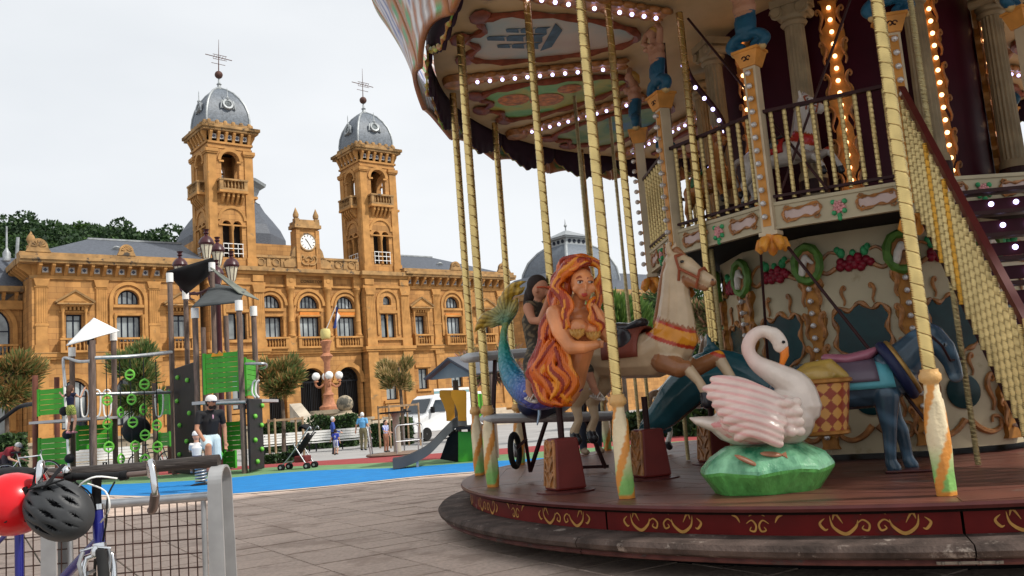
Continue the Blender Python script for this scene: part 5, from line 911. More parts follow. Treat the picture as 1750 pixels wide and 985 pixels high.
# cyclist at the far left and bicycles
p = gp(12, 800, 25); person('person', 'bending person in maroon shirt beside the cycles at far left', (p.x, p.y, 0), RAD(80), 1.6, (.20, .015, .025), (.05, .04, .05), hair=None, cap=[mat('helmet_grey', (.45, .45, .46), .4), M_capb], sleeve='short', pose=dict(pel=(0, .2, .85), che=(0, -.1, 1.08), nek=(0, -.26, 1.16), hed=(0, -.38, 1.2), sL=(.18, -.2, 1.14), sR=(-.18, -.2, 1.14), eL=(.22, -.26, .88), eR=(-.22, -.26, .88), hL=(.2, -.45, .8), hR=(-.2, -.45, .8), face=(0, -1, -.4)))
def bicycle(label, loc, rz, frame, group=None, wheelr=.34):
    B = thing('bicycle', label, 'bicycle', loc, rz, group); r = wheelr; fw, rw = V(.52, 0, r), V(-.52, 0, r); bb = V(-.06, 0, .28); st = V(-.2, 0, .82); hd = V(.36, 0, .84); hl = V(.40, 0, .66)
    for c in (fw, rw):
        k = MB(); k.tube([(c.x + r * math.cos(t * PI / 16), 0, c.z + r * math.sin(t * PI / 16)) for t in range(32)], .02, 8, closed=True); w = k.build('wheel', M_tyre, B, smooth=60)
        k = MB(); k.tube([(c.x + (r - .025) * math.cos(t * PI / 14), 0, c.z + (r - .025) * math.sin(t * PI / 14)) for t in range(28)], .011, 6, closed=True); k.tube([(c.x, -.05, c.z), (c.x, .05, c.z)], .02, 8)
        for q in range(16): a = q * PI / 8; k.tube([(c.x, .03 * (-1) ** q, c.z), (c.x + (r - .03) * math.cos(a), 0, c.z + (r - .03) * math.sin(a))], .0015, 4)
        k.build('rim', M_grey, w)
    k = MB()
    for a, b, t in ((bb, st, .016), (bb, hl, .019), (st, hd, .016), (hd + V(-.015, 0, .04), hl - V(-.01, 0, .03), .019)): k.tube([a, b], t, 10)
    for y in (-.06, .06):
        for a in (bb, st - V(0, 0, .08)): k.tube([a, rw + V(0, y, 0)], .009, 6)
        k.tube([hl, hl + V(.02, y, -.06), fw + V(0, y, 0)], .011, 6)
    k.build('frame', frame, B, smooth=60)
    k = MB(); k.tube([st, st + V(-.03, 0, .12)], .013, 8); k.build('seat_post', M_grey, B); k = MB(); k.ball(st + V(-.05, 0, .15), (.13, .065, .03), 10, 6); k.build('saddle', M_blk, B, smooth=60)
    k = MB(); k.tube([hd + V(0, 0, .02), hd + V(.02, 0, .12)], .014, 8); k.tube([hd + V(.03, -.28, .14), hd + V(.04, 0, .12), hd + V(.03, .28, .14)], .012, 8); k.build('handlebar', M_grey, B)
    k = MB(Matrix.Translation(bb) @ Matrix.Rotation(PI / 2, 4, 'X')); k.lathe([(.02, .04), (.09, .042), (.09, .046), (.02, .05)], 16); k.bar((0, 0, .06), (.12, -.1, .07), .018); k.bar((0, 0, -.06), (-.12, .1, -.07), .018); k.build('crankset', M_grey, B)
    return B
M_bw = mat('bike_white', (.7, .7, .7), .35, var=.05); M_bb = mat('bike_black', (.02, .02, .025), .35, var=.05)
bicycle('white bicycle leaning beside the bending person at far left', gp(45, 806, 24.5), RAD(20), M_bw); bicycle('dark bicycle parked behind the hanging rings, nearer one', gp(262, 800, 33), RAD(15), M_bb, 'parked cycles'); bicycle('red bicycle parked behind the hanging rings', gp(283, 799, 34.5), RAD(8), mat('bike_red', (.3, .02, .02), .35, var=.05), 'parked cycles')
# ------------------------------------------------------------------ carousel
CX0, CY0 = 3.749, 9.182; ZD = .44; RD = 4.4
CA = thing('carousel', 'two storey antique style carousel with cream and gold ornament and brass poles', 'carousel', (CX0, CY0, 0))
def pl(r, a, z): return Vector((r * math.cos(RAD(a)), r * math.sin(RAD(a)), z))
def rz(a): return Matrix.Rotation(RAD(a), 4, 'Z')
def frame(r, a, z): return rz(a) @ Matrix.Translation((r, 0, z)) @ Matrix.Rotation(PI / 2, 4, 'Z')   # local x tangential (ccw), -y outward, z up
def colmesh(name, fn, cf, nu, nv, m, parent=None, smooth=True):
    k = MB(); k.grid(fn, nu, nv); me = k.mesh(name, m, 60 if smooth else False); at = me.color_attributes.new('Col', 'FLOAT_COLOR', 'POINT')
    c = [tuple(cf(i / nu, j / nv)) + (1.0,) for j in range(nv + 1) for i in range(nu + 1)]; at.data.foreach_set('color', np.array(c, np.float32).ravel())
    return link(name, me, parent) if parent is not None else me
M_deck = mat('maroon_deck_board', (.115, .040, .027), .40, var=.28, scale=3, rnd=.18, bump=.12, bscale=40, spec=.4, stain=((.13, .085, .07), 2.2, .60))
M_deckd = mat('deck_gap', (.012, .007, .006), .9, var=0)
M_red = mat('maroon_skirt', (.135, .006, .005), .55, var=.25, scale=4, spec=.2, stain=((.085, .012, .010), 3, .60))
M_ringw = mat('worn_step_wood', (.07, .05, .042), .85, var=.5, scale=5, bump=.6, bscale=30, stain=((.24, .20, .17), 7, .585), detail=9, spec=.2)
M_gold = mat('gold_paint', (.38, .165, .035), .42, var=.25, scale=12, metal=.25); M_goldp = mat('gold_line', (.52, .26, .06), .45, var=.15, scale=20)
M_brass = mat('brass_pole', (.68, .50, .20), .27, metal=.92, var=.18, scale=7, spec=.6); M_brassd = mat('brass_dull', (.50, .40, .20), .38, metal=.8, var=.2, scale=7)
M_cream = mat('cream_panel', (.47, .40, .26), .45, var=.10, scale=2.5, stain=((.36, .29, .17), 3, .60)); M_creamw = mat('cream_post', (.56, .46, .31), .45, var=.12, scale=4)
M_orn = mat('brown_gold_scroll', (.34, .145, .045), .35, var=.4, scale=14, coat=.3, bump=.3, bscale=40); M_orange = mat('orange_panel', (.60, .26, .05), .45, var=.2, scale=7)
M_teal = mat('teal_mirror', (.003, .030, .034), .25, var=.5, scale=3, col2=(.006, .05, .055), spec=.25); M_purple = mat('purple_drum', (.04, .0025, .009), .45, var=.25, scale=2)
M_pink = mat('pink_inset', (.55, .42, .38), .5, var=.12, scale=6); M_drk = mat('dark_brown_rail', (.035, .012, .012), .4, var=.2, scale=8)
M_rose = mat('rose_pink', (.62, .28, .28), .45, var=.25, scale=20); M_leaf = mat('leaf_green', (.05, .34, .13), .45, var=.25, scale=20); M_crim = mat('crimson', (.24, .012, .028), .4, var=.3, scale=15); M_lgreen = mat('wreath_green', (.09, .20, .035), .45, var=.3, scale=15)
M_flower = mat('orange_flower', (.72, .20, .03), .4, var=.25, scale=9, col2=(.8, .36, .05)); M_glassb = mat('clear_bulb', (.62, .60, .58), .08, var=.3, scale=40, spec=.9, metal=.2)
M_litw = mat('lit_bulb_white', (.62, .56, 1.0), .3, var=0, emit=3.2); M_litg = mat('lit_bulb_warm', (1.0, .55, .24), .3, var=0, emit=4); M_black2 = mat('black_underside', (.012, .010, .010), .8, var=.2)
M_sock = mat('bulb_socket', (.3, .16, .06), .5, var=.1)
# platform
k = MB(); k.lathe([(1.0, .38), (4.36, .38), (4.36, .405), (1.0, .405)], 72); deck = k.build('deck', M_deckd, CA)
nb = 13; r0_, r1_ = 1.3, RD * math.cos(RAD(15)); bw = (r1_ - r0_) / nb; tn = math.tan(RAD(15)); bm_ = []
for i in range(nb):
    a, b = r0_ + bw * i + .006, r0_ + bw * (i + 1) - .006; k = MB(); k.hexa([(a, -a * tn + .006, .405), (b, -b * tn + .006, .405), (b, b * tn - .006, .405), (a, a * tn - .006, .405)], [(a, -a * tn + .006, ZD), (b, -b * tn + .006, ZD), (b, b * tn - .006, ZD), (a, a * tn - .006, ZD)]); bm_.append(k.mesh('deck_board', M_deck))
k = MB(); P = [(r1_ + .004, -r1_ * tn + .02)] + [(RD * math.cos(RAD(t)), RD * math.sin(RAD(t))) for t in np.linspace(-14.8, 14.8, 13)] + [(r1_ + .004, r1_ * tn - .02)]; k.prism(P, .405, ZD, lambda a, b, t: (a, b, t)); bm_.append(k.mesh('deck_board', M_deck))
for s_ in range(12):
    for me in bm_: link('deck_board', me, deck, rot=(0, 0, RAD(-123 + 30 * s_)), loc=(0, 0, random.uniform(-.002, .001)))
k = MB(); k.lathe([(RD - .02, .40), (RD + .012, .402), (RD + .02, .422), (RD + .012, ZD - .001), (RD - .02, ZD - .002)], 96); k.build('deck_lip', mat('maroon_lip', (.085, .02, .018), .3, var=.2, scale=6), CA, smooth=40)
RS = 4.33
def strip2(k, pts, w0, w1, fn, n=5):
    P = [np.array(p) for p in spline([(a, b, 0) for a, b in pts], n)]; m = len(P); vs = []
    for i, p in enumerate(P):
        d = P[min(i + 1, m - 1)] - P[max(i - 1, 0)]; d = d / (np.linalg.norm(d) + 1e-9); t = i / (m - 1); w = w0 + (w1 - w0) * math.sin(PI * t); nx = np.array([-d[1], d[0], 0]) * w / 2; vs += [fn(*(p + nx)[:2]), fn(*(p - nx)[:2])]
    k.add(vs, [(2 * i, 2 * i + 1, 2 * i + 3, 2 * i + 2) for i in range(m - 1)])
def skirt_fn(c): return lambda a, b: ((RS + .004) * math.cos(c + a / RS), (RS + .004) * math.sin(c + a / RS), b)
def motif_big(k, c):
    f = skirt_fn(c); z = .325
    for s_ in (-1, 1):
        strip2(k, [(s_ * .27, z + .03), (s_ * .30, z - .0), (s_ * .275, z - .035), (s_ * .255, z - .03)], .002, .016, f); strip2(k, [(s_ * .24, z + .045), (s_ * .225, z - .02), (s_ * .16, z - .06), (s_ * .10, z - .02), (s_ * .085, z + .02)], .002, .02, f)
        strip2(k, [(s_ * .17, z + .0), (s_ * .20, z + .05), (s_ * .215, z + .05), (s_ * .225, z + .02)], .002, .015, f); strip2(k, [(s_ * .10, z - .01), (s_ * .06, z + .02), (s_ * .025, z - .005), (s_ * .035, z - .04), (s_ * .065, z - .03), (s_ * .055, z - .012)], .004, .012, f); strip2(k, [(s_ * .07, z + .05), (s_ * .03, z + .065), (0, z + .075)], .002, .008, f)
def motif_small(k, c):
    f = skirt_fn(c); z = .315
    for s_ in (-1, 1): strip2(k, [(s_ * .16, z + .06), (s_ * .13, z + .05), (s_ * .11, z + .015)], .002, .014, f); strip2(k, [(s_ * .07, z + .01), (s_ * .035, z + .03), (s_ * .01, z), (s_ * .02, z - .035), (s_ * .05, z - .03), (s_ * .04, z - .01)], .004, .012, f); strip2(k, [(s_ * .05, z + .055), (s_ * .02, z + .07), (0, z + .08)], .002, .008, f)
k = MB(); h = RAD(14.9)
k.lathe([(RS - .03, .18), (RS, .18), (RS, .405), (RS - .03, .405)], 14, (0, 0, 0), -h, h); sk_me = k.mesh('skirt_panel', M_red, 40); mo_me = []
for fn_, c_ in ((motif_big, -.155), (motif_small, 0), (motif_big, .155)): mo = MB(); fn_(mo, c_); mo_me.append(mo.mesh('painted_scroll', M_goldp))
sc_ = MB()
for t in (-.2, -.07, .07, .2): sc_.M = frame(RS, math.degrees(t), .388); sc_.lathe([(.012, 0), (.012, .0)], 6); sc_.M = rz(math.degrees(t)); sc_.ball((RS + .004, 0, .385), .011, 6, 5)
sc_.M = None; sc_me = sc_.mesh('screw_head', M_red)
for s_ in range(12): o = link('skirt_panel', sk_me, CA, rot=(0, 0, RAD(-123 + 30 * s_))); [link('painted_scroll', q_, o) for q_ in mo_me]; link('screw_heads', sc_me, o, kind='stuff')
k = MB(); k.lathe([(RS + .005, .175), (4.60, .165), (4.645, .185), (4.655, .215), (4.63, .245), (RS + .005, .255)], 12, (0, 0, 0), -RAD(14.95), RAD(14.95))
n_ = 13; k.f += [tuple(i * n_ for i in range(6)), tuple(i * n_ + 12 for i in range(5, -1, -1))]; k.mi += [0, 0]; st_me = k.mesh('step_board', M_ringw, 40)
k = MB(); k.lathe([(4.50, .135), (4.60, .135), (4.612, .15), (4.60, .166), (4.50, .166)], 12, (0, 0, 0), -RAD(14.95), RAD(14.95)); st2 = k.mesh('step_trim', mat('worn_maroon_trim', (.10, .035, .03), .6, var=.4, scale=8, stain=((.06, .05, .045), 5, .55)), 40)
k = MB(frame(4.612, 14.6, .152)); k.box(-.16, .16, -.008, 0, -.008, .008); 
for x in (-.13, -.05, .05, .13): k.ball((x, -.014, 0), .01, 6, 4)
hg = k.mesh('hinge_plate', mat('dull_hinge', (.20, .17, .14), .6, metal=.4, var=.3, scale=20))
for s_ in range(12): o = link('step_board', st_me, CA, rot=(0, 0, RAD(-123 + 30 * s_))); link('step_trim', st2, o); (link('hinge_plate', hg, o) if s_ == 0 else None)
k = MB(); k.lathe([(4.0, -.02), (4.0, .38), (1.2, .38)], 48); k.build('under_shade_frame', M_black2, CA)  # black cylinder: its colour stands in for deep shade below the step ring
# brass poles with painted sleeves
def twist_mesh(L_, r, pitch, m, nseg=14, step=.014, depth=.07):
    nz = max(12, int(L_ / step)); k = MB()
    us = [0, .022, .05, .14] + list(np.linspace(.24, .90, nseg - 5)) + [.978, 1.0]; nu = len(us) - 1   # columns follow the helix, so the groove is a real channel
    def fn(u, v):
        z = L_ * v; uu = us[round(u * nu)]; t = 2 * PI * uu - 2 * PI * z / pitch; d = min(uu, 1 - uu); rr = r * (1 - depth * (1 if d < .03 else 0)); return (rr * math.cos(t), rr * math.sin(t), z)
    k.grid(fn, nu, nz); k.mi = [1 if (i % nu) in (0, nu - 1) else 0 for i in range(len(k.f))]; me = k.mesh('pole', [m, M_groove], 50); return me
M_groove = mat('brass_groove', (.26, .165, .05), .45, metal=.6, var=0)
pole_me = twist_mesh(3.62, .041, .10, M_brass); thin_me = twist_mesh(3.4, .026, .05, M_brassd, 10, .012); M_sl = paint('painted_sleeve', .35, .3, .25, 40)
def slv(u, v):
    z = .74 * v; t = 2 * PI * u; sw = math.sin(2 * t - z * 13); r = .062 + .012 * math.sin(PI * min(1, z / .55)) * (1 if z < .55 else 0) + .005 * sw + (.004 * math.sin(5 * t + 9 * z)); r = r if z < .56 else .056 if z < .6 else .05 if z < .66 else .074 if z < .72 else .06
    return (r * math.cos(t), r * math.sin(t), z)
def slc(u, v):
    z = .74 * v; t = 2 * PI * u; sw = math.sin(2 * t - z * 13); w = min(1, max(0, (z - .12) / .18)); g = np.array([.24, .50, .14]); cr = np.array([.74, .62, .40]); og = np.array([.66, .27, .05])
    if z > .64: return (.62, .36, .13)
    return og if sw > .55 or z < .03 else g * (1 - w) + cr * w
sl_me = colmesh('pole_sleeve', slv, slc, 24, 44, M_sl)
PANG = [(-80, 4.1), (-108.5, 4.1), (-138, 4.1), (-166.5, 4.18), (-188, 4.3), (-205, 4.2), (-232, 4.2), (-259, 4.2), (-285, 4.1), (-312, 4.1), (-340, 4.1)]
for a, rp_ in PANG: o = link('pole', pole_me, CA, loc=pl(rp_, a, 1.17), rot=(0, 0, RAD(a * 7))); link('pole_sleeve', sl_me, o, loc=(0, 0, 1.0 * ZD - 1.17), scale=(.86, .86, 1))
for r, a, z0 in ((3.0, 160, 1.0), (3.0, 140, .45), (2.3, 120, .45), (2.9, 112, .45), (2.5, 95, .45), (3.3, 100, .45), (2.47, -98.5, .45), (2.0, -155, .45), (2.05, 172, .45), (2.6, 150, .45)):
    o = link('slender_pole', thin_me, CA, loc=pl(r, a, z0)); o.scale = (1, 1, (4.8 - z0 if r > 2.3 else 2.5 - z0) / 3.4)
for x_, y_, Y_, z0 in ((938, 450, 7.5, 1.5), (1083, 470, 7.75, 1.7), (1206, 440, 8.1, 1.6)):   # poles that carry the mermaid, the horse and the dolphin
    q = atY(x_, y_, Y_); o = link('figure_pole', pole_me, CA, loc=(q.x - CX0, q.y - CY0, z0)); o.scale = (.86, .86, (4.8 - z0) / 3.62)
# ceiling, canopy
ZC = 4.82
M_ceil = mat('ceiling_cream', (.58, .42, .22), .6, var=.12, scale=2.5, stain=((.42, .30, .17), 2, .6))
k = MB(); k.lathe([(1.2, ZC + .06), (4.40, ZC)], 12, (0, 0, 0), -RAD(15), RAD(15)); k.lathe([(4.40, ZC + .05), (1.2, ZC + .11)], 12, (0, 0, 0), -RAD(15), RAD(15)); ce_me = k.mesh('ceiling_panel', M_ceil)
def ramp_mat(name, cols, scale, dist=0, rough=.5):
    m = bpy.data.materials.new(name); m.use_nodes = True; n = m.node_tree.nodes; L_ = m.node_tree.links; b = n['Principled BSDF']; b.inputs['Roughness'].default_value = rough; t = n.new('ShaderNodeTexNoise'); t.inputs['Scale'].default_value = scale; t.inputs['Detail'].default_value = 6; t.inputs['Distortion'].default_value = dist
    L_.new(n.new('ShaderNodeNewGeometry').outputs['Position'], t.inputs['Vector']); r = n.new('ShaderNodeValToRGB'); L_.new(t.outputs['Fac'], r.inputs[0])
    while len(r.color_ramp.elements) < len(cols): r.color_ramp.elements.new(.5)
    for i, c in enumerate(cols): r.color_ramp.elements[i].position = .28 + .44 * i / (len(cols) - 1); r.color_ramp.elements[i].color = tuple(c) + (1,)
    L_.new(r.outputs[0], b.inputs['Base Color']); return m
PTS = [ramp_mat('painting_sea', [(.20, .34, .38), (.36, .44, .42), (.55, .45, .36), (.5, .36, .28)], 1.2), ramp_mat('painting_flowers', [(.12, .35, .10), (.20, .42, .12), (.45, .40, .06), (.14, .26, .06)], 2.2, .6), ramp_mat('painting_hills', [(.07, .16, .28), (.10, .20, .08), (.24, .28, .10), (.30, .34, .26)], 2.0, .4), ramp_mat('painting_dusk', [(.18, .06, .08), (.3, .14, .10), (.42, .30, .16)], 2.0)]
out = spline([(2.35, .12), (2.7, .34), (3.2, .5), (3.75, .56), (4.02, .42), (3.95, .2), (4.12, .0), (3.95, -.2), (4.02, -.42), (3.75, -.56), (3.2, -.5), (2.7, -.34), (2.35, -.12)], 4, True)
zc_ = lambda r: ZC + .06 * (4.4 - r) / 3.2
k = MB(); k.prism([(p[0], p[1]) for p in out], -.015, .0, lambda a, b, t: (a, b, zc_(a) + t - .004)); pan = [k.mesh('painting', m) for m in PTS]
k = MB(); k.tube([(p[0], p[1], zc_(p[0]) - .03) for p in out], [.035 + .014 * math.sin(i * 1.9) for i in range(len(out))], 6, closed=True)
for x, y in ((4.16, 0), (4.04, .5), (4.04, -.5)): k.ball((x, y, zc_(x) - .03), (.11, .16, .03), 8, 6)
pf_me = k.mesh('painting_frame', mat('red_brown_frame', (.22, .06, .03), .45, var=.3, scale=10), 50)
def beam_prof(): 
    k = MB(); 
    for x0, x1, w, h in ((2.3, 4.22, .075, .05),): k.box(x0, x1, -w, w, ZC - .03, ZC + .02)
    for i in range(13):
        x = 2.35 + i * .145
        for s_ in (-1, 1): k.ball((x, s_ * .085, ZC - .02), (.085, .04, .035), 8, 5)
    k.lathe([(.0, -.08), (.14, -.07), (.16, .0), (.1, .05)], 10, (4.2, 0, ZC - .01)); return k.mesh('ceiling_beam', M_orn, 50)
bm_me = beam_prof(); k = MB(); k.ball((0, 0, 0), .021, 10, 7); lit_me = k.mesh('lit_bulb', M_litw, 60); k = MB(); k.ball((0, 0, 0), .021, 10, 7); litg_me = k.mesh('lit_bulb', M_litg, 60)
k = MB(); k.ball((0, 0, 0), .027, 8, 6); k.lathe([(.016, .02), (.016, .045)], 6); clr_me = k.mesh('clear_bulb', M_glassb, 30)
k = MB(); k.lathe([(.05, 0), (.03, -.02), (.045, -.03), (.0, -.02)], 8); sock_me = k.mesh('bulb_rose', M_orn)
for s_ in range(12):
    a = -183 + 30 * s_; mid = a + 15
    o = link('ceiling_panel', ce_me, CA, rot=(0, 0, RAD(mid))); pt = link('painting', pan[{0: 0, 11: 1, 10: 2, 1: 1}.get(s_, 3)], o); link('painting_frame', pf_me, o)
    kind = {0: 0, 11: 1, 10: 2, 1: 1}.get(s_, 3)
    if s_ in (0, 1, 11, 10, 9, 8) or s_ < 4:
        q = MB()
        if kind == 0:   # sailing ship
            for dx, w, h in ((-.17, .07, .46), (0.02, .085, .6), (.2, .07, .44)):
                for r3 in range(3): b0_ = 3.30 + h * r3 / 3; w3 = w * (1.1 - .22 * r3); q.prism([(b0_, dx - w3), (b0_ + .03, dx + .03), (b0_, dx + w3), (b0_ + h / 3 - .02, dx + w3 * .8), (b0_ + h / 3, dx + .02), (b0_ + h / 3 - .02, dx - w3 * .8)], -.004, 0, lambda a_, b_, t: (a_, b_, zc_(a_) - .024 + t))
            q.prism([(3.27, -.30), (3.17, -.2), (3.16, .2), (3.27, .36)], -.004, 0, lambda a_, b_, t: (a_, b_, zc_(a_) - .024 + t)); q.build('painted_ship', mat('ship_blue', (.05, .10, .15), .5, var=.4, scale=8), o)
        elif kind == 1:
            for x, y, r in ((3.7, .12, .2), (3.35, -.1, .22), (3.0, .1, .15)): q.lathe([(r, 0), (r * .4, -.005), (0, -.006)], 14, (x, y, zc_(x) - .022))
            q.build('painted_sunflower', mat('sunflower', (.50, .16, .03), .5, var=.5, scale=14), o)
    b = link('ceiling_beam', bm_me, CA, rot=(0, 0, RAD(a)))
    for i in range(13): link('lit_bulb', lit_me, b, loc=(2.42 + i * .14, 0, ZC - .062))
# canopy cone above, out of view, added for its shade; rounding boards outside
k = MB(); k.lathe([(4.5, 5.25), (3.2, 6.3), (1.2, 7.2), (0, 7.5)], 36); k.build('unseen_canopy_roof', mat('canopy_cloth', (.28, .05, .05), .8, var=.1), CA, smooth=40)
M_rb = paint('rounding_paint', .45, .2, .4, 30)
def rbf(u, v): a = (u - .5) * RAD(14.6); r = 4.60 + .50 * v ** 1.5 + .03 * math.sin(u * PI); z = 4.62 + 1.25 * v + (.12 * abs(math.sin(u * PI * 1.0)) - .12) * (1 - v); return (r * math.cos(a), r * math.sin(a), z)
def rbc(u, v):
    e = min(u, 1 - u); s_ = math.sin(u * 31 + math.sin(v * 17) * 1.5)
    if e < .07 or v < .05 or v > .94: return (.36, .14, .05)
    if .07 < e < .17: return (.06, .30, .10) if math.sin(v * 30) > -.2 else (.40, .16, .05)
    if .30 < e and .3 < v < .8: return (.08, .12, .34) if s_ > .2 else (.55, .55, .62)
    return (.60, .58, .58) if s_ > .2 else ((.30, .24, .22) if s_ > -.5 else (.34, .13, .05))
rb_me = colmesh('rounding_board', rbf, rbc, 18, 16, M_rb)
def vlf(u, v): a = (u - .5) * RAD(14.8); r = 4.47; drop = .13 + .24 * (1 - abs(2 * u - 1)) ** .7 + .035 * abs(math.sin(u * PI * 7)); return (r * math.cos(a), r * math.sin(a), ZC + .12 - (drop + .1) * v)
k = MB(); k.grid(vlf, 28, 3); vl_me = k.mesh('valance_panel', mat('dark_valance', (.028, .012, .022), .7, var=.2, scale=5), 60)
k = MB(); e = [Vector(vlf(i / 28, 1)) for i in range(29)]; k.tube([p * 1.004 for p in e], [.018 + .012 * math.sin(i * 1.6) for i in range(29)], 6); ve_me = k.mesh('valance_edging', ramp_mat('green_gold_edge', [(.10, .30, .04), (.38, .40, .05), (.36, .10, .03), (.14, .34, .06)], 7), 50)
for s_ in range(24):
    a = -190.5 + 15 * s_; o = link('rounding_board', rb_me, CA, rot=(0, 0, RAD(a))); m_ = o.modifiers.new('t', 'SOLIDIFY'); m_.thickness = .05
    o = link('valance_panel', vl_me, CA, rot=(0, 0, RAD(a))); m_ = o.modifiers.new('t', 'SOLIDIFY'); m_.thickness = .03; link('valance_edging', ve_me, o)
# upper deck
RU = 2.227; ap = RU * math.cos(RAD(15)); hw = RU * math.sin(RAD(15)); UA = -116.3
k = MB(); k.lathe([(.9, 2.50), (RU - .06, 2.51), (RU - .06, 2.66), (.9, 2.66)], 12, (0, 0, 0), RAD(UA + 15), RAD(UA + 375)); k.build('upper_floor', M_black2, CA)
def cart(k, cx, cz, w, h, fn, r=.011):
    P = spline([(cx - w, cz - h * .2), (cx - w * .92, cz + h * .55), (cx - w * .55, cz + h * .75), (cx - w * .2, cz + h * .62), (cx + w * .3, cz + h * .85), (cx + w * .85, cz + h * .95), (cx + w * 1.02, cz + h * .3), (cx + w * .9, cz - h * .35), (cx + w * .5, cz - h * .75), (cx + w * .1, cz - h * .6), (cx - w * .4, cz - h * .9), (cx - w * .85, cz - h * .85)], 5, True)
    k.tube([fn(p[0], p[1]) for p in P], [r * (1 + .45 * math.sin(i * .9)) for i in range(len(P))], 6, closed=True)
    for q in (-1, 1):
        for z_, d in ((.75, 1), (-.75, -1)):
            k.tube([fn(cx + q * (w * .75 + .03 * math.cos(t * 1.1) * (1 - t / 8)), cz + z_ * h + .03 * d * math.sin(t * 1.1) * (1 - t / 8)) for t in range(7)], [r * .9 - t * .0008 for t in range(7)], 5)
    return P
def rose(o, x, z, fn, s=1.0):
    k = MB(); random.seed(3)
    for i in range(16): t = i * 2.4; r_ = .014 * math.sqrt(i) * s; q = fn(x + r_ * math.cos(t), z + r_ * math.sin(t)); k.ball(q, .018 * s, 6, 5)
    k.build('rose', M_rose, o, smooth=60); k = MB()
    for dx, dz in ((-.05, .05), (.06, .045), (0, -.09), (.05, -.05), (-.05, -.06), (0, -.12)): q = fn(x + dx * s, z + dz * s); k.ball(q, (.026 * s, .02 * s, .026 * s), 6, 5)
    k.build('rose_leaf', M_leaf, o, smooth=60, kind='stuff')
M_rail2 = mat('brass_baluster', (.66, .50, .22), .34, metal=.7, var=.15, scale=9); bal_me = twist_mesh(.80, .020, .045, M_rail2, 9, .009, .10)
def fasc(i):
    a = UA + 30 * i; F = frame(ap, a, 0); k = MB(F); k.box(-hw, hw, -.015, .03, 2.50, 2.70); k.m = 0; k.box(-hw, hw, -.03, .03, 2.695, 2.725); k.box(-hw, hw, -.03, .03, 2.49, 2.512); o = k.build('fascia_panel', M_cream, CA)
    fn = lambda x, z: F @ V(x, -.026, z)
    for cx in (-.30, .30):
        k = MB(); P = cart(k, cx, 2.605, .155, .062, fn); k.build('cartouche', M_orn, o, smooth=50); k = MB(F); k.prism([(p[0], p[1]) for p in P], -.02, -.014); k.build('cartouche_inset', M_pink, o)
    rose(o, 0, 2.60, fn, .85)
    k = MB(F)
    if i != 1:
        k.box(-hw, hw, -.02, .02, 2.765, 2.79); ro = k.build('railing', M_drk, CA); k = MB(F); k.box(-hw, hw, -.025, .025, 3.53, 3.56); k.build('top_rail', M_drk, ro)
        for j in range(9): link('baluster', bal_me, ro, loc=F @ V(-hw + .115 + (2 * hw - .23) * j / 8, 0, 2.745))
pend = MB(); pend.lathe([(.06, .02), (.075, -.02), (.05, -.07), (.06, -.1), (.03, -.16), (0, -.18)], 10)
for t in range(5):
    c, s_ = math.cos(t * 2 * PI / 5), math.sin(t * 2 * PI / 5); pend.tube([(c * .03, s_ * .03, -.02), (c * .10, s_ * .10, -.05), (c * .12, s_ * .12, -.10), (c * .10, s_ * .10, -.14)], [.03, .045, .04, .015], 8)
pend_me = pend.mesh('flower_pendant', M_flower, 60)
M_cary = paint('statue_paint', .5, .1, .3, 50)
TAIL = (.012, .085, .15); FLS = (.42, .22, .13); HRB = (.55, .34, .08)
cary = [('t', [(0, 0, .60), (0, .01, .50), (0, .015, .42), (0, 0, .34), (.0, -.01, .24), (0, 0, .17)], [.07, .09, .075, .082, .078, .06], TAIL, (1.15, .8)), ('t', [(0, 0, .42), (0, .015, .52), (0, .02, .60), (0, .01, .68)], [.072, .07, .085, .06], FLS, (1.2, .75)), ('t', [(0, 0, .68), (0, -.01, .75)], [.035, .033], FLS), ('e', (0, -.02, .80), (.05, .055, .065), FLS), ('e', (0, .0, .825), (.06, .06, .06), HRB), ('t', [(0, .03, .80), (0, .05, .70)], [.05, .03], HRB)]
for s_ in (-1, 1):
    cary += [('t', [(s_ * .08, .01, .665), (s_ * .16, -.02, .76), (s_ * .11, -.01, .86), (s_ * .05, 0, .88)], [.035, .03, .026, .022], FLS), ('e', (s_ * .04, -.065, .60), (.035, .035, .035), FLS)]
    cary += [('t', spline([(s_ * .02, 0, .19), (s_ * .11, 0, .16), (s_ * .15, 0, .08), (s_ * .10, 0, .02), (s_ * .05, 0, .05), (s_ * .07, 0, .09)], 4), list(np.linspace(.055, .028, 21)), TAIL)]
cary.append(('t', [(-.11, 0, .0), (.11, 0, .0)], [.04, .04], (.55, .38, .16)))
cb = blob('caryatid', cary, .009, None, M_cary, 2, recol=lambda co, c: np.where((c[:, 2:] > .14) & (c[:, 2:] < .16) & (co[:, 2:] > .44), np.array([FLS]), c) ); cary_me = cb.data; bpy.data.objects.remove(cb)
k = MB(); k.hexa([(-.07, -.07, 0), (.07, -.07, 0), (.07, .07, 0), (-.07, .07, 0)], [(-.115, -.1, .13), (.115, -.1, .13), (.115, .1, .13), (-.115, .1, .13)]); k.box(-.125, .125, -.11, .11, .13, .155); cap_me = k.mesh('capital', M_orange)
k = MB()
for s_ in (-1, 1): k.tube([(s_ * (.02 + .018 * math.cos(t)), -.088, .07 + .018 * math.sin(t)) for t in np.linspace(0, 5, 9)], .006, 5)
capo_me = k.mesh('capital_scroll', M_drk)
for i in range(12): fasc(i)
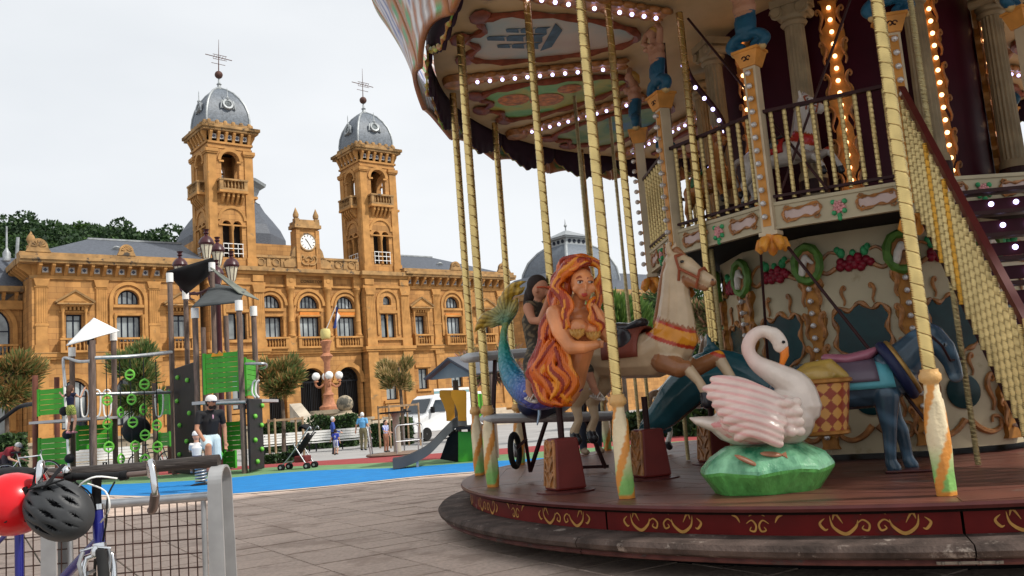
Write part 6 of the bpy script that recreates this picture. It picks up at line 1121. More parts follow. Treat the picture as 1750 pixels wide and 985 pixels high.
for i in range(12):
    a = UA - 15 + 30 * i; F = frame(RU + .005, a, 0); k = MB(F); k.box(-.058, .058, -.05, .05, 2.46, 3.965); k.box(-.085, .085, -.06, .06, 2.44, 2.475); o = k.build('upper_post', M_creamw, CA)
    k = MB(F); k.box(-.036, .036, -.056, -.0505, 2.52, 3.94); k.build('post_inlay', M_orange, o)
    if i in (0, 1, 9, 10, 11, 2):
        for j in range(12): link('clear_bulb', clr_me, o, loc=F @ V(-.0, -.085, 2.60 + j * .118), rot=(PI / 2, 0, RAD(a) + PI / 2 - PI))
    link('flower_pendant', pend_me, CA, loc=F @ V(0, 0, 2.44)); q = link('capital', cap_me, CA); q.matrix_local = F @ Matrix.Translation((0, 0, 3.965)); w = link('capital_scroll', capo_me, q)
    q = link('caryatid', cary_me, CA); q.matrix_local = F @ Matrix.Translation((0, -.01, 4.125)) @ Matrix.Diagonal((1.12, 1.12, .80, 1))
# lower drum
RL = 1.5; al = RL * math.cos(RAD(15)); hl_ = RL * math.sin(RAD(15))
shield = spline([(0, .27), (.12, .2), (.22, .24), (.30, .15), (.26, .02), (.30, -.12), (.20, -.22), (.08, -.26), (0, -.34), (-.08, -.26), (-.20, -.22), (-.30, -.12), (-.26, .02), (-.30, .15), (-.22, .24), (-.12, .2)], 4, True)
def scr(k, fn, cx, cz, s, flip=1, r=.016):
    P = spline([(.0, -.5), (.06, -.3), (.0, -.1), (-.05, .1), (.0, .3), (.09, .38), (.14, .28), (.09, .2), (.05, .26)], 4); k.tube([fn(cx + flip * p[0] * s, cz + p[1] * s) for p in P], [r * (1.4 - .9 * abs(2 * i / (len(P) - 1) - .8)) for i in range(len(P))], 6)
for i in range(12):
    a = UA + 30 * i; F = frame(al, a, 0); k = MB(F); k.box(-hl_ + .001, hl_ - .001, 0, .05, .50, 2.5); o = k.build('drum_panel', M_cream, CA)
    if not (i in (0, 1, 2, 10, 11)): continue
    fn = lambda x, z: F @ V(x, -.015, z)
    k = MB(F); k.prism([(p[0] * .80, 1.58 + p[1] * .95) for p in shield], -.012, -.002); mo = k.build('mirror', M_teal, o); k = MB(); k.tube([fn(p[0] * .80, 1.58 + p[1] * .95) for p in shield], [.018 + .009 * math.sin(j * 1.3) for j in range(len(shield))], 6, closed=True)
    for s_ in (-1, 1): scr(k, fn, s_ * .13, 1.92, .2, -s_, .013); scr(k, fn, s_ * .10, 1.22, .22, s_, .013)
    k.build('mirror_frame', M_orn, mo, smooth=50)
    k = MB(F @ Matrix.Translation((0, -.012, .98)) @ Matrix.Rotation(PI / 2, 4, 'X')); k.lathe([(.15, -.005), (.15, .01), (.13, .02), (0, .024)], 20); k.build('round_mirror', M_teal, o, smooth=50)
    for s_ in (-1, 1): k = MB(); scr(k, fn, s_ * .24, .98, .36, s_, .02); k.build('wall_scroll', M_orn, o, smooth=50)
    for s_ in (-1, 1): k = MB(); k.tube([fn(s_ * (.02 + p[0]), .66 + p[1]) for p in spline([(.0, .08), (.08, .0), (.18, -.04), (.27, .0), (.27, .08), (.21, .09), (.2, .04)], 4)], [.03 - .0008 * t for t in range(25)], 6); k.build('wall_scroll', M_orn, o, smooth=50)
    # frieze under the upper deck: cherries, leaves, scrolls
    k = MB()
    for j in range(14): t = j * 2.4; r_ = math.sqrt(j / 14); k.ball(fn(.15 * r_ * math.cos(t), 2.2 + .06 * r_ * math.sin(t)), (.04, .04, .04), 8, 6)
    k.build('painted_cherries', M_crim, o, smooth=60); k = MB()
    for dx, dz, r_ in ((-.1, .1, .04), (.0, .09, .03), (.1, .1, .04), (-.13, .13, .03), (.13, .13, .03)): k.ball(fn(dx, 2.2 + dz), (r_, .025, r_ * 1.2), 7, 5)
    k.build('leaf_sprig', M_leaf, o, smooth=60, kind='stuff')
    for s_ in (-1, 1): k = MB(); k.tube([fn(s_ * p[0], 2.2 + p[1]) for p in spline([(.16, -.03), (.24, -.07), (.30, -.02), (.27, .06), (.20, .12), (.14, .1)], 4)], [.022 - .0005 * t for t in range(21)], 6); k.build('wall_scroll', M_orn, o, smooth=50)
edge = [(.075 + .022 * math.sin(z * 16) + .012 * math.sin(z * 41), z) for z in np.linspace(.55, 2.1, 46)]
for i in range(12):
    a = UA - 15 + 30 * i
    if i not in (0, 1, 2, 11, 10): continue
    F = frame(RL, a, 0); k = MB(F); n = len(edge)
    for s0_ in range(n - 1): (x0, z0), (x1, z1) = edge[s0_], edge[s0_ + 1]; k.hexa([(-x0, -.03, z0), (x0, -.03, z0), (x0, .03, z0), (-x0, .03, z0)], [(-x1, -.03, z1), (x1, -.03, z1), (x1, .03, z1), (-x1, .03, z1)])
    o = k.build('bulb_strip', M_gold, CA); fn = lambda x, z: F @ V(x, -.035, z)
    for s_ in (-1, 1):
        k = MB()
        for j in range(5): scr(k, fn, s_ * .07, .78 + j * .3, .26, s_, .018)
        k.build('strip_scroll', M_orn, o, smooth=50)
    for j in range(13): link('clear_bulb', clr_me, o, loc=F @ V(0, -.075, .66 + j * .112), rot=(PI / 2, 0, RAD(a) + PI / 2 - PI))
    k = MB(F); P = [(.12 * math.cos(t * PI / 10), .16 * math.sin(t * PI / 10)) for t in range(20)]; k.tube([(p[0], -.05, 2.24 + p[1]) for p in P], [.035 + .008 * (t % 2) for t in range(20)], 6, closed=True); w = k.build('wreath_medallion', M_lgreen, o, smooth=50)
    k = MB(F); k.lathe([(.1, 0), (0, -.0)], 12); k.v = []; k.f = []; k.mi = []; k.prism([(p[0] * .85, 2.24 + p[1] * .85) for p in P], -.05, -.02); k.build('medallion_field', M_orn, w)
    hq = [('t', [F @ V(-.05, -.06, 2.16), F @ V(-.03, -.07, 2.24), F @ V(.0, -.07, 2.30)], [.035, .035, .03], (.7, .66, .6)), ('t', [F @ V(0, -.075, 2.30), F @ V(.06, -.075, 2.24)], [.028, .016], (.7, .66, .6))]
    blob('medallion_horse', hq, .008, w, M_cary, 1)
# upper drum
k = MB(); k.lathe([(1.3, 2.66), (1.3, ZC + .06)], 40); k.build('upper_drum', M_purple, CA, smooth=40)
ed2 = [(.085 + .035 * math.sin(z * 12) + .014 * math.sin(z * 33), z) for z in np.linspace(2.75, 4.75, 56)]
for j in range(9):
    a = -113.6 + 40 * j - (2 if j == 1 else 0); F = frame(1.33, a, 0); k = MB(F)
    for s0_ in range(len(ed2) - 1): (x0, z0), (x1, z1) = ed2[s0_], ed2[s0_ + 1]; k.hexa([(-x0, -.03, z0), (x0, -.03, z0), (x0, .02, z0), (-x0, .02, z0)], [(-x1, -.03, z1), (x1, -.03, z1), (x1, .02, z1), (-x1, .02, z1)])
    o = k.build('light_strip', M_gold, CA); fn = lambda x, z: F @ V(x, -.035, z)
    for s_ in (-1, 1):
        k = MB()
        for q in range(6): scr(k, fn, s_ * .085, 2.95 + q * .32, .28, s_, .014)
        k.build('strip_scroll', M_orn, o, smooth=50)
    for q in range(16): link('lit_bulb', litg_me, o, loc=F @ V(0, -.06, 2.85 + q * .12))
k = MB(); ne = 40
def colf(u, v): t = 2 * PI * u; z = .42 + 1.42 * v; r = (.105 - .015 * v) * (1 - .09 * (.5 + .5 * math.cos(16 * t))); return (r * math.cos(t), r * math.sin(t), z)
k.grid(colf, 96, 2); k.lathe([(.13, 0), (.13, .38), (.115, .42)], 20); k.lathe([(.10, 1.84), (.125, 1.87), (.11, 1.9), (.13, 1.93), (.13, 2.1)], 20)
for s_ in (-1, 1): k.tube([(s_ * (.12 + .05 * math.cos(t)), -.1, 1.98 + .05 * math.sin(t)) for t in np.linspace(0, 6.2, 12)], [.03 - .0015 * i for i in range(12)], 6); k.tube([(s_ * .12, -.14, 1.98), (s_ * .12, .14, 1.98)], .045, 10)
k.box(-.17, .17, -.14, .14, 2.03, 2.1); col_me = k.mesh('ionic_column', mat('cream_column', (.30, .235, .14), .5, var=.2, scale=6), 30)
k = MB(); k.lathe([(.132, .2), (.134, .21), (.134, .33), (.132, .34)], 20); cbm = k.mesh('column_band', M_drk)
for j in range(9): a = -125.7 + 40 * j; o = link('ionic_column', col_me, CA, loc=pl(1.52, a, 2.66), rot=(0, 0, RAD(a) + PI / 2)); link('column_band', cbm, o)
# staircase: straight flight from the lower deck up to the opening between two posts
A = pl(RU, UA + 15, 0); dirv = V(-.085, -1, 0).normalized(); sdv = V(1, -.085, 0).normalized(); SLP = 1.42; W_ = 1.1
SC = []; k = MB(); top = A + V(0, 0, 2.62); Ls = 1.53; bot = A + dirv * Ls + V(0, 0, 2.62 - SLP * Ls)
for off in (0, W_): p, q = top + sdv * off, bot + sdv * off; k.hexa([p + V(0, 0, -.16), p + sdv * .035 + V(0, 0, -.16), q + sdv * .035 + V(0, 0, -.16), q + V(0, 0, -.16)], [p + V(0, 0, .06), p + sdv * .035 + V(0, 0, .06), q + sdv * .035 + V(0, 0, .06), q + V(0, 0, .06)])
STR = k.build('staircase', M_drk, CA)
nt_ = 11
for j in range(nt_):
    s_ = Ls * (j + .5) / nt_; p = A + dirv * s_ + V(0, 0, 2.62 - SLP * s_); k = MB(); a0, a1 = p + sdv * .04, p + sdv * (W_ - .005); dd = dirv * .15; k.hexa([a0, a1, a1 + dd, a0 + dd], [a0 + V(0, 0, .03), a1 + V(0, 0, .03), a1 + dd + V(0, 0, .03), a0 + dd + V(0, 0, .03)]); t_ = k.build('tread', M_drk, STR)
    k = MB(); b0, b1 = p + sdv * .04 + V(0, 0, -.13), p + sdv * (W_ - .005) + V(0, 0, -.13); k.hexa([b0, b1, b1 + dirv * .012, b0 + dirv * .012], [b0 + V(0, 0, .1), b1 + V(0, 0, .1), b1 + dirv * .012 + V(0, 0, .1), b0 + dirv * .012 + V(0, 0, .1)]); k.build('riser', M_purple, t_)
    for q in range(5): link('lit_bulb', lit_me, t_, loc=p + sdv * (.16 + q * .19) + dirv * .03 + V(0, 0, -.075))
hr_ = [A + V(0, 0, 3.54), A + dirv * .06 + V(0, 0, 3.47), bot + V(0, 0, .95)]
k = MB(); k.bar(hr_[0], hr_[1], .05, .04); k.bar(hr_[1], hr_[2], .05, .05); k.build('handrail', mat('maroon_handrail', (.085, .012, .010), .35, var=.15), STR)
sb_me = twist_mesh(.93, .021, .06, M_rail2, 9, .012, .06); M_am = mat('amber_brass', (.72, .36, .04), .3, metal=.5, var=.1); sb2 = twist_mesh(.93, .021, .06, M_am, 9, .012, .06)
for j in range(19):
    s_ = Ls * (j + .5) / 19; p = A + dirv * s_ + V(0, 0, 2.62 - SLP * s_ - .02); o = link('baluster', sb2 if j in (5, 8) else sb_me, STR, loc=p - sdv * .03)
k = MB(); q = bot + V(0, 0, 0); k.tube([q + V(0, 0, -.1), q + V(0, 0, 1.0)], .03, 10); k.build('newel_post', M_rail2, STR)
# brace rods and mechanism
for a, b, r in ((pl(2.15, -131, 2.48), pl(2.6, -105, .7), .014), (pl(2.1, -136, 2.48), pl(1.62, -150, 1.0), .013), (pl(2.2, -148, 4.7), pl(2.2, -118, 2.75), .012), (pl(2.2, -104, 4.7), pl(2.2, -129, 2.75), .012), (pl(2.0, -158, 4.7), pl(2.0, -158, 2.6), .018), (pl(2.1, -163, 4.7), pl(2.1, -166, 2.6), .014)): k = MB(); k.tube([a, b], r, 8); k.build('brace_rod', M_drk, CA)
k = MB(); P = [pl(2.12, -150 + t * 1.0, 3.7 + .55 * math.sin(t / 8)) for t in range(0, 26)]; k.tube([pl(1.75, -160, 3.35 + .06 * t) + V(.16 * math.sin(t / 4), 0, 0) for t in range(20)], .03, 8); hh = k.build('light_arch', M_drk, CA, smooth=60)
for t in range(0, 20, 2): link('lit_bulb', lit_me, hh, loc=pl(1.80, -160, 3.35 + .06 * t) + V(.16 * math.sin(t / 4), -.04, 0))
# ------------------------------------------------------------------ carousel figures
A_ = atY
M_fig = paint('figure_paint', .22, .5, .12, 25); M_scale = paint('scale_paint', .22, .5, .7, 26, 'scale')
def mixc(a, b, t): return np.array(a) * (1 - t) + np.array(b) * t
def pedestal(px, py, h, ang, label):
    p = onz(px, py, ZD); t = thing('ride_pedestal', label, 'pedestal', p, RAD(ang), 'ride pedestals'); k = MB(); k.hexa([(-.135, -.13, .02), (.135, -.13, .02), (.135, .13, .02), (-.135, .13, .02)], [(-.105, -.10, h), (.105, -.10, h), (.105, .10, h), (-.105, .10, h)]); k.build('pedestal_box', mat('pedestal_red', (.15, .02, .016), .45, var=.12, scale=6), t, bev=.02)
    k = MB(); k.lathe([(.24, 0), (.24, .012), (.2, .02)], 24); k.build('base_plate', MATS['maroon_lip'], t)
    k = MB(); F = Matrix.Translation((0, 0, 0)); fn = lambda x, z: (-.137 + .03 * z / h, x * (1 - .22 * z / h), z)
    k.add([fn(-.115, .04), fn(.115, .04), fn(.115, h - .02), fn(-.115, h - .02)], [(0, 1, 2, 3)])
    for s_ in (-1, 1):
        for j in range(3): scr2 = [(s_ * (.01 + p_[0] * .42), .07 + j * h * .27 + p_[1] * .2) for p_ in spline([(.0, -.1), (.04, .1), (.12, .3), (.2, .42), (.2, .55), (.1, .5), (.1, .4)], 3)]; k.tube([fn(*q) for q in scr2], [.018 - .0005 * i for i in range(len(scr2))], 5)
        k.tube([fn(s_ * .105, .05), fn(s_ * .105, h - .03)], .014, 6)
    k.build('carved_face', M_orn, t, smooth=50); k = MB(); k.tube([(0, 0, h - .02), (0, 0, h + .28)], .028, 8); k.build('support_rod', M_drk, t); return t
pedestal(967, 840, .43, 22, 'red pedestal with carved gold face under the mermaid'); pedestal(1114, 818, .43, 20, 'red pedestal with carved gold face under the cream horse'); pedestal(1224, 792, .42, 25, 'red pedestal with carved gold face behind the swan')
# ---- mermaid
ME = thing('mermaid_figure', 'red haired painted mermaid ride with green tail and shell top', 'mermaid', onz(967, 840, ZD)); m0 = ME.location
Q = lambda x, y, Y: A_(x, y, Y) - m0
SKM = (.70, .27, .105); HA = (.50, .075, .008)
pr = [('t', [Q(966, 670, 7.2), Q(973, 647, 7.16), Q(983, 619, 7.1), Q(990, 594, 7.05), Q(994, 566, 7.02), Q(986, 541, 7.02), Q(984, 529, 7.01)], [.12, .138, .12, .125, .145, .125, .07], SKM), ('t', [Q(984, 534, 7.0), Q(990, 510, 6.97)], [.058, .055], SKM),
      ('e', Q(987, 561, 6.88), (.088, .08, .078), SKM), ('e', Q(1013, 565, 6.91), (.084, .075, .078), SKM), ('t', [Q(950, 534, 6.98), Q(984, 531, 7.0), Q(1017, 537, 7.05)], [.07, .065, .066], SKM),
      ('t', [Q(948, 537, 6.95), Q(957, 566, 6.88), Q(976, 594, 6.82)], [.076, .068, .058], SKM), ('t', [Q(976, 594, 6.82), Q(998, 594, 6.80), Q(1018, 590, 6.82)], [.058, .05, .036], SKM),
      ('t', [Q(1019, 539, 7.03), Q(1030, 560, 6.96), Q(1037, 576, 6.91)], [.066, .058, .05], SKM), ('t', [Q(1037, 576, 6.91), Q(1027, 548, 6.87), Q(1014, 524, 6.87)], [.05, .042, .03], SKM),
      ('e', Q(995, 484, 6.93), (.096, .105, .122), SKM), ('e', Q(998, 502, 6.885), (.058, .062, .052), SKM), ('e', Q(985, 494, 6.87), (.036, .036, .036), SKM), ('e', Q(1011, 493, 6.88), (.034, .036, .036), SKM), ('e', Q(1001, 489, 6.808), (.013, .02, .03), SKM), ('e', Q(1001.5, 495, 6.798), (.017, .014, .011), SKM),
      ('e', Q(999, 503, 6.822), (.025, .012, .0065), (.45, .04, .03)), ('e', Q(999, 506, 6.825), (.018, .011, .006), (.5, .06, .04))]
for x in (990.5, 1010.5): pr += [('e', Q(x, 483, 6.826), (.020, .012, .010), (.62, .52, .44)), ('e', Q(x + .8, 483, 6.816), (.0115, .008, .0095), (.05, .02, .01)), ('t', [Q(x - 5, 480.5, 6.822), Q(x, 479.3, 6.815), Q(x + 5, 481, 6.822)], [.004, .005, .004], (.10, .02, .01)), ('t', [Q(x - 6, 475.5, 6.836), Q(x, 472.5, 6.826), Q(x + 6, 475.5, 6.836)], [.004, .0065, .004], (.30, .06, .02))]
for hx, hy, d in ((1018, 590, 1), (1012, 523, -1)):     # hands with separate fingers
    for i in range(4): b = Q(hx, hy + (i - 1.5) * 3.2 * (1 if d > 0 else .6), 6.84 if d > 0 else 6.89); dv = V(.03, -.004, .004) if d > 0 else V(-.018, -.006, .028); pr.append(('t', [b, b + dv, b + dv * 1.9 + V(0, .006, -.006)], [.0125, .0115, .009], SKM))
    b = Q(hx - 2, hy - 6 if d > 0 else hy, 6.83); pr.append(('t', [b, b + V(.012, -.004, .02)], [.012, .009], SKM))
def mrec(co, c):
    c = c.copy(); s = co + np.array(m0); nz = np.sin(s[:, 0] * 23 + 2 * np.sin(s[:, 2] * 9)) * .5 + .5; k = (c[:, 0] > .69) & (c[:, 0] < .71); c[k] = c[k] * (.84 + .3 * nz[k, None]); return c
blob('torso', pr, .0085, ME, M_fig, 2, mrec)
hp = [([(1008, 448, 6.95), (985, 443, 7.0), (966, 457, 7.04), (958, 484, 7.06), (953, 512, 7.1), (944, 545, 7.1), (942, 575, 7.06), (924, 605, 7.02), (926, 640, 7.0), (942, 668, 6.98)], .07), ([(985, 446, 7.04), (965, 468, 7.1), (956, 500, 7.12), (945, 540, 7.12), (936, 580, 7.08), (917, 620, 7.06), (924, 655, 7.02), (952, 686, 6.99)], .07),
      ([(998, 445, 6.92), (975, 449, 6.92), (958, 465, 6.93), (952, 490, 6.93), (960, 510, 6.9), (972, 530, 6.86), (962, 548, 6.85), (970, 562, 6.86)], .045), ([(1000, 445, 6.93), (1020, 452, 6.93), (1029, 472, 6.97), (1024, 496, 6.99), (1018, 520, 7.0), (1026, 545, 7.0)], .04), ([(1016, 510, 6.88), (1006, 528, 6.85), (1014, 544, 6.83), (1023, 558, 6.84), (1018, 572, 6.86)], .030),
      ([(960, 466, 7.0), (953, 495, 7.0), (958, 518, 7.0), (948, 546, 7.02), (952, 580, 7.0)], .052), ([(952, 582, 6.98), (930, 612, 6.96), (922, 642, 6.96), (940, 664, 6.93), (968, 688, 6.96)], .06), ([(950, 592, 6.94), (968, 622, 6.91), (978, 650, 6.92), (966, 678, 6.94), (974, 694, 6.97)], .05), ([(938, 598, 7.0), (915, 628, 7.0), (914, 652, 6.98), (932, 680, 6.96), (955, 694, 6.97)], .055), ([(945, 604, 6.93), (944, 634, 6.90), (958, 658, 6.90), (950, 684, 6.93)], .045), ([(1006, 446, 6.9), (984, 449, 6.88), (970, 464, 6.9), (964, 482, 6.92)], .042), ([(1006, 448, 6.88), (990, 452, 6.86), (976, 462, 6.88)], .032)]
hpr = [('e', Q(987, 470, 7.04), (.118, .11, .125), HA), ('e', Q(968, 492, 7.02), (.055, .07, .10), HA), ('e', Q(1021, 490, 7.03), (.04, .06, .08), HA), ('e', Q(938, 625, 7.06), (.10, .08, .21), HA), ('e', Q(950, 555, 7.14), (.06, .07, .22), HA)]
for j, (P, rr) in enumerate(hp):
    c_ = [(.56, .105, .009), (.64, .15, .012), (.40, .05, .007)][j % 3]; P = spline([tuple(Q(*p)) for p in P], 4); n = len(P); P = [p + np.array([.022 * math.sin(i * .75 + j), 0, .010 * math.cos(i * .75 + j)]) * min(1, i / 6) for i, p in enumerate(P)]; hpr.append(('t', P, [rr * (.35 + .65 * math.sin(PI * min(1, (i + 2) / (n + 1))) ** .7) * (1 + .12 * math.sin(i * .9)) for i in range(n)], c_))
    for q in range(3): off = V(rr * .75 * math.cos(j + q * 2.1), -rr * .75, rr * .4 * math.sin(j * 2 + q)); hpr.append(('t', [Vector(p) + off + V(.014 * math.sin(i * .55 + q * 2), 0, 0) for i, p in enumerate(P)][1:-1], [rr * .36 * (.4 + .6 * math.sin(PI * (i + 1) / (n - 1))) for i in range(n - 2)], [(.74, .27, .02), (.26, .022, .005), (.64, .15, .012)][q]))  # highlight and shadow tones of the hair, painted in as strand colours
def hrec(co, c): return c * np.array([[1.0, .92, .8]])
hair_o = blob('hair', hpr, .0085, ME, paint('carved_hair', .25, .5, .3, 20, 'strand'), 1, hrec)
for x, y, Y in ((987, 572, 6.785), (1014, 576, 6.815)):
    k = MB(); c = Q(x, y, Y)
    for i in range(5): t = -1 + i * .5; k.tube([c + V(0, .012, -.028), c + V(t * .038, -.012, .008), c + V(t * .05, .008, .034)], [.012, .019, .012], 6, dome=True)
    k.build('shell', M_goldp, ME, smooth=60)
TG = [(.16, .02, .17), (.035, .07, .32), (.010, .17, .27), (.012, .19, .13), (.20, .22, .035), (.42, .26, .03)]
tp = spline([tuple(Q(*p)) for p in ((972, 655, 7.18), (945, 668, 7.3), (915, 672, 7.45), (889, 660, 7.6), (870, 632, 7.75), (862, 600, 7.85), (861, 570, 7.9), (866, 550, 7.95))], 5); n = len(tp)
tpr = [('t', tp, [.13 + .02 * math.sin(i / n * PI) - .105 * min(1, max(0, (i / n - .28)) / .5) for i in range(n)], TG[2])]
for lobe in ([(866, 552, 7.95), (862, 530, 7.95), (866, 505, 7.93), (880, 488, 7.9), (900, 481, 7.86)], [(864, 552, 7.95), (850, 540, 7.98), (832, 542, 8.0), (819, 556, 8.02), (811, 568, 8.03)], [(865, 552, 7.95), (862, 528, 7.96), (872, 500, 7.94), (888, 498, 7.9), (897, 490, 7.87)], [(864, 550, 7.95), (852, 532, 7.97), (838, 548, 8.0), (824, 562, 8.02)], [(865, 550, 7.95), (876, 530, 7.93), (884, 510, 7.9)], [(864, 550, 7.95), (850, 548, 7.97), (838, 560, 8.0)], [(865, 548, 7.95), (858, 520, 7.96), (858, 505, 7.96)]):
    P = spline([tuple(Q(*p)) for p in lobe], 4); m_ = len(P); tpr.append(('t', P, [.035 + .03 * math.sin(PI * min(1, i / m_ * 1.1)) - .03 * (i / m_) for i in range(m_)], TG[4]))
L0 = np.array([tuple(p) for p in tp])
def trec(co, c):
    d = np.linalg.norm(co[:, None] - L0[None], axis=2); i = d.argmin(1) / (len(L0) - 1); fin = c[:, 0] > .15; st = np.interp(i, [0, .3, .5, .75, 1], np.arange(5)); lo = np.clip(st.astype(int), 0, 4); T = np.array(TG); col = T[lo] * (1 - (st - lo))[:, None] + T[np.clip(lo + 1, 0, 5)] * (st - lo)[:, None]
    dist = np.linalg.norm(co - L0[-1], axis=1)[:, None]; rays = (np.sin(np.arctan2(co[:, 2] - L0[-1, 2], co[:, 0] - L0[-1, 0]) * 34) * .5 + .5)[:, None]; fc = np.array(TG[3]) * (1 - np.clip(dist * 4.2, 0, 1)) + np.array(TG[5]) * np.clip(dist * 4.2, 0, 1); fc = fc * (.55 + .7 * rays); return np.where(fin[:, None], fc, col)
blob('tail', tpr, .010, ME, M_scale, 2, trec)
# ---- child riding behind the mermaid
cp = A_(915, 600, 7.5); CH = thing('person', 'child in dark camouflage outfit and white sandals riding the mermaid', 'person', cp); W = lambda x, y, Y: A_(x, y, Y) - cp
CM = (.035, .03, .022); sk = (.42, .20, .12)
cpr = [('t', [W(922, 598, 7.5), W(916, 575, 7.5), W(912, 548, 7.48), W(915, 528, 7.48)], [.105, .10, .105, .075], CM), ('t', [W(917, 524, 7.48), W(920, 510, 7.47)], [.038, .037], sk), ('e', W(923, 494, 7.46), (.075, .082, .095), sk), ('e', W(934, 500, 7.43), (.03, .035, .035), sk), ('e', W(940, 495, 7.42), (.014, .016, .016), sk), ('e', W(938, 503, 7.42), (.012, .02, .008), (.4, .1, .08)), ('e', W(917, 497, 7.38), (.012, .02, .024), sk),
       ('t', [W(902, 527, 7.38), W(910, 548, 7.3), W(924, 549, 7.24)], [.045, .037, .034], sk), ('t', [W(924, 549, 7.24), W(934, 522, 7.2), W(938, 506, 7.18)], [.034, .028, .022], sk), ('t', [W(905, 524, 7.42), W(916, 528, 7.46), W(928, 530, 7.52)], [.055, .06, .055], CM), ('t', [W(930, 530, 7.56), W(948, 545, 7.5), W(956, 535, 7.42)], [.042, .034, .026], sk),
       ('t', [W(917, 600, 7.45), W(908, 622, 7.32), W(907, 640, 7.28)], [.085, .075, .06], CM), ('t', [W(907, 640, 7.28), W(905, 662, 7.27)], [.045, .034], sk), ('t', [W(904, 668, 7.27), W(909, 678, 7.2)], [.032, .026], sk), ('t', [W(935, 605, 7.55), W(985, 612, 7.6), W(1004, 634, 7.5)], [.085, .075, .06], CM), ('t', [W(1004, 634, 7.5), W(1014, 660, 7.42)], [.045, .034], sk), ('t', [W(1016, 666, 7.42), W(1022, 674, 7.34)], [.032, .026], sk)]
for hx, hy, Y in ((939, 503, 7.17), (957, 532, 7.41)):
    for i in range(4): b = W(hx + (i - 1.5) * 1.8, hy, Y); cpr.append(('t', [b, b + V(.006, -.01, .025), b + V(.018, -.012, .035)], [.0105, .0095, .008], sk))
    cpr.append(('t', [W(hx + 3, hy + 3, Y), W(hx + 6, hy, Y - .02)], [.011, .009], sk))
blob('body', cpr, .010, CH, M_skin, 2, lambda co, c: np.where((c[:, :1] < .05) & (np.sin(co[:, :1] * 70 + 2 * np.sin(co[:, 2:] * 50)) * np.sin(co[:, 2:] * 62 + co[:, 1:2] * 40) > .12), np.array([[.13, .10, .06]]), c))
blob('hair', [('e', W(918, 486, 7.49), (.092, .098, .085), (.02, .012, .010)), ('e', W(911, 497, 7.52), (.06, .075, .085), (.02, .012, .010)), ('t', [W(906, 500, 7.56), W(902, 520, 7.58), W(903, 538, 7.56)], [.05, .045, .02], (.02, .012, .010))], .011, CH, M_skin, 2)
k = MB(); c = W(938, 491.5, 7.40); k.tube([W(917, 491, 7.375), W(930, 490.5, 7.37), c], .006, 6); k.ball(c, (.018, .02, .014), 8, 6); k.build('sunglasses', mat('orange_frame', (.5, .08, .03), .3, var=0), CH, smooth=50)
for x, y, Y in ((909, 681, 7.2), (1022, 677, 7.34)):
    k = MB(); b = W(x, y, Y); d = V(.35, -.9, -.12).normalized(); k.tube([b - d * .11 + V(0, 0, -.012), b + V(0, 0, -.022), b + d * .07 + V(0, 0, -.022)], [.026, .03, .028], 8, sq=(.5, 1), dome=True)
    for t in (-.05, .0, .04): q = b + d * t; s_ = V(-d.y, d.x, 0); k.tube([q - s_ * .034 + V(0, 0, -.015), q + V(0, 0, .034), q + s_ * .034 + V(0, 0, -.015)], .008, 6)
    k.tube([b - d * .09 + V(-.03, 0, .05), b - d * .10 + V(0, 0, .055), b - d * .09 + V(.03, 0, .05)], .008, 6); k.build('sandal', mat('pale_sandal', (.55, .50, .44), .5, var=.1), CH, smooth=50)
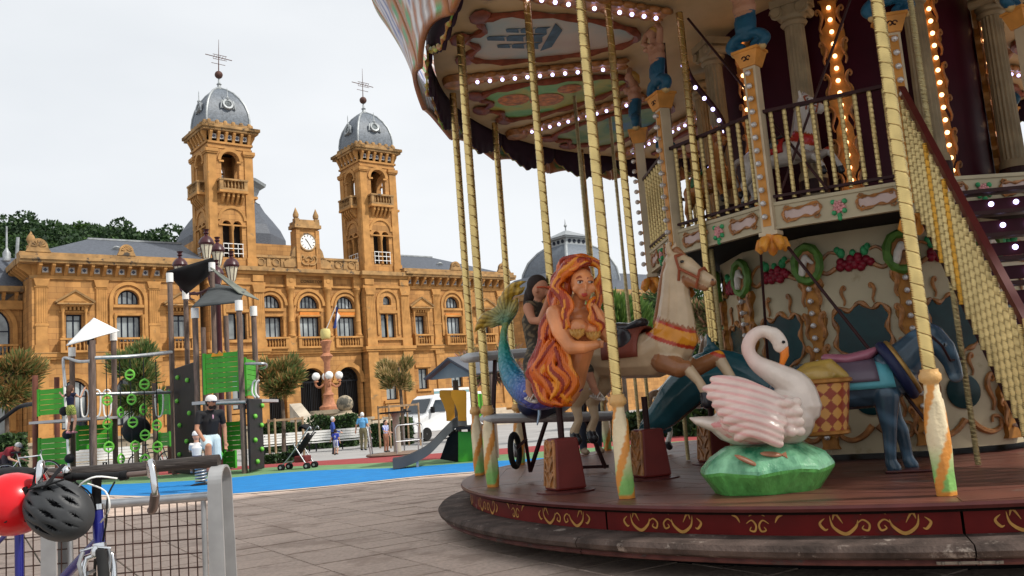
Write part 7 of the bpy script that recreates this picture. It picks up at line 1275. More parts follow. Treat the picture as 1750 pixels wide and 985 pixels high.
# ---- horses
def horse(name, label, loc, ang, s, body, dark, trim, group=None, vox=.012, collar=(.70, .27, .02), seat=(.03, .03, .035)):
    T = thing(name, label, 'carousel horse', loc, RAD(ang), group); T.scale = (s, s, s); hoof = (.02, .02, .025)
    p = [('t', [(-.50, 0, .50), (-.36, 0, .55), (-.1, 0, .51), (.15, 0, .50), (.30, 0, .55), (.36, 0, .60)], [.165, .20, .185, .19, .20, .17], body), ('t', [(.33, 0, .60), (.37, 0, .78), (.385, 0, .96), (.40, 0, 1.12), (.43, 0, 1.2)], [.18, .138, .108, .09, .078], body, (1.15, .82)), ('t', [(.41, 0, 1.22), (.52, 0, 1.17), (.64, 0, 1.09), (.72, 0, 1.05)], [.082, .08, .058, .05], body, (1.0, .78)), ('e', (.47, 0, 1.14), (.09, .055, .085), body), ('t', [(.52, 0, 1.07), (.62, 0, 1.02), (.68, 0, .995)], [.05, .036, .026], dark), ('e', (.735, 0, 1.045), (.035, .045, .04), dark)]
    for y in (-1, 1):
        p += [('t', [(.40, y * .045, 1.28), (.395, y * .055, 1.345), (.41, y * .05, 1.375)], [.026, .022, .008], body), ('e', (.515, y * .072, 1.205), (.02, .012, .018), (.012, .01, .01)), ('e', (.755, y * .03, 1.06), (.012, .01, .012), (.05, .02, .02)),
              ('t', [(.28, y * .1, .44), (.44, y * .115, .36), (.56 + .08 * y, y * .115, .40 + .03 * y)], [.105, .075, .058], dark), ('t', [(.56 + .08 * y, y * .115, .40 + .03 * y), (.66 + .08 * y, y * .115, .25), (.70 + .08 * y, y * .115, .17)], [.052, .036, .04], body), ('t', [(.70 + .08 * y, y * .115, .15), (.71 + .08 * y, y * .115, .09)], [.044, .05], hoof),
              ('t', [(-.46, y * .1, .46), (-.46, y * .12, .30), (-.60, y * .12, .16)], [.125, .09, .058], body), ('t', [(-.60, y * .12, .16), (-.58, y * .12, .02), (-.64, y * .12, -.08)], [.05, .036, .04], body), ('t', [(-.64, y * .12, -.10), (-.62, y * .12, -.15)], [.043, .05], hoof)]
    ca_, sa_ = math.cos(RAD(-7)), math.sin(RAD(-7))
    def hr(q):
        q = Vector(q)
        if q.x < .435 or q.z < .97: return q
        dx, dz = q.x - .42, q.z - 1.2; return V(.42 + dx * ca_ - dz * sa_, q.y, 1.2 + dx * sa_ + dz * ca_)
    p = [(e[0], [hr(q) for q in e[1]] if e[0] == 't' else hr(e[1])) + tuple(e[2:]) for e in p]
    def rc(co, c):
        c = c.copy(); d = (co[:, 0] - .38) * .55 + (co[:, 2] - .66) * -.55 * 0 + 0; u = (co[:, 2] - (.64 - .45 * (co[:, 0] - .38))); on = (co[:, 0] > .02) & (co[:, 2] > .42) & (co[:, 2] < .95)
        if collar is not None:
            c[on & (np.abs(u) < .085)] = (.42, .04, .015); c[on & (np.abs(u) < .052)] = collar; z = np.arctan2(co[:, 1], co[:, 0] - .36); c[on & (u > .075) & (u < .075 + .03 * (np.abs(np.sin(z * 12))))] = (.30, .10, .03)
        return c
    b = blob('body', p, vox, T, M_fig, 3, rc)
    m = [('t', spline([(.44, 0, 1.30), (.36, 0, 1.24), (.29, 0, 1.08), (.24, 0, .9), (.19, 0, .74)], 4), [.035] * 17, dark), ('t', [(.44, 0, 1.3), (.50, 0, 1.25)], [.035, .02], dark)] 
    blob('mane', m, .012, T, M_fig, 1); blob('tail', [('t', spline([(-.64, 0, .58), (-.76, 0, .55), (-.80, 0, .38), (-.76, 0, .2)], 4), list(np.linspace(.05, .03, 13)), dark)], .012, T, M_fig, 1)
    k = MB(); k.grid(lambda u, v: (-.24 + .34 * v, .205 * math.sin((u - .5) * 3.6), .515 + .205 * math.cos((u - .5) * 3.6) + .02), 14, 6); o = k.build('saddle_blanket', trim, T, smooth=60); o.modifiers.new('t', 'SOLIDIFY').thickness = .02
    blob('saddle', [('t', [(-.18, 0, .75), (-.05, 0, .735), (.06, 0, .77)], [.05, .045, .04], seat, (1, 2.0)), ('e', (-.05, -.17, .64), (.10, .04, .10), seat), ('e', (-.05, .17, .64), (.10, .04, .10), seat)], .012, T, M_fig, 2)
    k = MB()
    for y in (-1, 1): k.tube([(.46, y * .083, 1.25), (.50, y * .087, 1.14), (.48, y * .06, 1.06)], .012, 6); k.tube([(.66, y * .058, 1.13), (.65, y * .062, 1.07), (.62, y * .04, 1.0)], .012, 6); k.tube([(.50, y * .088, 1.15), (.66, y * .066, 1.07)], .012, 6)
    k.tube([(.66, -.058, 1.13), (.67, 0, 1.155), (.66, .058, 1.13)], .012, 6); k.tube([(.46, -.083, 1.25), (.49, 0, 1.27), (.46, .083, 1.25)], .012, 6); k.v = [tuple(hr(q)) for q in k.v]; k.build('bridle', mat('bridle_leather', (.30, .075, .03), .5, var=.15), T, smooth=50)
    return T
CRM = (.54, .40, .25); BRN = (.30, .125, .05)
hb = A_(1096, 640, 7.55)
horse('carousel_horse', 'cream carousel horse with orange collar rearing beside the mermaid', (hb.x, hb.y, .97), -40, 1.05, CRM, BRN, mat('horse_blanket', (.20, .05, .03), .5, var=.2), vox=.010)
hq = pl(2.6, 128, .62); horse('carousel_horse', 'white carousel horse far back on the lower deck', (CX0 + hq.x, CY0 + hq.y, .66), 35, .9, (.62, .58, .52), (.3, .2, .14), mat('blue_blanket', (.08, .25, .35), .5, var=.2), vox=.016)
hq = pl(1.82, -131, 0); horse('carousel_horse', 'white carousel horse with red harness on the upper deck', (CX0 + hq.x, CY0 + hq.y, 2.92), -42, .62, (.60, .56, .52), (.35, .30, .27), mat('red_blanket', (.45, .02, .02), .4, var=.2), vox=.016, collar=(.5, .03, .03))
hq = pl(1.75, -164, 0); horse('carousel_horse', 'chestnut orange carousel horse on the upper deck', (CX0 + hq.x, CY0 + hq.y, 2.92), -75, .62, (.50, .20, .05), (.3, .1, .03), mat('green_blanket', (.03, .2, .08), .4, var=.2), vox=.016, collar=None)
# ---- dolphin
dp = A_(1185, 660, 8.1); DO = thing('dolphin_figure', 'teal painted dolphin ride leaping behind the swan', 'dolphin', dp); D = lambda x, y, Y: A_(x, y, Y) - dp; TL = (.025, .105, .13); PB = (.16, .24, .25)
P = spline([tuple(D(*p)) for p in ((1108, 728, 8.35), (1135, 706, 8.3), (1165, 672, 8.2), (1205, 640, 8.1), (1250, 634, 7.95), (1292, 652, 7.8), (1322, 676, 7.7))], 4); n = len(P)
blob('body', [('t', P, [.045 + .155 * math.sin(PI * min(1, (i + 1.5) / (n + 1))) ** .8 for i in range(n)], TL), ('t', [D(1318, 674, 7.72), D(1345, 696, 7.62)], [.06, .03], TL), ('t', [D(1232, 622, 8.05), D(1216, 596, 8.1), D(1208, 572, 8.15)], [.085, .06, .012], TL, (1, .45)), ('t', [D(1230, 618, 8.05), D(1210, 600, 8.1)], [.08, .05], TL, (1, .45)),
     ('t', [D(1112, 724, 8.35), D(1097, 735, 8.25), D(1092, 742, 8.2)], [.05, .05, .02], TL, (1, .5)), ('t', [D(1114, 722, 8.36), D(1138, 732, 8.42), D(1146, 734, 8.45)], [.05, .06, .025], TL, (1, .5)), ('t', [D(1235, 668, 7.85), D(1210, 690, 7.75), D(1198, 694, 7.7)], [.055, .04, .015], (.015, .05, .06), (1, .5))], .012, DO, M_fig, 3, lambda co, c: c * (.85 + .5 * np.clip(np.sin(co[:, :1] * 9 + co[:, 2:] * 6), 0, 1)))
# ---- swan on its green rock
sp = onz(1313, 838, ZD); SW_ = thing('swan_figure', 'white and pink swan seat on a green faceted rock', 'swan', sp); G = lambda x, y, Y: A_(x, y, Y) - sp; Y0 = sp.y; WH = (.72, .62, .54); PK = (.70, .24, .24)
k = MB(); prf = [(.36, .0), (.465, .19), (.40, .30), (.27, .40), (.22, .405)]; n = 20
for j, (r, z) in enumerate(prf):
    for i in range(n): t = 2 * PI * i / n; w_ = 1 + .05 * math.sin(i * 2.3 + j) * (j < 3); k.v.append((r * w_ * math.cos(t), r * w_ * .78 * math.sin(t), z + .015 * math.sin(i * 1.7) * (0 < j < 3)))
for j in range(4):
    for i in range(n): k.f.append((j * n + i, j * n + (i + 1) % n, (j + 1) * n + (i + 1) % n, (j + 1) * n + i)); k.mi.append(0 if j == 0 else 1)
k.f.append(tuple(range(4 * n, 5 * n))); k.mi.append(1)
M_rk = mat('rock_green', (.12, .42, .10), .3, var=.25, scale=8, coat=.3, bump=.4, bscale=22, stretch=(2, 2, .5), stain=((.10, .05, .02), 9, .68)); M_rk2 = mat('rock_teal', (.03, .36, .17), .25, var=.6, scale=3.2, stretch=(2.5, 2.5, 1), col2=(.30, .66, .38), coat=.4, bump=.4, bscale=16, stain=((.26, .12, .06), 4, .665))
rko = k.build('rock', [M_rk, M_rk2], SW_, bev=.03); rko.scale = (1, 1, .79)
for fx, fz, fr, fl in ((-.20, .236, .5, .09), (-.03, .264, .15, .075)):
    k = MB(Matrix.Translation((fx, -.30 + .35 * (fz - .236) , fz)) @ Matrix.Rotation(fr, 4, 'Y') @ Matrix.Rotation(RAD(-48), 4, 'X')); k.ball((0, 0, 0), (fl, .012, .024), 12, 8); k.prism([(fl * .8, 0), (fl * 1.35, .03), (fl * 1.35, -.03)], -.006, .006); k.build('painted_fish', mat('fish_brown', (.34, .15, .08), .35, var=.2, scale=20), SW_, smooth=50)
hx = .0; B = [('e', (-.0, 0, .58), (.37, .25, .20), WH), ('e', (.16, 0, .60), (.23, .23, .23), WH), ('t', [(-.22, 0, .56), (-.36, 0, .60), (-.46, 0, .63), (-.50, 0, .65)], [.15, .10, .06, .02], WH, (.6, 1.3))]
nk = spline([(.30, 0, .68), (.28, 0, .84), (.14, 0, .96), (.02, 0, 1.06), (-.03, 0, 1.17), (.01, 0, 1.27), (.09, 0, 1.31), (.17, 0, 1.27), (.205, 0, 1.20)], 4); n = len(nk); B.append(('t', nk, [.15 - .098 * min(1, i / (n * .42)) + .006 * (i > n * .8) for i in range(n)], WH)); B += [('e', (.205, 0, 1.185), (.058, .052, .066), WH)]
rot = RAD(-14)
def srec(co, c):
    r = co[:, :1] * 0; st = np.sin(co[:, 2:] * 60 - co[:, :1] * 34 + 1.5 * np.sin(co[:, :1] * 21)); wing = (np.abs(co[:, 1:2]) > .13) & (co[:, :1] < .28) & (co[:, 2:] < .82); nb_ = ((co[:, 2:] > .95) * np.clip((.12 - co[:, :1]) * 4, 0, 1) * .4); t = np.clip(wing * (.35 + .5 * (st > .3)) * np.clip((.3 - co[:, :1]) * 3, 0, 1) + nb_, 0, 1); return c * (1 - t) + np.array([PK]) * t
b = blob('body', B, .011, SW_, M_fig, 3, srec); b.rotation_euler = (0, 0, rot)
for s_ in (-1, 1):   # wings built of long overlapping feathers
    W_f = []
    for j in range(8):
        z0 = .84 - j * .047; x0 = .10 - .008 * j; xe = -.40 + .032 * j if j > 1 else -.30 - .06 * j; ze = z0 + .13 - .020 * j; y = s_ * (.155 + .022 * min(j, 5)); P = spline([(x0 + .06, y * 1.12, z0 - .09), (x0 - .06, y * 1.18, z0 - .015), ((x0 + xe) / 2 - .03, y * 1.14, (z0 + ze) / 2 + .015), (xe, y * .95, ze - .02)], 4); W_f.append(('t', P, [.034, .038, .04, .042, .042, .042, .042, .042, .042, .042, .04, .038, .032], WH, (1, .8)))
    for j in range(16): W_f.append(('e', (.09 + .055 * (j % 4), s_ * (.215 + .012 * (j % 3)), .50 + .075 * (j // 4)), (.042, .03, .042), WH))
    W_f.append(('e', (-.02, s_ * .19, .62), (.27, .05, .19), WH)); W_f.append(('e', (-.16, s_ * .18, .74), (.16, .05, .14), WH))
    def wrec(co, c, s_=s_): g = np.sin((co[:, 2:] + co[:, :1] * .40 + .25 * co[:, :1] ** 2) * 2 * PI / .06); t = np.clip(np.clip(-g * 1.2 + .1 * np.sin(co[:, :1] * 37), 0, 1) * .45 + .2, 0, 1) * np.clip((.36 - co[:, :1]) * 2.5, .15, 1); return c * (1 - t) + np.array([PK]) * t
    b = blob('wing', W_f, .0095, SW_, M_fig, 1, wrec); b.rotation_euler = (0, 0, rot)
k = MB(rz(-14)); k.tube([(.225, 0, 1.165), (.225, 0, 1.10), (.20, 0, 1.035), (.19, 0, 1.01)], [.035, .032, .02, .008], 10, dome=True); k.build('beak', mat('beak_orange', (.75, .20, .015), .3, var=.1, coat=.4), SW_, smooth=60)
k = MB(rz(-14)); 
for s_ in (-1, 1): k.ball((.225, s_ * .05, 1.205), .013, 8, 6)
k.build('eye', M_blk, SW_, smooth=60); k = MB(rz(-14)); k.prism([(-.26, .74), (.10, .72), (.12, .80), (.02, .88), (-.12, .90), (-.24, .84)], -.02, .02); k.build('seat_back', mat('seat_grey', (.42, .41, .40), .4, var=.1), SW_, bev=.02)
for c in SW_.children:
    if c.name.split('.')[0] in ('body', 'wing', 'beak', 'eye', 'seat_back'): c.scale = (.95, 1, .87); c.location.z = .315 - .405 * .87
# ---- donkey with panniers
DK = thing('donkey_figure', 'blue grey donkey ride with saddle and diamond patterned basket', 'donkey', (CX0 + pl(2.55, -116, 0).x + .02, CY0 + pl(2.55, -116, 0).y, ZD), RAD(-20)); DK.scale = (.94, .94, .94); DK.location.x -= .01; BL = (.045, .085, .125); BL2 = (.10, .15, .19)
p = [('t', [(-.60, 0, .70), (-.45, 0, .74), (-.15, 0, .70), (.12, 0, .70), (.28, 0, .76)], [.15, .19, .185, .185, .165], BL), ('t', [(.24, 0, .80), (.40, 0, .92), (.50, 0, 1.02), (.58, 0, 1.07)], [.17, .135, .11, .095], BL, (1.1, .85)), ('t', [(.58, 0, 1.07), (.66, 0, .95), (.70, 0, .83), (.71, 0, .76)], [.10, .09, .068, .062], BL, (1, .85)), ('e', (.715, 0, .73), (.058, .06, .058), BL2)]
for y in (-1, 1):
    p += [('t', [(.55, y * .06, 1.15), (.535, y * .085, 1.27), (.55, y * .09, 1.37)], [.035, .048, .012], BL, (1, .6)), ('e', (.65, y * .085, .98), (.024, .014, .024), BL2), ('e', (.658, y * .094, .98), (.014, .01, .014), (.008, .008, .008)), ('e', (.75, y * .035, .75), (.012, .012, .014), (.01, .01, .012)),
          ('t', [(.18, y * .1, .62), (.20 + .03 * y, y * .1, .40), (.22 + .05 * y, y * .1, .32), (.22 + .07 * y, y * .1, .10)], [.11, .07, .058, .045], BL), ('t', [(.22 + .07 * y, y * .1, .08), (.24 + .07 * y, y * .1, .03)], [.05, .058], BL),
          ('t', [(-.56, y * .1, .62), (-.52, y * .1, .44), (-.64, y * .1, .30), (-.62, y * .1, .1)], [.13, .08, .055, .045], BL), ('t', [(-.62, y * .1, .08), (-.60, y * .1, .03)], [.05, .058], BL)]
blob('body', p, .012, DK, M_fig, 3, lambda co, c: c * (.8 + .9 * np.clip(np.sin(co[:, 2:] * 26 + co[:, :1] * 17) * np.sin(co[:, 1:2] * 30), 0, 1)))
def blank(name, x0, x1, r, half, m, zc=.71, zo=.0, taper=0):
    k = MB(); k.grid(lambda u, v: (x0 + (x1 - x0) * v + taper * abs(u - .5), r * math.sin((u - .5) * 2 * half), zc + zo + r * math.cos((u - .5) * 2 * half)), 18, 6); o = k.build(name, m, DK, smooth=60); o.modifiers.new('t', 'SOLIDIFY').thickness = .018; return o
blank('blanket', -.30, .22, .200, 1.75, mat('teal_blanket', (.10, .36, .42), .45, var=.15), taper=.08); blank('saddle_flap', -.20, .12, .215, 1.45, mat('mauve_saddle', (.115, .085, .115), .35, var=.15, coat=.3), taper=.05)
blob('saddle_seat', [('t', [(-.24, 0, .95), (-.08, 0, .925), (.08, 0, .95), (.16, 0, .99)], [.045, .05, .05, .03], (.35, .12, .17), (1, 2.2))], .011, DK, M_fig, 2)
k = MB(); k.tube([(.335 + .10 * math.cos(t), .19 * math.sin(t), .83 + .20 * math.cos(t) * -1) for t in np.linspace(0, 2 * PI, 25)[:-1]], .026, 8, closed=True); k.build('collar', mat('brass_collar', (.34, .20, .06), .35, metal=.5, var=.25, scale=9), DK, smooth=60)
k = MB(); k.tube([(.29 + .10 * math.cos(t), .195 * math.sin(t), .81 - .20 * math.cos(t)) for t in np.linspace(0, 2 * PI, 25)[:-1]], .045, 8, closed=True); k.build('collar_pad', mat('navy_pad', (.012, .018, .06), .5), DK, smooth=60)
k = MB()
for y in (-1, 1): k.tube([(.56, y * .1, 1.07), (.64, y * .095, .97), (.685, y * .075, .85)], .01, 6)
k.tube([(.685, -.075, .85), (.77, 0, .86), (.685, .075, .85)], .01, 6); k.build('bridle', M_drk, DK)
k = MB(); k.box(.10, .46, -.16, .16, .0, .02); k.build('hoof_plate', MATS['maroon_lip'], DK, bev=.008)
M_dia = bpy.data.materials.new('diamond_wicker'); M_dia.use_nodes = True; n_ = M_dia.node_tree.nodes; l_ = M_dia.node_tree.links; a_ = n_.new('ShaderNodeAttribute'); a_.attribute_name = 'Col'; l_.new(a_.outputs[0], n_['Principled BSDF'].inputs[0]); n_['Principled BSDF'].inputs['Roughness'].default_value = .35
for s_ in (-1, 1):
    BK = thing('pannier_basket', ('diamond patterned basket on the near side of the donkey', 'diamond patterned basket on the far side of the donkey')[s_ > 0], 'basket', DK.matrix_basis @ V(-.34, s_ * .36, .36), RAD(-20), 'donkey baskets')
    f = lambda u, v: ((.165 + .05 * v) * math.cos(2 * PI * u) * 1.15, (.165 + .03 * v) * math.sin(2 * PI * u) * .85, .38 * v)
    def cf(u, v):
        a, b = (u * 14 + v * 4.0) % 2, (u * 14 - v * 4.0) % 2; return (.30, .045, .018) if (a < 1) == (b < 1) else (.62, .30, .07)
    colmesh('wicker', f, cf, 168, 60, M_dia, BK); k = MB(); k.tube([f(i / 24, 1.0) for i in range(24)], .02, 6, closed=True); k.build('rim', M_gold, BK, smooth=50); k = MB(); k.tube([f(i / 24, 0) for i in range(24)], .018, 6, closed=True); k.lathe([(.19, .005), (0, .0)], 16, sx=1, sy=.8); k.build('base', M_gold, BK, smooth=50)
    hb_ = [('t', [(-.15, 0, .36), (-.02, .02, .44), (.12, 0, .47), (.2, 0, .40)], [.09, .10, .08, .05], (.42, .27, .06)), ('e', (.02, -.05, .42), (.13, .09, .08), (.46, .30, .08))]; blob('sacks', hb_, .012, BK, M_fig, 2)
# ---- biplane
bp = A_(915, 690, 8.3); BPL = thing('biplane_figure', 'small dark blue ride aeroplane with pale wings behind the mermaid', 'aeroplane', bp); E = lambda x, y, Y: A_(x, y, Y) - bp
M_wing = mat('wing_grey', (.44, .45, .46), .4, var=.12, scale=4); M_navy = mat('plane_navy', (.015, .025, .07), .3, var=.15, coat=.4)
for pts in ([(832, 716, 8.25), (1056, 711, 8.75)], [(800, 612, 8.3), (905, 603, 8.6), (1040, 596, 8.9)]): k = MB(); k.tube([tuple(E(*q)) for q in pts], .055, 12, dome=True, sq=(.85, 2.6)); k.build('wing', M_wing, BPL, smooth=60)
k = MB(); k.tube([tuple(E(*q)) for q in ((905, 690, 8.15), (915, 688, 8.3), (940, 684, 8.7), (975, 680, 9.2))], [.12, .17, .18, .08], 14, dome=True); k.build('fuselage', M_navy, BPL, smooth=60)
k = MB(); k.tube([tuple(E(*q)) for q in ((918, 672, 8.0), (921, 690, 7.98), (922, 708, 7.97), (919, 722, 7.98))], [.02, .045, .05, .03], 8, dome=True, sq=(.3, 1)); k.build('propeller', mat('pale_blue', (.34, .47, .62), .35, var=.1), BPL, smooth=60)
for a, b in (((893, 715, 8.3), (906, 806, 8.6)), ((935, 715, 8.4), (906, 806, 8.6)), ((1000, 715, 8.8), (1035, 800, 8.9)), ((960, 715, 8.6), (965, 800, 8.9)), ((843, 712, 8.3), (846, 616, 8.4)), ((1000, 712, 8.8), (1002, 604, 8.9)), ((965, 800, 8.9), (1040, 797, 8.95))): k = MB(); k.bar(E(*a), E(*b), .03); k.build('strut', M_drk, BPL)
k = MB(); c = E(880, 770, 8.45); k.tube([(c.x + .04 * math.cos(t * PI / 10), c.y + .13 * math.cos(t * PI / 10), c.z + .15 * math.sin(t * PI / 10)) for t in range(20)], .028, 8, closed=True); w = k.build('wheel', M_tyre, BPL, smooth=60); k = MB(); k.ball(c, (.02, .06, .07), 10, 8); k.build('hub', M_grey, w, smooth=60); k = MB(); k.bar(c, E(900, 750, 8.4), .025); k.build('axle', M_drk, BPL)

q = onz(1012, 776, ZD); person('person', 'adult in dark jeans and black top standing behind the biplane on the deck', (q.x, q.y, ZD), RAD(15), 1.7, (.02, .02, .024), (.02, .025, .04), (.25, .18, .12))
# ------------------------------------------------------------------ foreground railing and bicycle
FY = 4.7; FR = thing('bike_railing', 'steel and log railing with wire mesh in the left foreground', 'railing', (atY(375, 800, FY).x, FY, 0)); f0 = FR.location
M_post = mat('painted_steel_post', (.36, .36, .36), .5, metal=.2, var=.18, scale=5, stain=((.16, .06, .03), 6, .69)); M_log = mat('dark_log', (.055, .045, .040), .75, var=.5, scale=10, bump=.6, bscale=30, stretch=(.4, 3, 3), stain=((.16, .14, .125), 9, .6)); M_wire = mat('rust_wire', (.07, .035, .028), .6, var=.3, scale=20, metal=.4)
zt = (atY(375, 795, FY) - f0).z
def upost(x):   # flat bar bent over the log: two uprights joined by a curved top
    k = MB(); w = .036
    for y0, y1, sh in ((-.086, -.074, 0), (.074, .086, .012)): k.hexa([(x - w * 1.25 + sh, y0, -.05), (x + w * 1.25 + sh, y0, -.05), (x + w * 1.25 + sh, y1, -.05), (x - w * 1.25 + sh, y1, -.05)], [(x - w, y0, zt - .09), (x + w, y0, zt - .09), (x + w, y1, zt - .09), (x - w, y1, zt - .09)])
    A = [(.080 * math.cos(t), .085 * math.sin(t)) for t in np.linspace(PI, 0, 15)]
    for (a, b), (c, d) in zip(A[:-1], A[1:]):
        na, nc = (a / .080 * .006, b / .085 * .006), (c / .080 * .006, d / .085 * .006); z = zt - .09
        k.hexa([(x - w, a - na[0], z + b - na[1]), (x + w, a - na[0], z + b - na[1]), (x + w, a + na[0], z + b + na[1]), (x - w, a + na[0], z + b + na[1])], [(x - w, c - nc[0], z + d - nc[1]), (x + w, c - nc[0], z + d - nc[1]), (x + w, c + nc[0], z + d + nc[1]), (x - w, c + nc[0], z + d + nc[1])])
    k.build('post', M_post, FR)
upost(0); xl = (atY(97, 900, FY) - f0).x; upost(xl)
zl = (atY(180, 804, FY) - f0).z
k = MB(); k.tube([(-3.2 + i * .2, .0, zl + .004 * math.sin(i * 1.3)) for i in range(17)], [.032 + .002 * math.sin(i * 2.1) for i in range(17)], 12); k.build('log_rail', M_log, FR, smooth=60)
zr = (atY(180, 862, FY) - f0).z; k = MB(); k.tube([(-3.2, .0, zr), (-.03, .0, zr)], .024, 10); k.build('pipe_rail', M_grey, FR, smooth=60); k = MB(); k.tube([(-3.2, .0, .12), (-.03, .0, .12)], .02, 10); k.build('pipe_rail', M_grey, FR, smooth=60)
for x in (-.09, xl - .07, xl + .07): k = MB(); k.tube([(x, 0, .12), (x, 0, zr)], .014, 8); k.build('frame_bar', M_grey, FR, smooth=60)
k = MB(); k.tube([(0, 0, .12), (0, 0, zr)], .0035, 5); vw = k.mesh('wire', M_wire); k = MB(); k.tube([(-3.2, 0, 0), (-.09, 0, 0)], .0035, 5); hw_ = k.mesh('wire', M_wire)
for i in range(64): link('wire', vw, FR, loc=(-.13 - i * .0475, random.uniform(-.002, .002), 0), rot=(0, random.uniform(-.006, .006), 0))
for i in range(10): link('wire', hw_, FR, loc=(0, .006, zr - .07 - i * .072))
# bicycle seen head-on
BY = 4.0; FB = thing('bicycle', 'dark blue bicycle with flat handlebar and bar ends leaning on the foreground railing', 'bicycle', (onz(170, 1180, 0).x * 0 + atY(168, 900, BY).x, BY, 0)); b0 = FB.location
K = lambda x, y, Y: atY(x, y, Y) - b0
M_blue = mat('bike_blue', (.018, .02, .20), .22, metal=.3, var=.06, scale=6, coat=.8); M_chr = mat('chrome', (.72, .73, .74), .16, metal=1, var=.05, scale=8); M_grip = mat('black_grip', (.014, .014, .015), .7, var=.2, scale=30); M_bar = mat('bronze_bar', (.16, .115, .10), .35, metal=.5, var=.2, scale=9)
def tb(name, pts, r, m, par=None, sp=4, n=10, **kw): k = MB(); P = [tuple(K(*q)) for q in pts]; k.tube(spline(P, sp) if sp else P, r, n, **kw); return k.build(name, m, par or FB, smooth=60)
ht, hb2 = K(166, 868, BY), K(170, 934, BY - .03)
k = MB(); k.tube([ht, hb2], .024, 14); k.build('head_tube', M_blue, FB, smooth=60); 
for q in (ht, hb2): k = MB(); k.tube([q + (ht - hb2).normalized() * -.012, q + (ht - hb2).normalized() * .012], .029, 14); k.build('headset', M_chr, FB, smooth=60)
tb('handlebar', [(78, 812, BY), (120, 815, BY - .02), (166, 814, BY - .03), (215, 812, BY - .02), (258, 808, BY)], .0125, M_bar); tb('stem_clamp', [(128, 815, BY - .03), (166, 814, BY - .04), (205, 813, BY - .03)], .016, M_grip, sp=0)
tb('stem', [(166, 872, BY), (165, 840, BY - .01), (166, 816, BY - .03)], .02, M_grip); tb('grip', [(205, 814, BY - .02), (218, 812, BY - .02)], .021, M_grip, sp=0); tb('grip', [(112, 816, BY - .02), (128, 816, BY - .02)], .021, M_grip, sp=0)
tb('bar_end', [(257, 812, BY), (256, 796, BY - .08), (259, 792, BY - .12), (264, 830, BY - .14), (266, 850, BY - .12)], .015, M_chr); tb('bar_end_grip', [(265, 845, BY - .13), (262, 868, BY - .10), (259, 872, BY - .08)], .020, M_bar); tb('bar_end', [(80, 816, BY), (72, 800, BY - .08), (70, 792, BY - .12), (67, 818, BY - .14), (66, 835, BY - .12)], .015, M_chr)
k = MB(); c = K(112, 806, BY - .03); k.lathe([(.0, .024), (.018, .02), (.024, .006), (.022, -.006), (0, -.01)], 14, c); k.build('bell', M_chr, FB, smooth=60)
for pts, m in (([(200, 818, BY - .05), (165, 815, BY - .12), (140, 826, BY - .12), (130, 842, BY - .1)], M_white), ([(150, 827, BY - .08), (180, 840, BY - .12), (187, 870, BY - .12), (172, 893, BY - .06)], M_white), ([(196, 824, BY - .04), (184, 850, BY - .1), (182, 890, BY - .1), (176, 925, BY - .06)], M_grip), ([(128, 824, BY - .04), (155, 845, BY - .08), (160, 875, BY - .05)], M_grip)): tb('cable', pts, .004, m, n=6)
bbk = K(60, 1040, BY + .30); stt = K(32, 892, BY + .36); stb = K(34, 1060, BY + .33)
k = MB(); k.tube([hb2 + V(0, 0, .03), bbk], .022, 12); k.build('down_tube', M_blue, FB, smooth=60); k = MB(); k.tube([ht + V(0, .01, -.03), stt], .018, 12); k.build('top_tube', M_blue, FB, smooth=60); k = MB(); k.tube([stt + V(0, 0, .02), stb], .02, 12); k.build('seat_tube', M_blue, FB, smooth=60)
k = MB(); k.tube([stt, K(-60, 985, BY + .62)], .012, 8); k.tube([bbk, K(-60, 1050, BY + .62)], .012, 8); k.build('rear_stay', M_blue, FB, smooth=60); k = MB(); k.tube([stt, stt + V(-.02, .01, .2)], .014, 10); k.build('seat_post', M_grey, FB, smooth=60); k = MB(); k.ball(stt + V(-.06, .03, .23), (.13, .10, .035), 12, 8); k.build('saddle', M_grip, FB, smooth=60)
rz_ = K(-75, 1040, BY + .7); rz_.z = .345; k = MB(); dr = V(-.77, .64, 0); k.tube([rz_ + dr * .33 * math.cos(t * PI / 16) + V(0, 0, .33 * math.sin(t * PI / 16)) for t in range(32)], .022, 8, closed=True); k.build('wheel', M_tyre, FB, smooth=60)
# front wheel points at the viewer: fork, V-brakes, tyre, rim, spokes
wc = V(hb2.x + .035, hb2.y - .06, .335); k = MB(); wd = V(.47, -.88, 0).normalized(); wn = V(.88, .47, 0).normalized()
k.tube([wc + wd * .325 * math.cos(t * PI / 20) + V(0, 0, .325 * math.sin(t * PI / 20)) for t in range(40)], .023, 10, closed=True); wh = k.build('wheel', M_tyre, FB, smooth=60); k = MB(); k.tube([wc + wd * .30 * math.cos(t * PI / 18) + V(0, 0, .30 * math.sin(t * PI / 18)) for t in range(36)], .013, 6, closed=True)
for q in range(18): a = q * PI / 9; k.tube([wc + wn * .03 * (-1) ** q, wc + wd * .3 * math.cos(a) + V(0, 0, .3 * math.sin(a))], .0014, 4)
k.tube([wc - wn * .05, wc + wn * .05], .02, 10); k.build('rim', M_chr, wh, smooth=60)
k = MB(); cr = hb2 + V(0, -.005, -.03)
for s_ in (-1, 1): k.tube([cr, cr + wn * s_ * .052 + V(0, 0, -.012), cr + wn * s_ * .06 + V(0, -.01, -.06), wc + wn * s_ * .058], [.016, .017, .016, .011], 10)
k.build('fork', M_chr, FB, smooth=60)
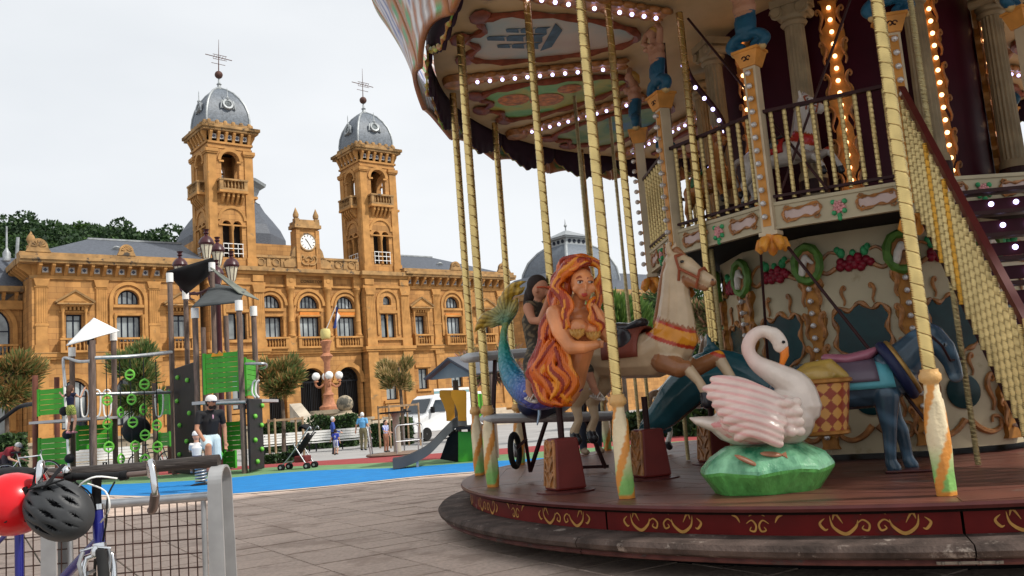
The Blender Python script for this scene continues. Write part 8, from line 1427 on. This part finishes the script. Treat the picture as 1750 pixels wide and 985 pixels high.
for s_ in (-1, 1): k = MB(); k.tube([cr + wn * s_ * .05 + V(0, -.03, .02), cr + wn * s_ * .062 + V(0, -.04, -.03), cr + wn * s_ * .05 + V(0, -.04, -.085), cr + wn * s_ * .055 + V(0, -.03, -.13)], .009, 8); k.ball(cr + wn * s_ * .055 + V(0, -.045, -.125), .014, 8, 6); k.tube([cr + wn * s_ * .035 + V(0, -.03, -.075), cr + wn * s_ * .035 + V(0, .03, -.075)], .009, 8); k.build('brake_arm', M_grey, FB, smooth=60)
k = MB(); k.tube([cr + wn * -.06 + V(0, -.035, .025), cr + V(0, -.04, .035), cr + wn * .062 + V(0, -.035, .02)], .005, 6); k.lathe([(.012, -.02), (.02, .0), (.012, .025)], 10, cr + V(0, -.035, .01)); k.build('brake_bridge', M_chr, FB, smooth=60)
# helmets
hp_ = atY(22, 862, 3.95); HR = thing('red_helmet', 'glossy red skate helmet hanging at the far left of the handlebar', 'helmet', hp_); M_rh = mat('red_helmet_shell', (.60, .006, .012), .3, var=.05, scale=5, coat=.4)
k = MB(V(-.35, -.90, .10).to_track_quat('Z', 'Y').to_matrix().to_4x4()); k.lathe([(.112, -.085), (.122, -.05), (.128, 0), (.122, .04), (.105, .078), (.075, .106), (.04, .122), (0, .127)], 30); o = k.build('shell', M_rh, HR, smooth=60); o.modifiers.new('t', 'SOLIDIFY').thickness = -.01
k = MB(); qv = Matrix.Rotation(PI / 2, 4, 'X')
for dx, dz in ((.035, .045), (.035, -.06)): k.M = Matrix.Translation((dx, -.113, dz)) @ qv; k.lathe([(.0085, .006), (.0085, -.004), (0, -.004)], 12)
k.build('vent_hole', M_blk, HR)
k = MB(); k.tube([(.098, -.078, .075), (.112, -.072, .0), (.10, -.07, -.075)], .010, 6); k.tube([(.105, -.05, .06), (.15, -.05, .12), (.14, .0, .17)], .007, 6); k.tube([(.11, -.06, -.03), (.13, -.08, .05), (.13, -.05, .14)], .006, 6); k.build('strap', M_grip, HR, smooth=60)
hk = atY(99, 872, 3.86); HB = thing('black_helmet', 'dark grey vented cycling helmet hanging from the handlebar', 'helmet', hk); M_hg = mat('helmet_matte', (.045, .047, .05), .5, var=.15, scale=12); M_hd = mat('helmet_foam', (.004, .004, .005), .9, var=.1)
Mh = Matrix.Rotation(RAD(32), 4, 'Y') @ Matrix.Rotation(RAD(78), 4, 'X')    # long axis slants down to the right, crown towards the viewer
vents = [(-.55, -.95, -.15), (-.55, .0, .62), (-.2, -1.05, -.45), (-.2, -.3, .35), (-.2, .5, 1.0), (.2, -1.05, -.45), (.2, -.3, .35), (.2, .5, 1.0), (.55, -.95, -.15), (.55, .0, .62), (.86, -.6, .4), (-.86, -.6, .4)]
def dome(ph, th, s=1.0): return (.146 * s * math.sin(th), .112 * s * math.cos(th) * math.sin(ph), .100 * s * math.cos(th) * math.cos(ph) - .02)
def vent_depth(ph, th):
    d = 1.0
    for vp, t0, t1 in vents:
        c = math.cos(th); x = abs(ph - vp * (1 + .25 * abs(th))) / .145; y = abs(th - (t0 + t1) / 2) / ((t1 - t0) / 2)
        if y < 1 and x < math.sqrt(max(0, 1 - y * y)) * (.75 + .25 * (1 - y)): d = .83
    return d
k = MB(Mh); NU, NV = 110, 110; k.grid(lambda u, v: dome((u - .5) * 3.0, (v - .5) * 3.0, vent_depth((u - .5) * 3.0, (v - .5) * 3.0)), NU, NV)
k.mi = [1 if vent_depth(((i % NU) + .5) / NU * 3 - 1.5, ((i // NU) + .5) / NV * 3 - 1.5) < 1 else 0 for i in range(NU * NV)]
o = k.build('shell', [M_hg, M_hd], HB, smooth=35); o.modifiers.new('t', 'SOLIDIFY').thickness = -.012
k = MB(Mh); k.tube([(.146 * math.cos(t), .113 * math.sin(t), -.018) for t in np.linspace(0, 2 * PI, 33)[:-1]], .012, 8, closed=True); k.build('rim_band', M_hd, HB, smooth=60)
k = MB(); k.tube([(-.04, -.05, .09), (-.02, -.02, .13), (.01, .03, .19)], .011, 6, sq=(.4, 1.6)); k.tube([(-.12, -.03, .06), (-.10, .0, .12), (-.07, .04, .18)], .009, 6, sq=(.4, 1.6)); k.tube([(-.10, -.05, .10), (-.02, -.06, .11), (.05, -.04, .13)], .010, 6, sq=(.4, 1.6)); k.build('strap', M_grip, HB, smooth=60)
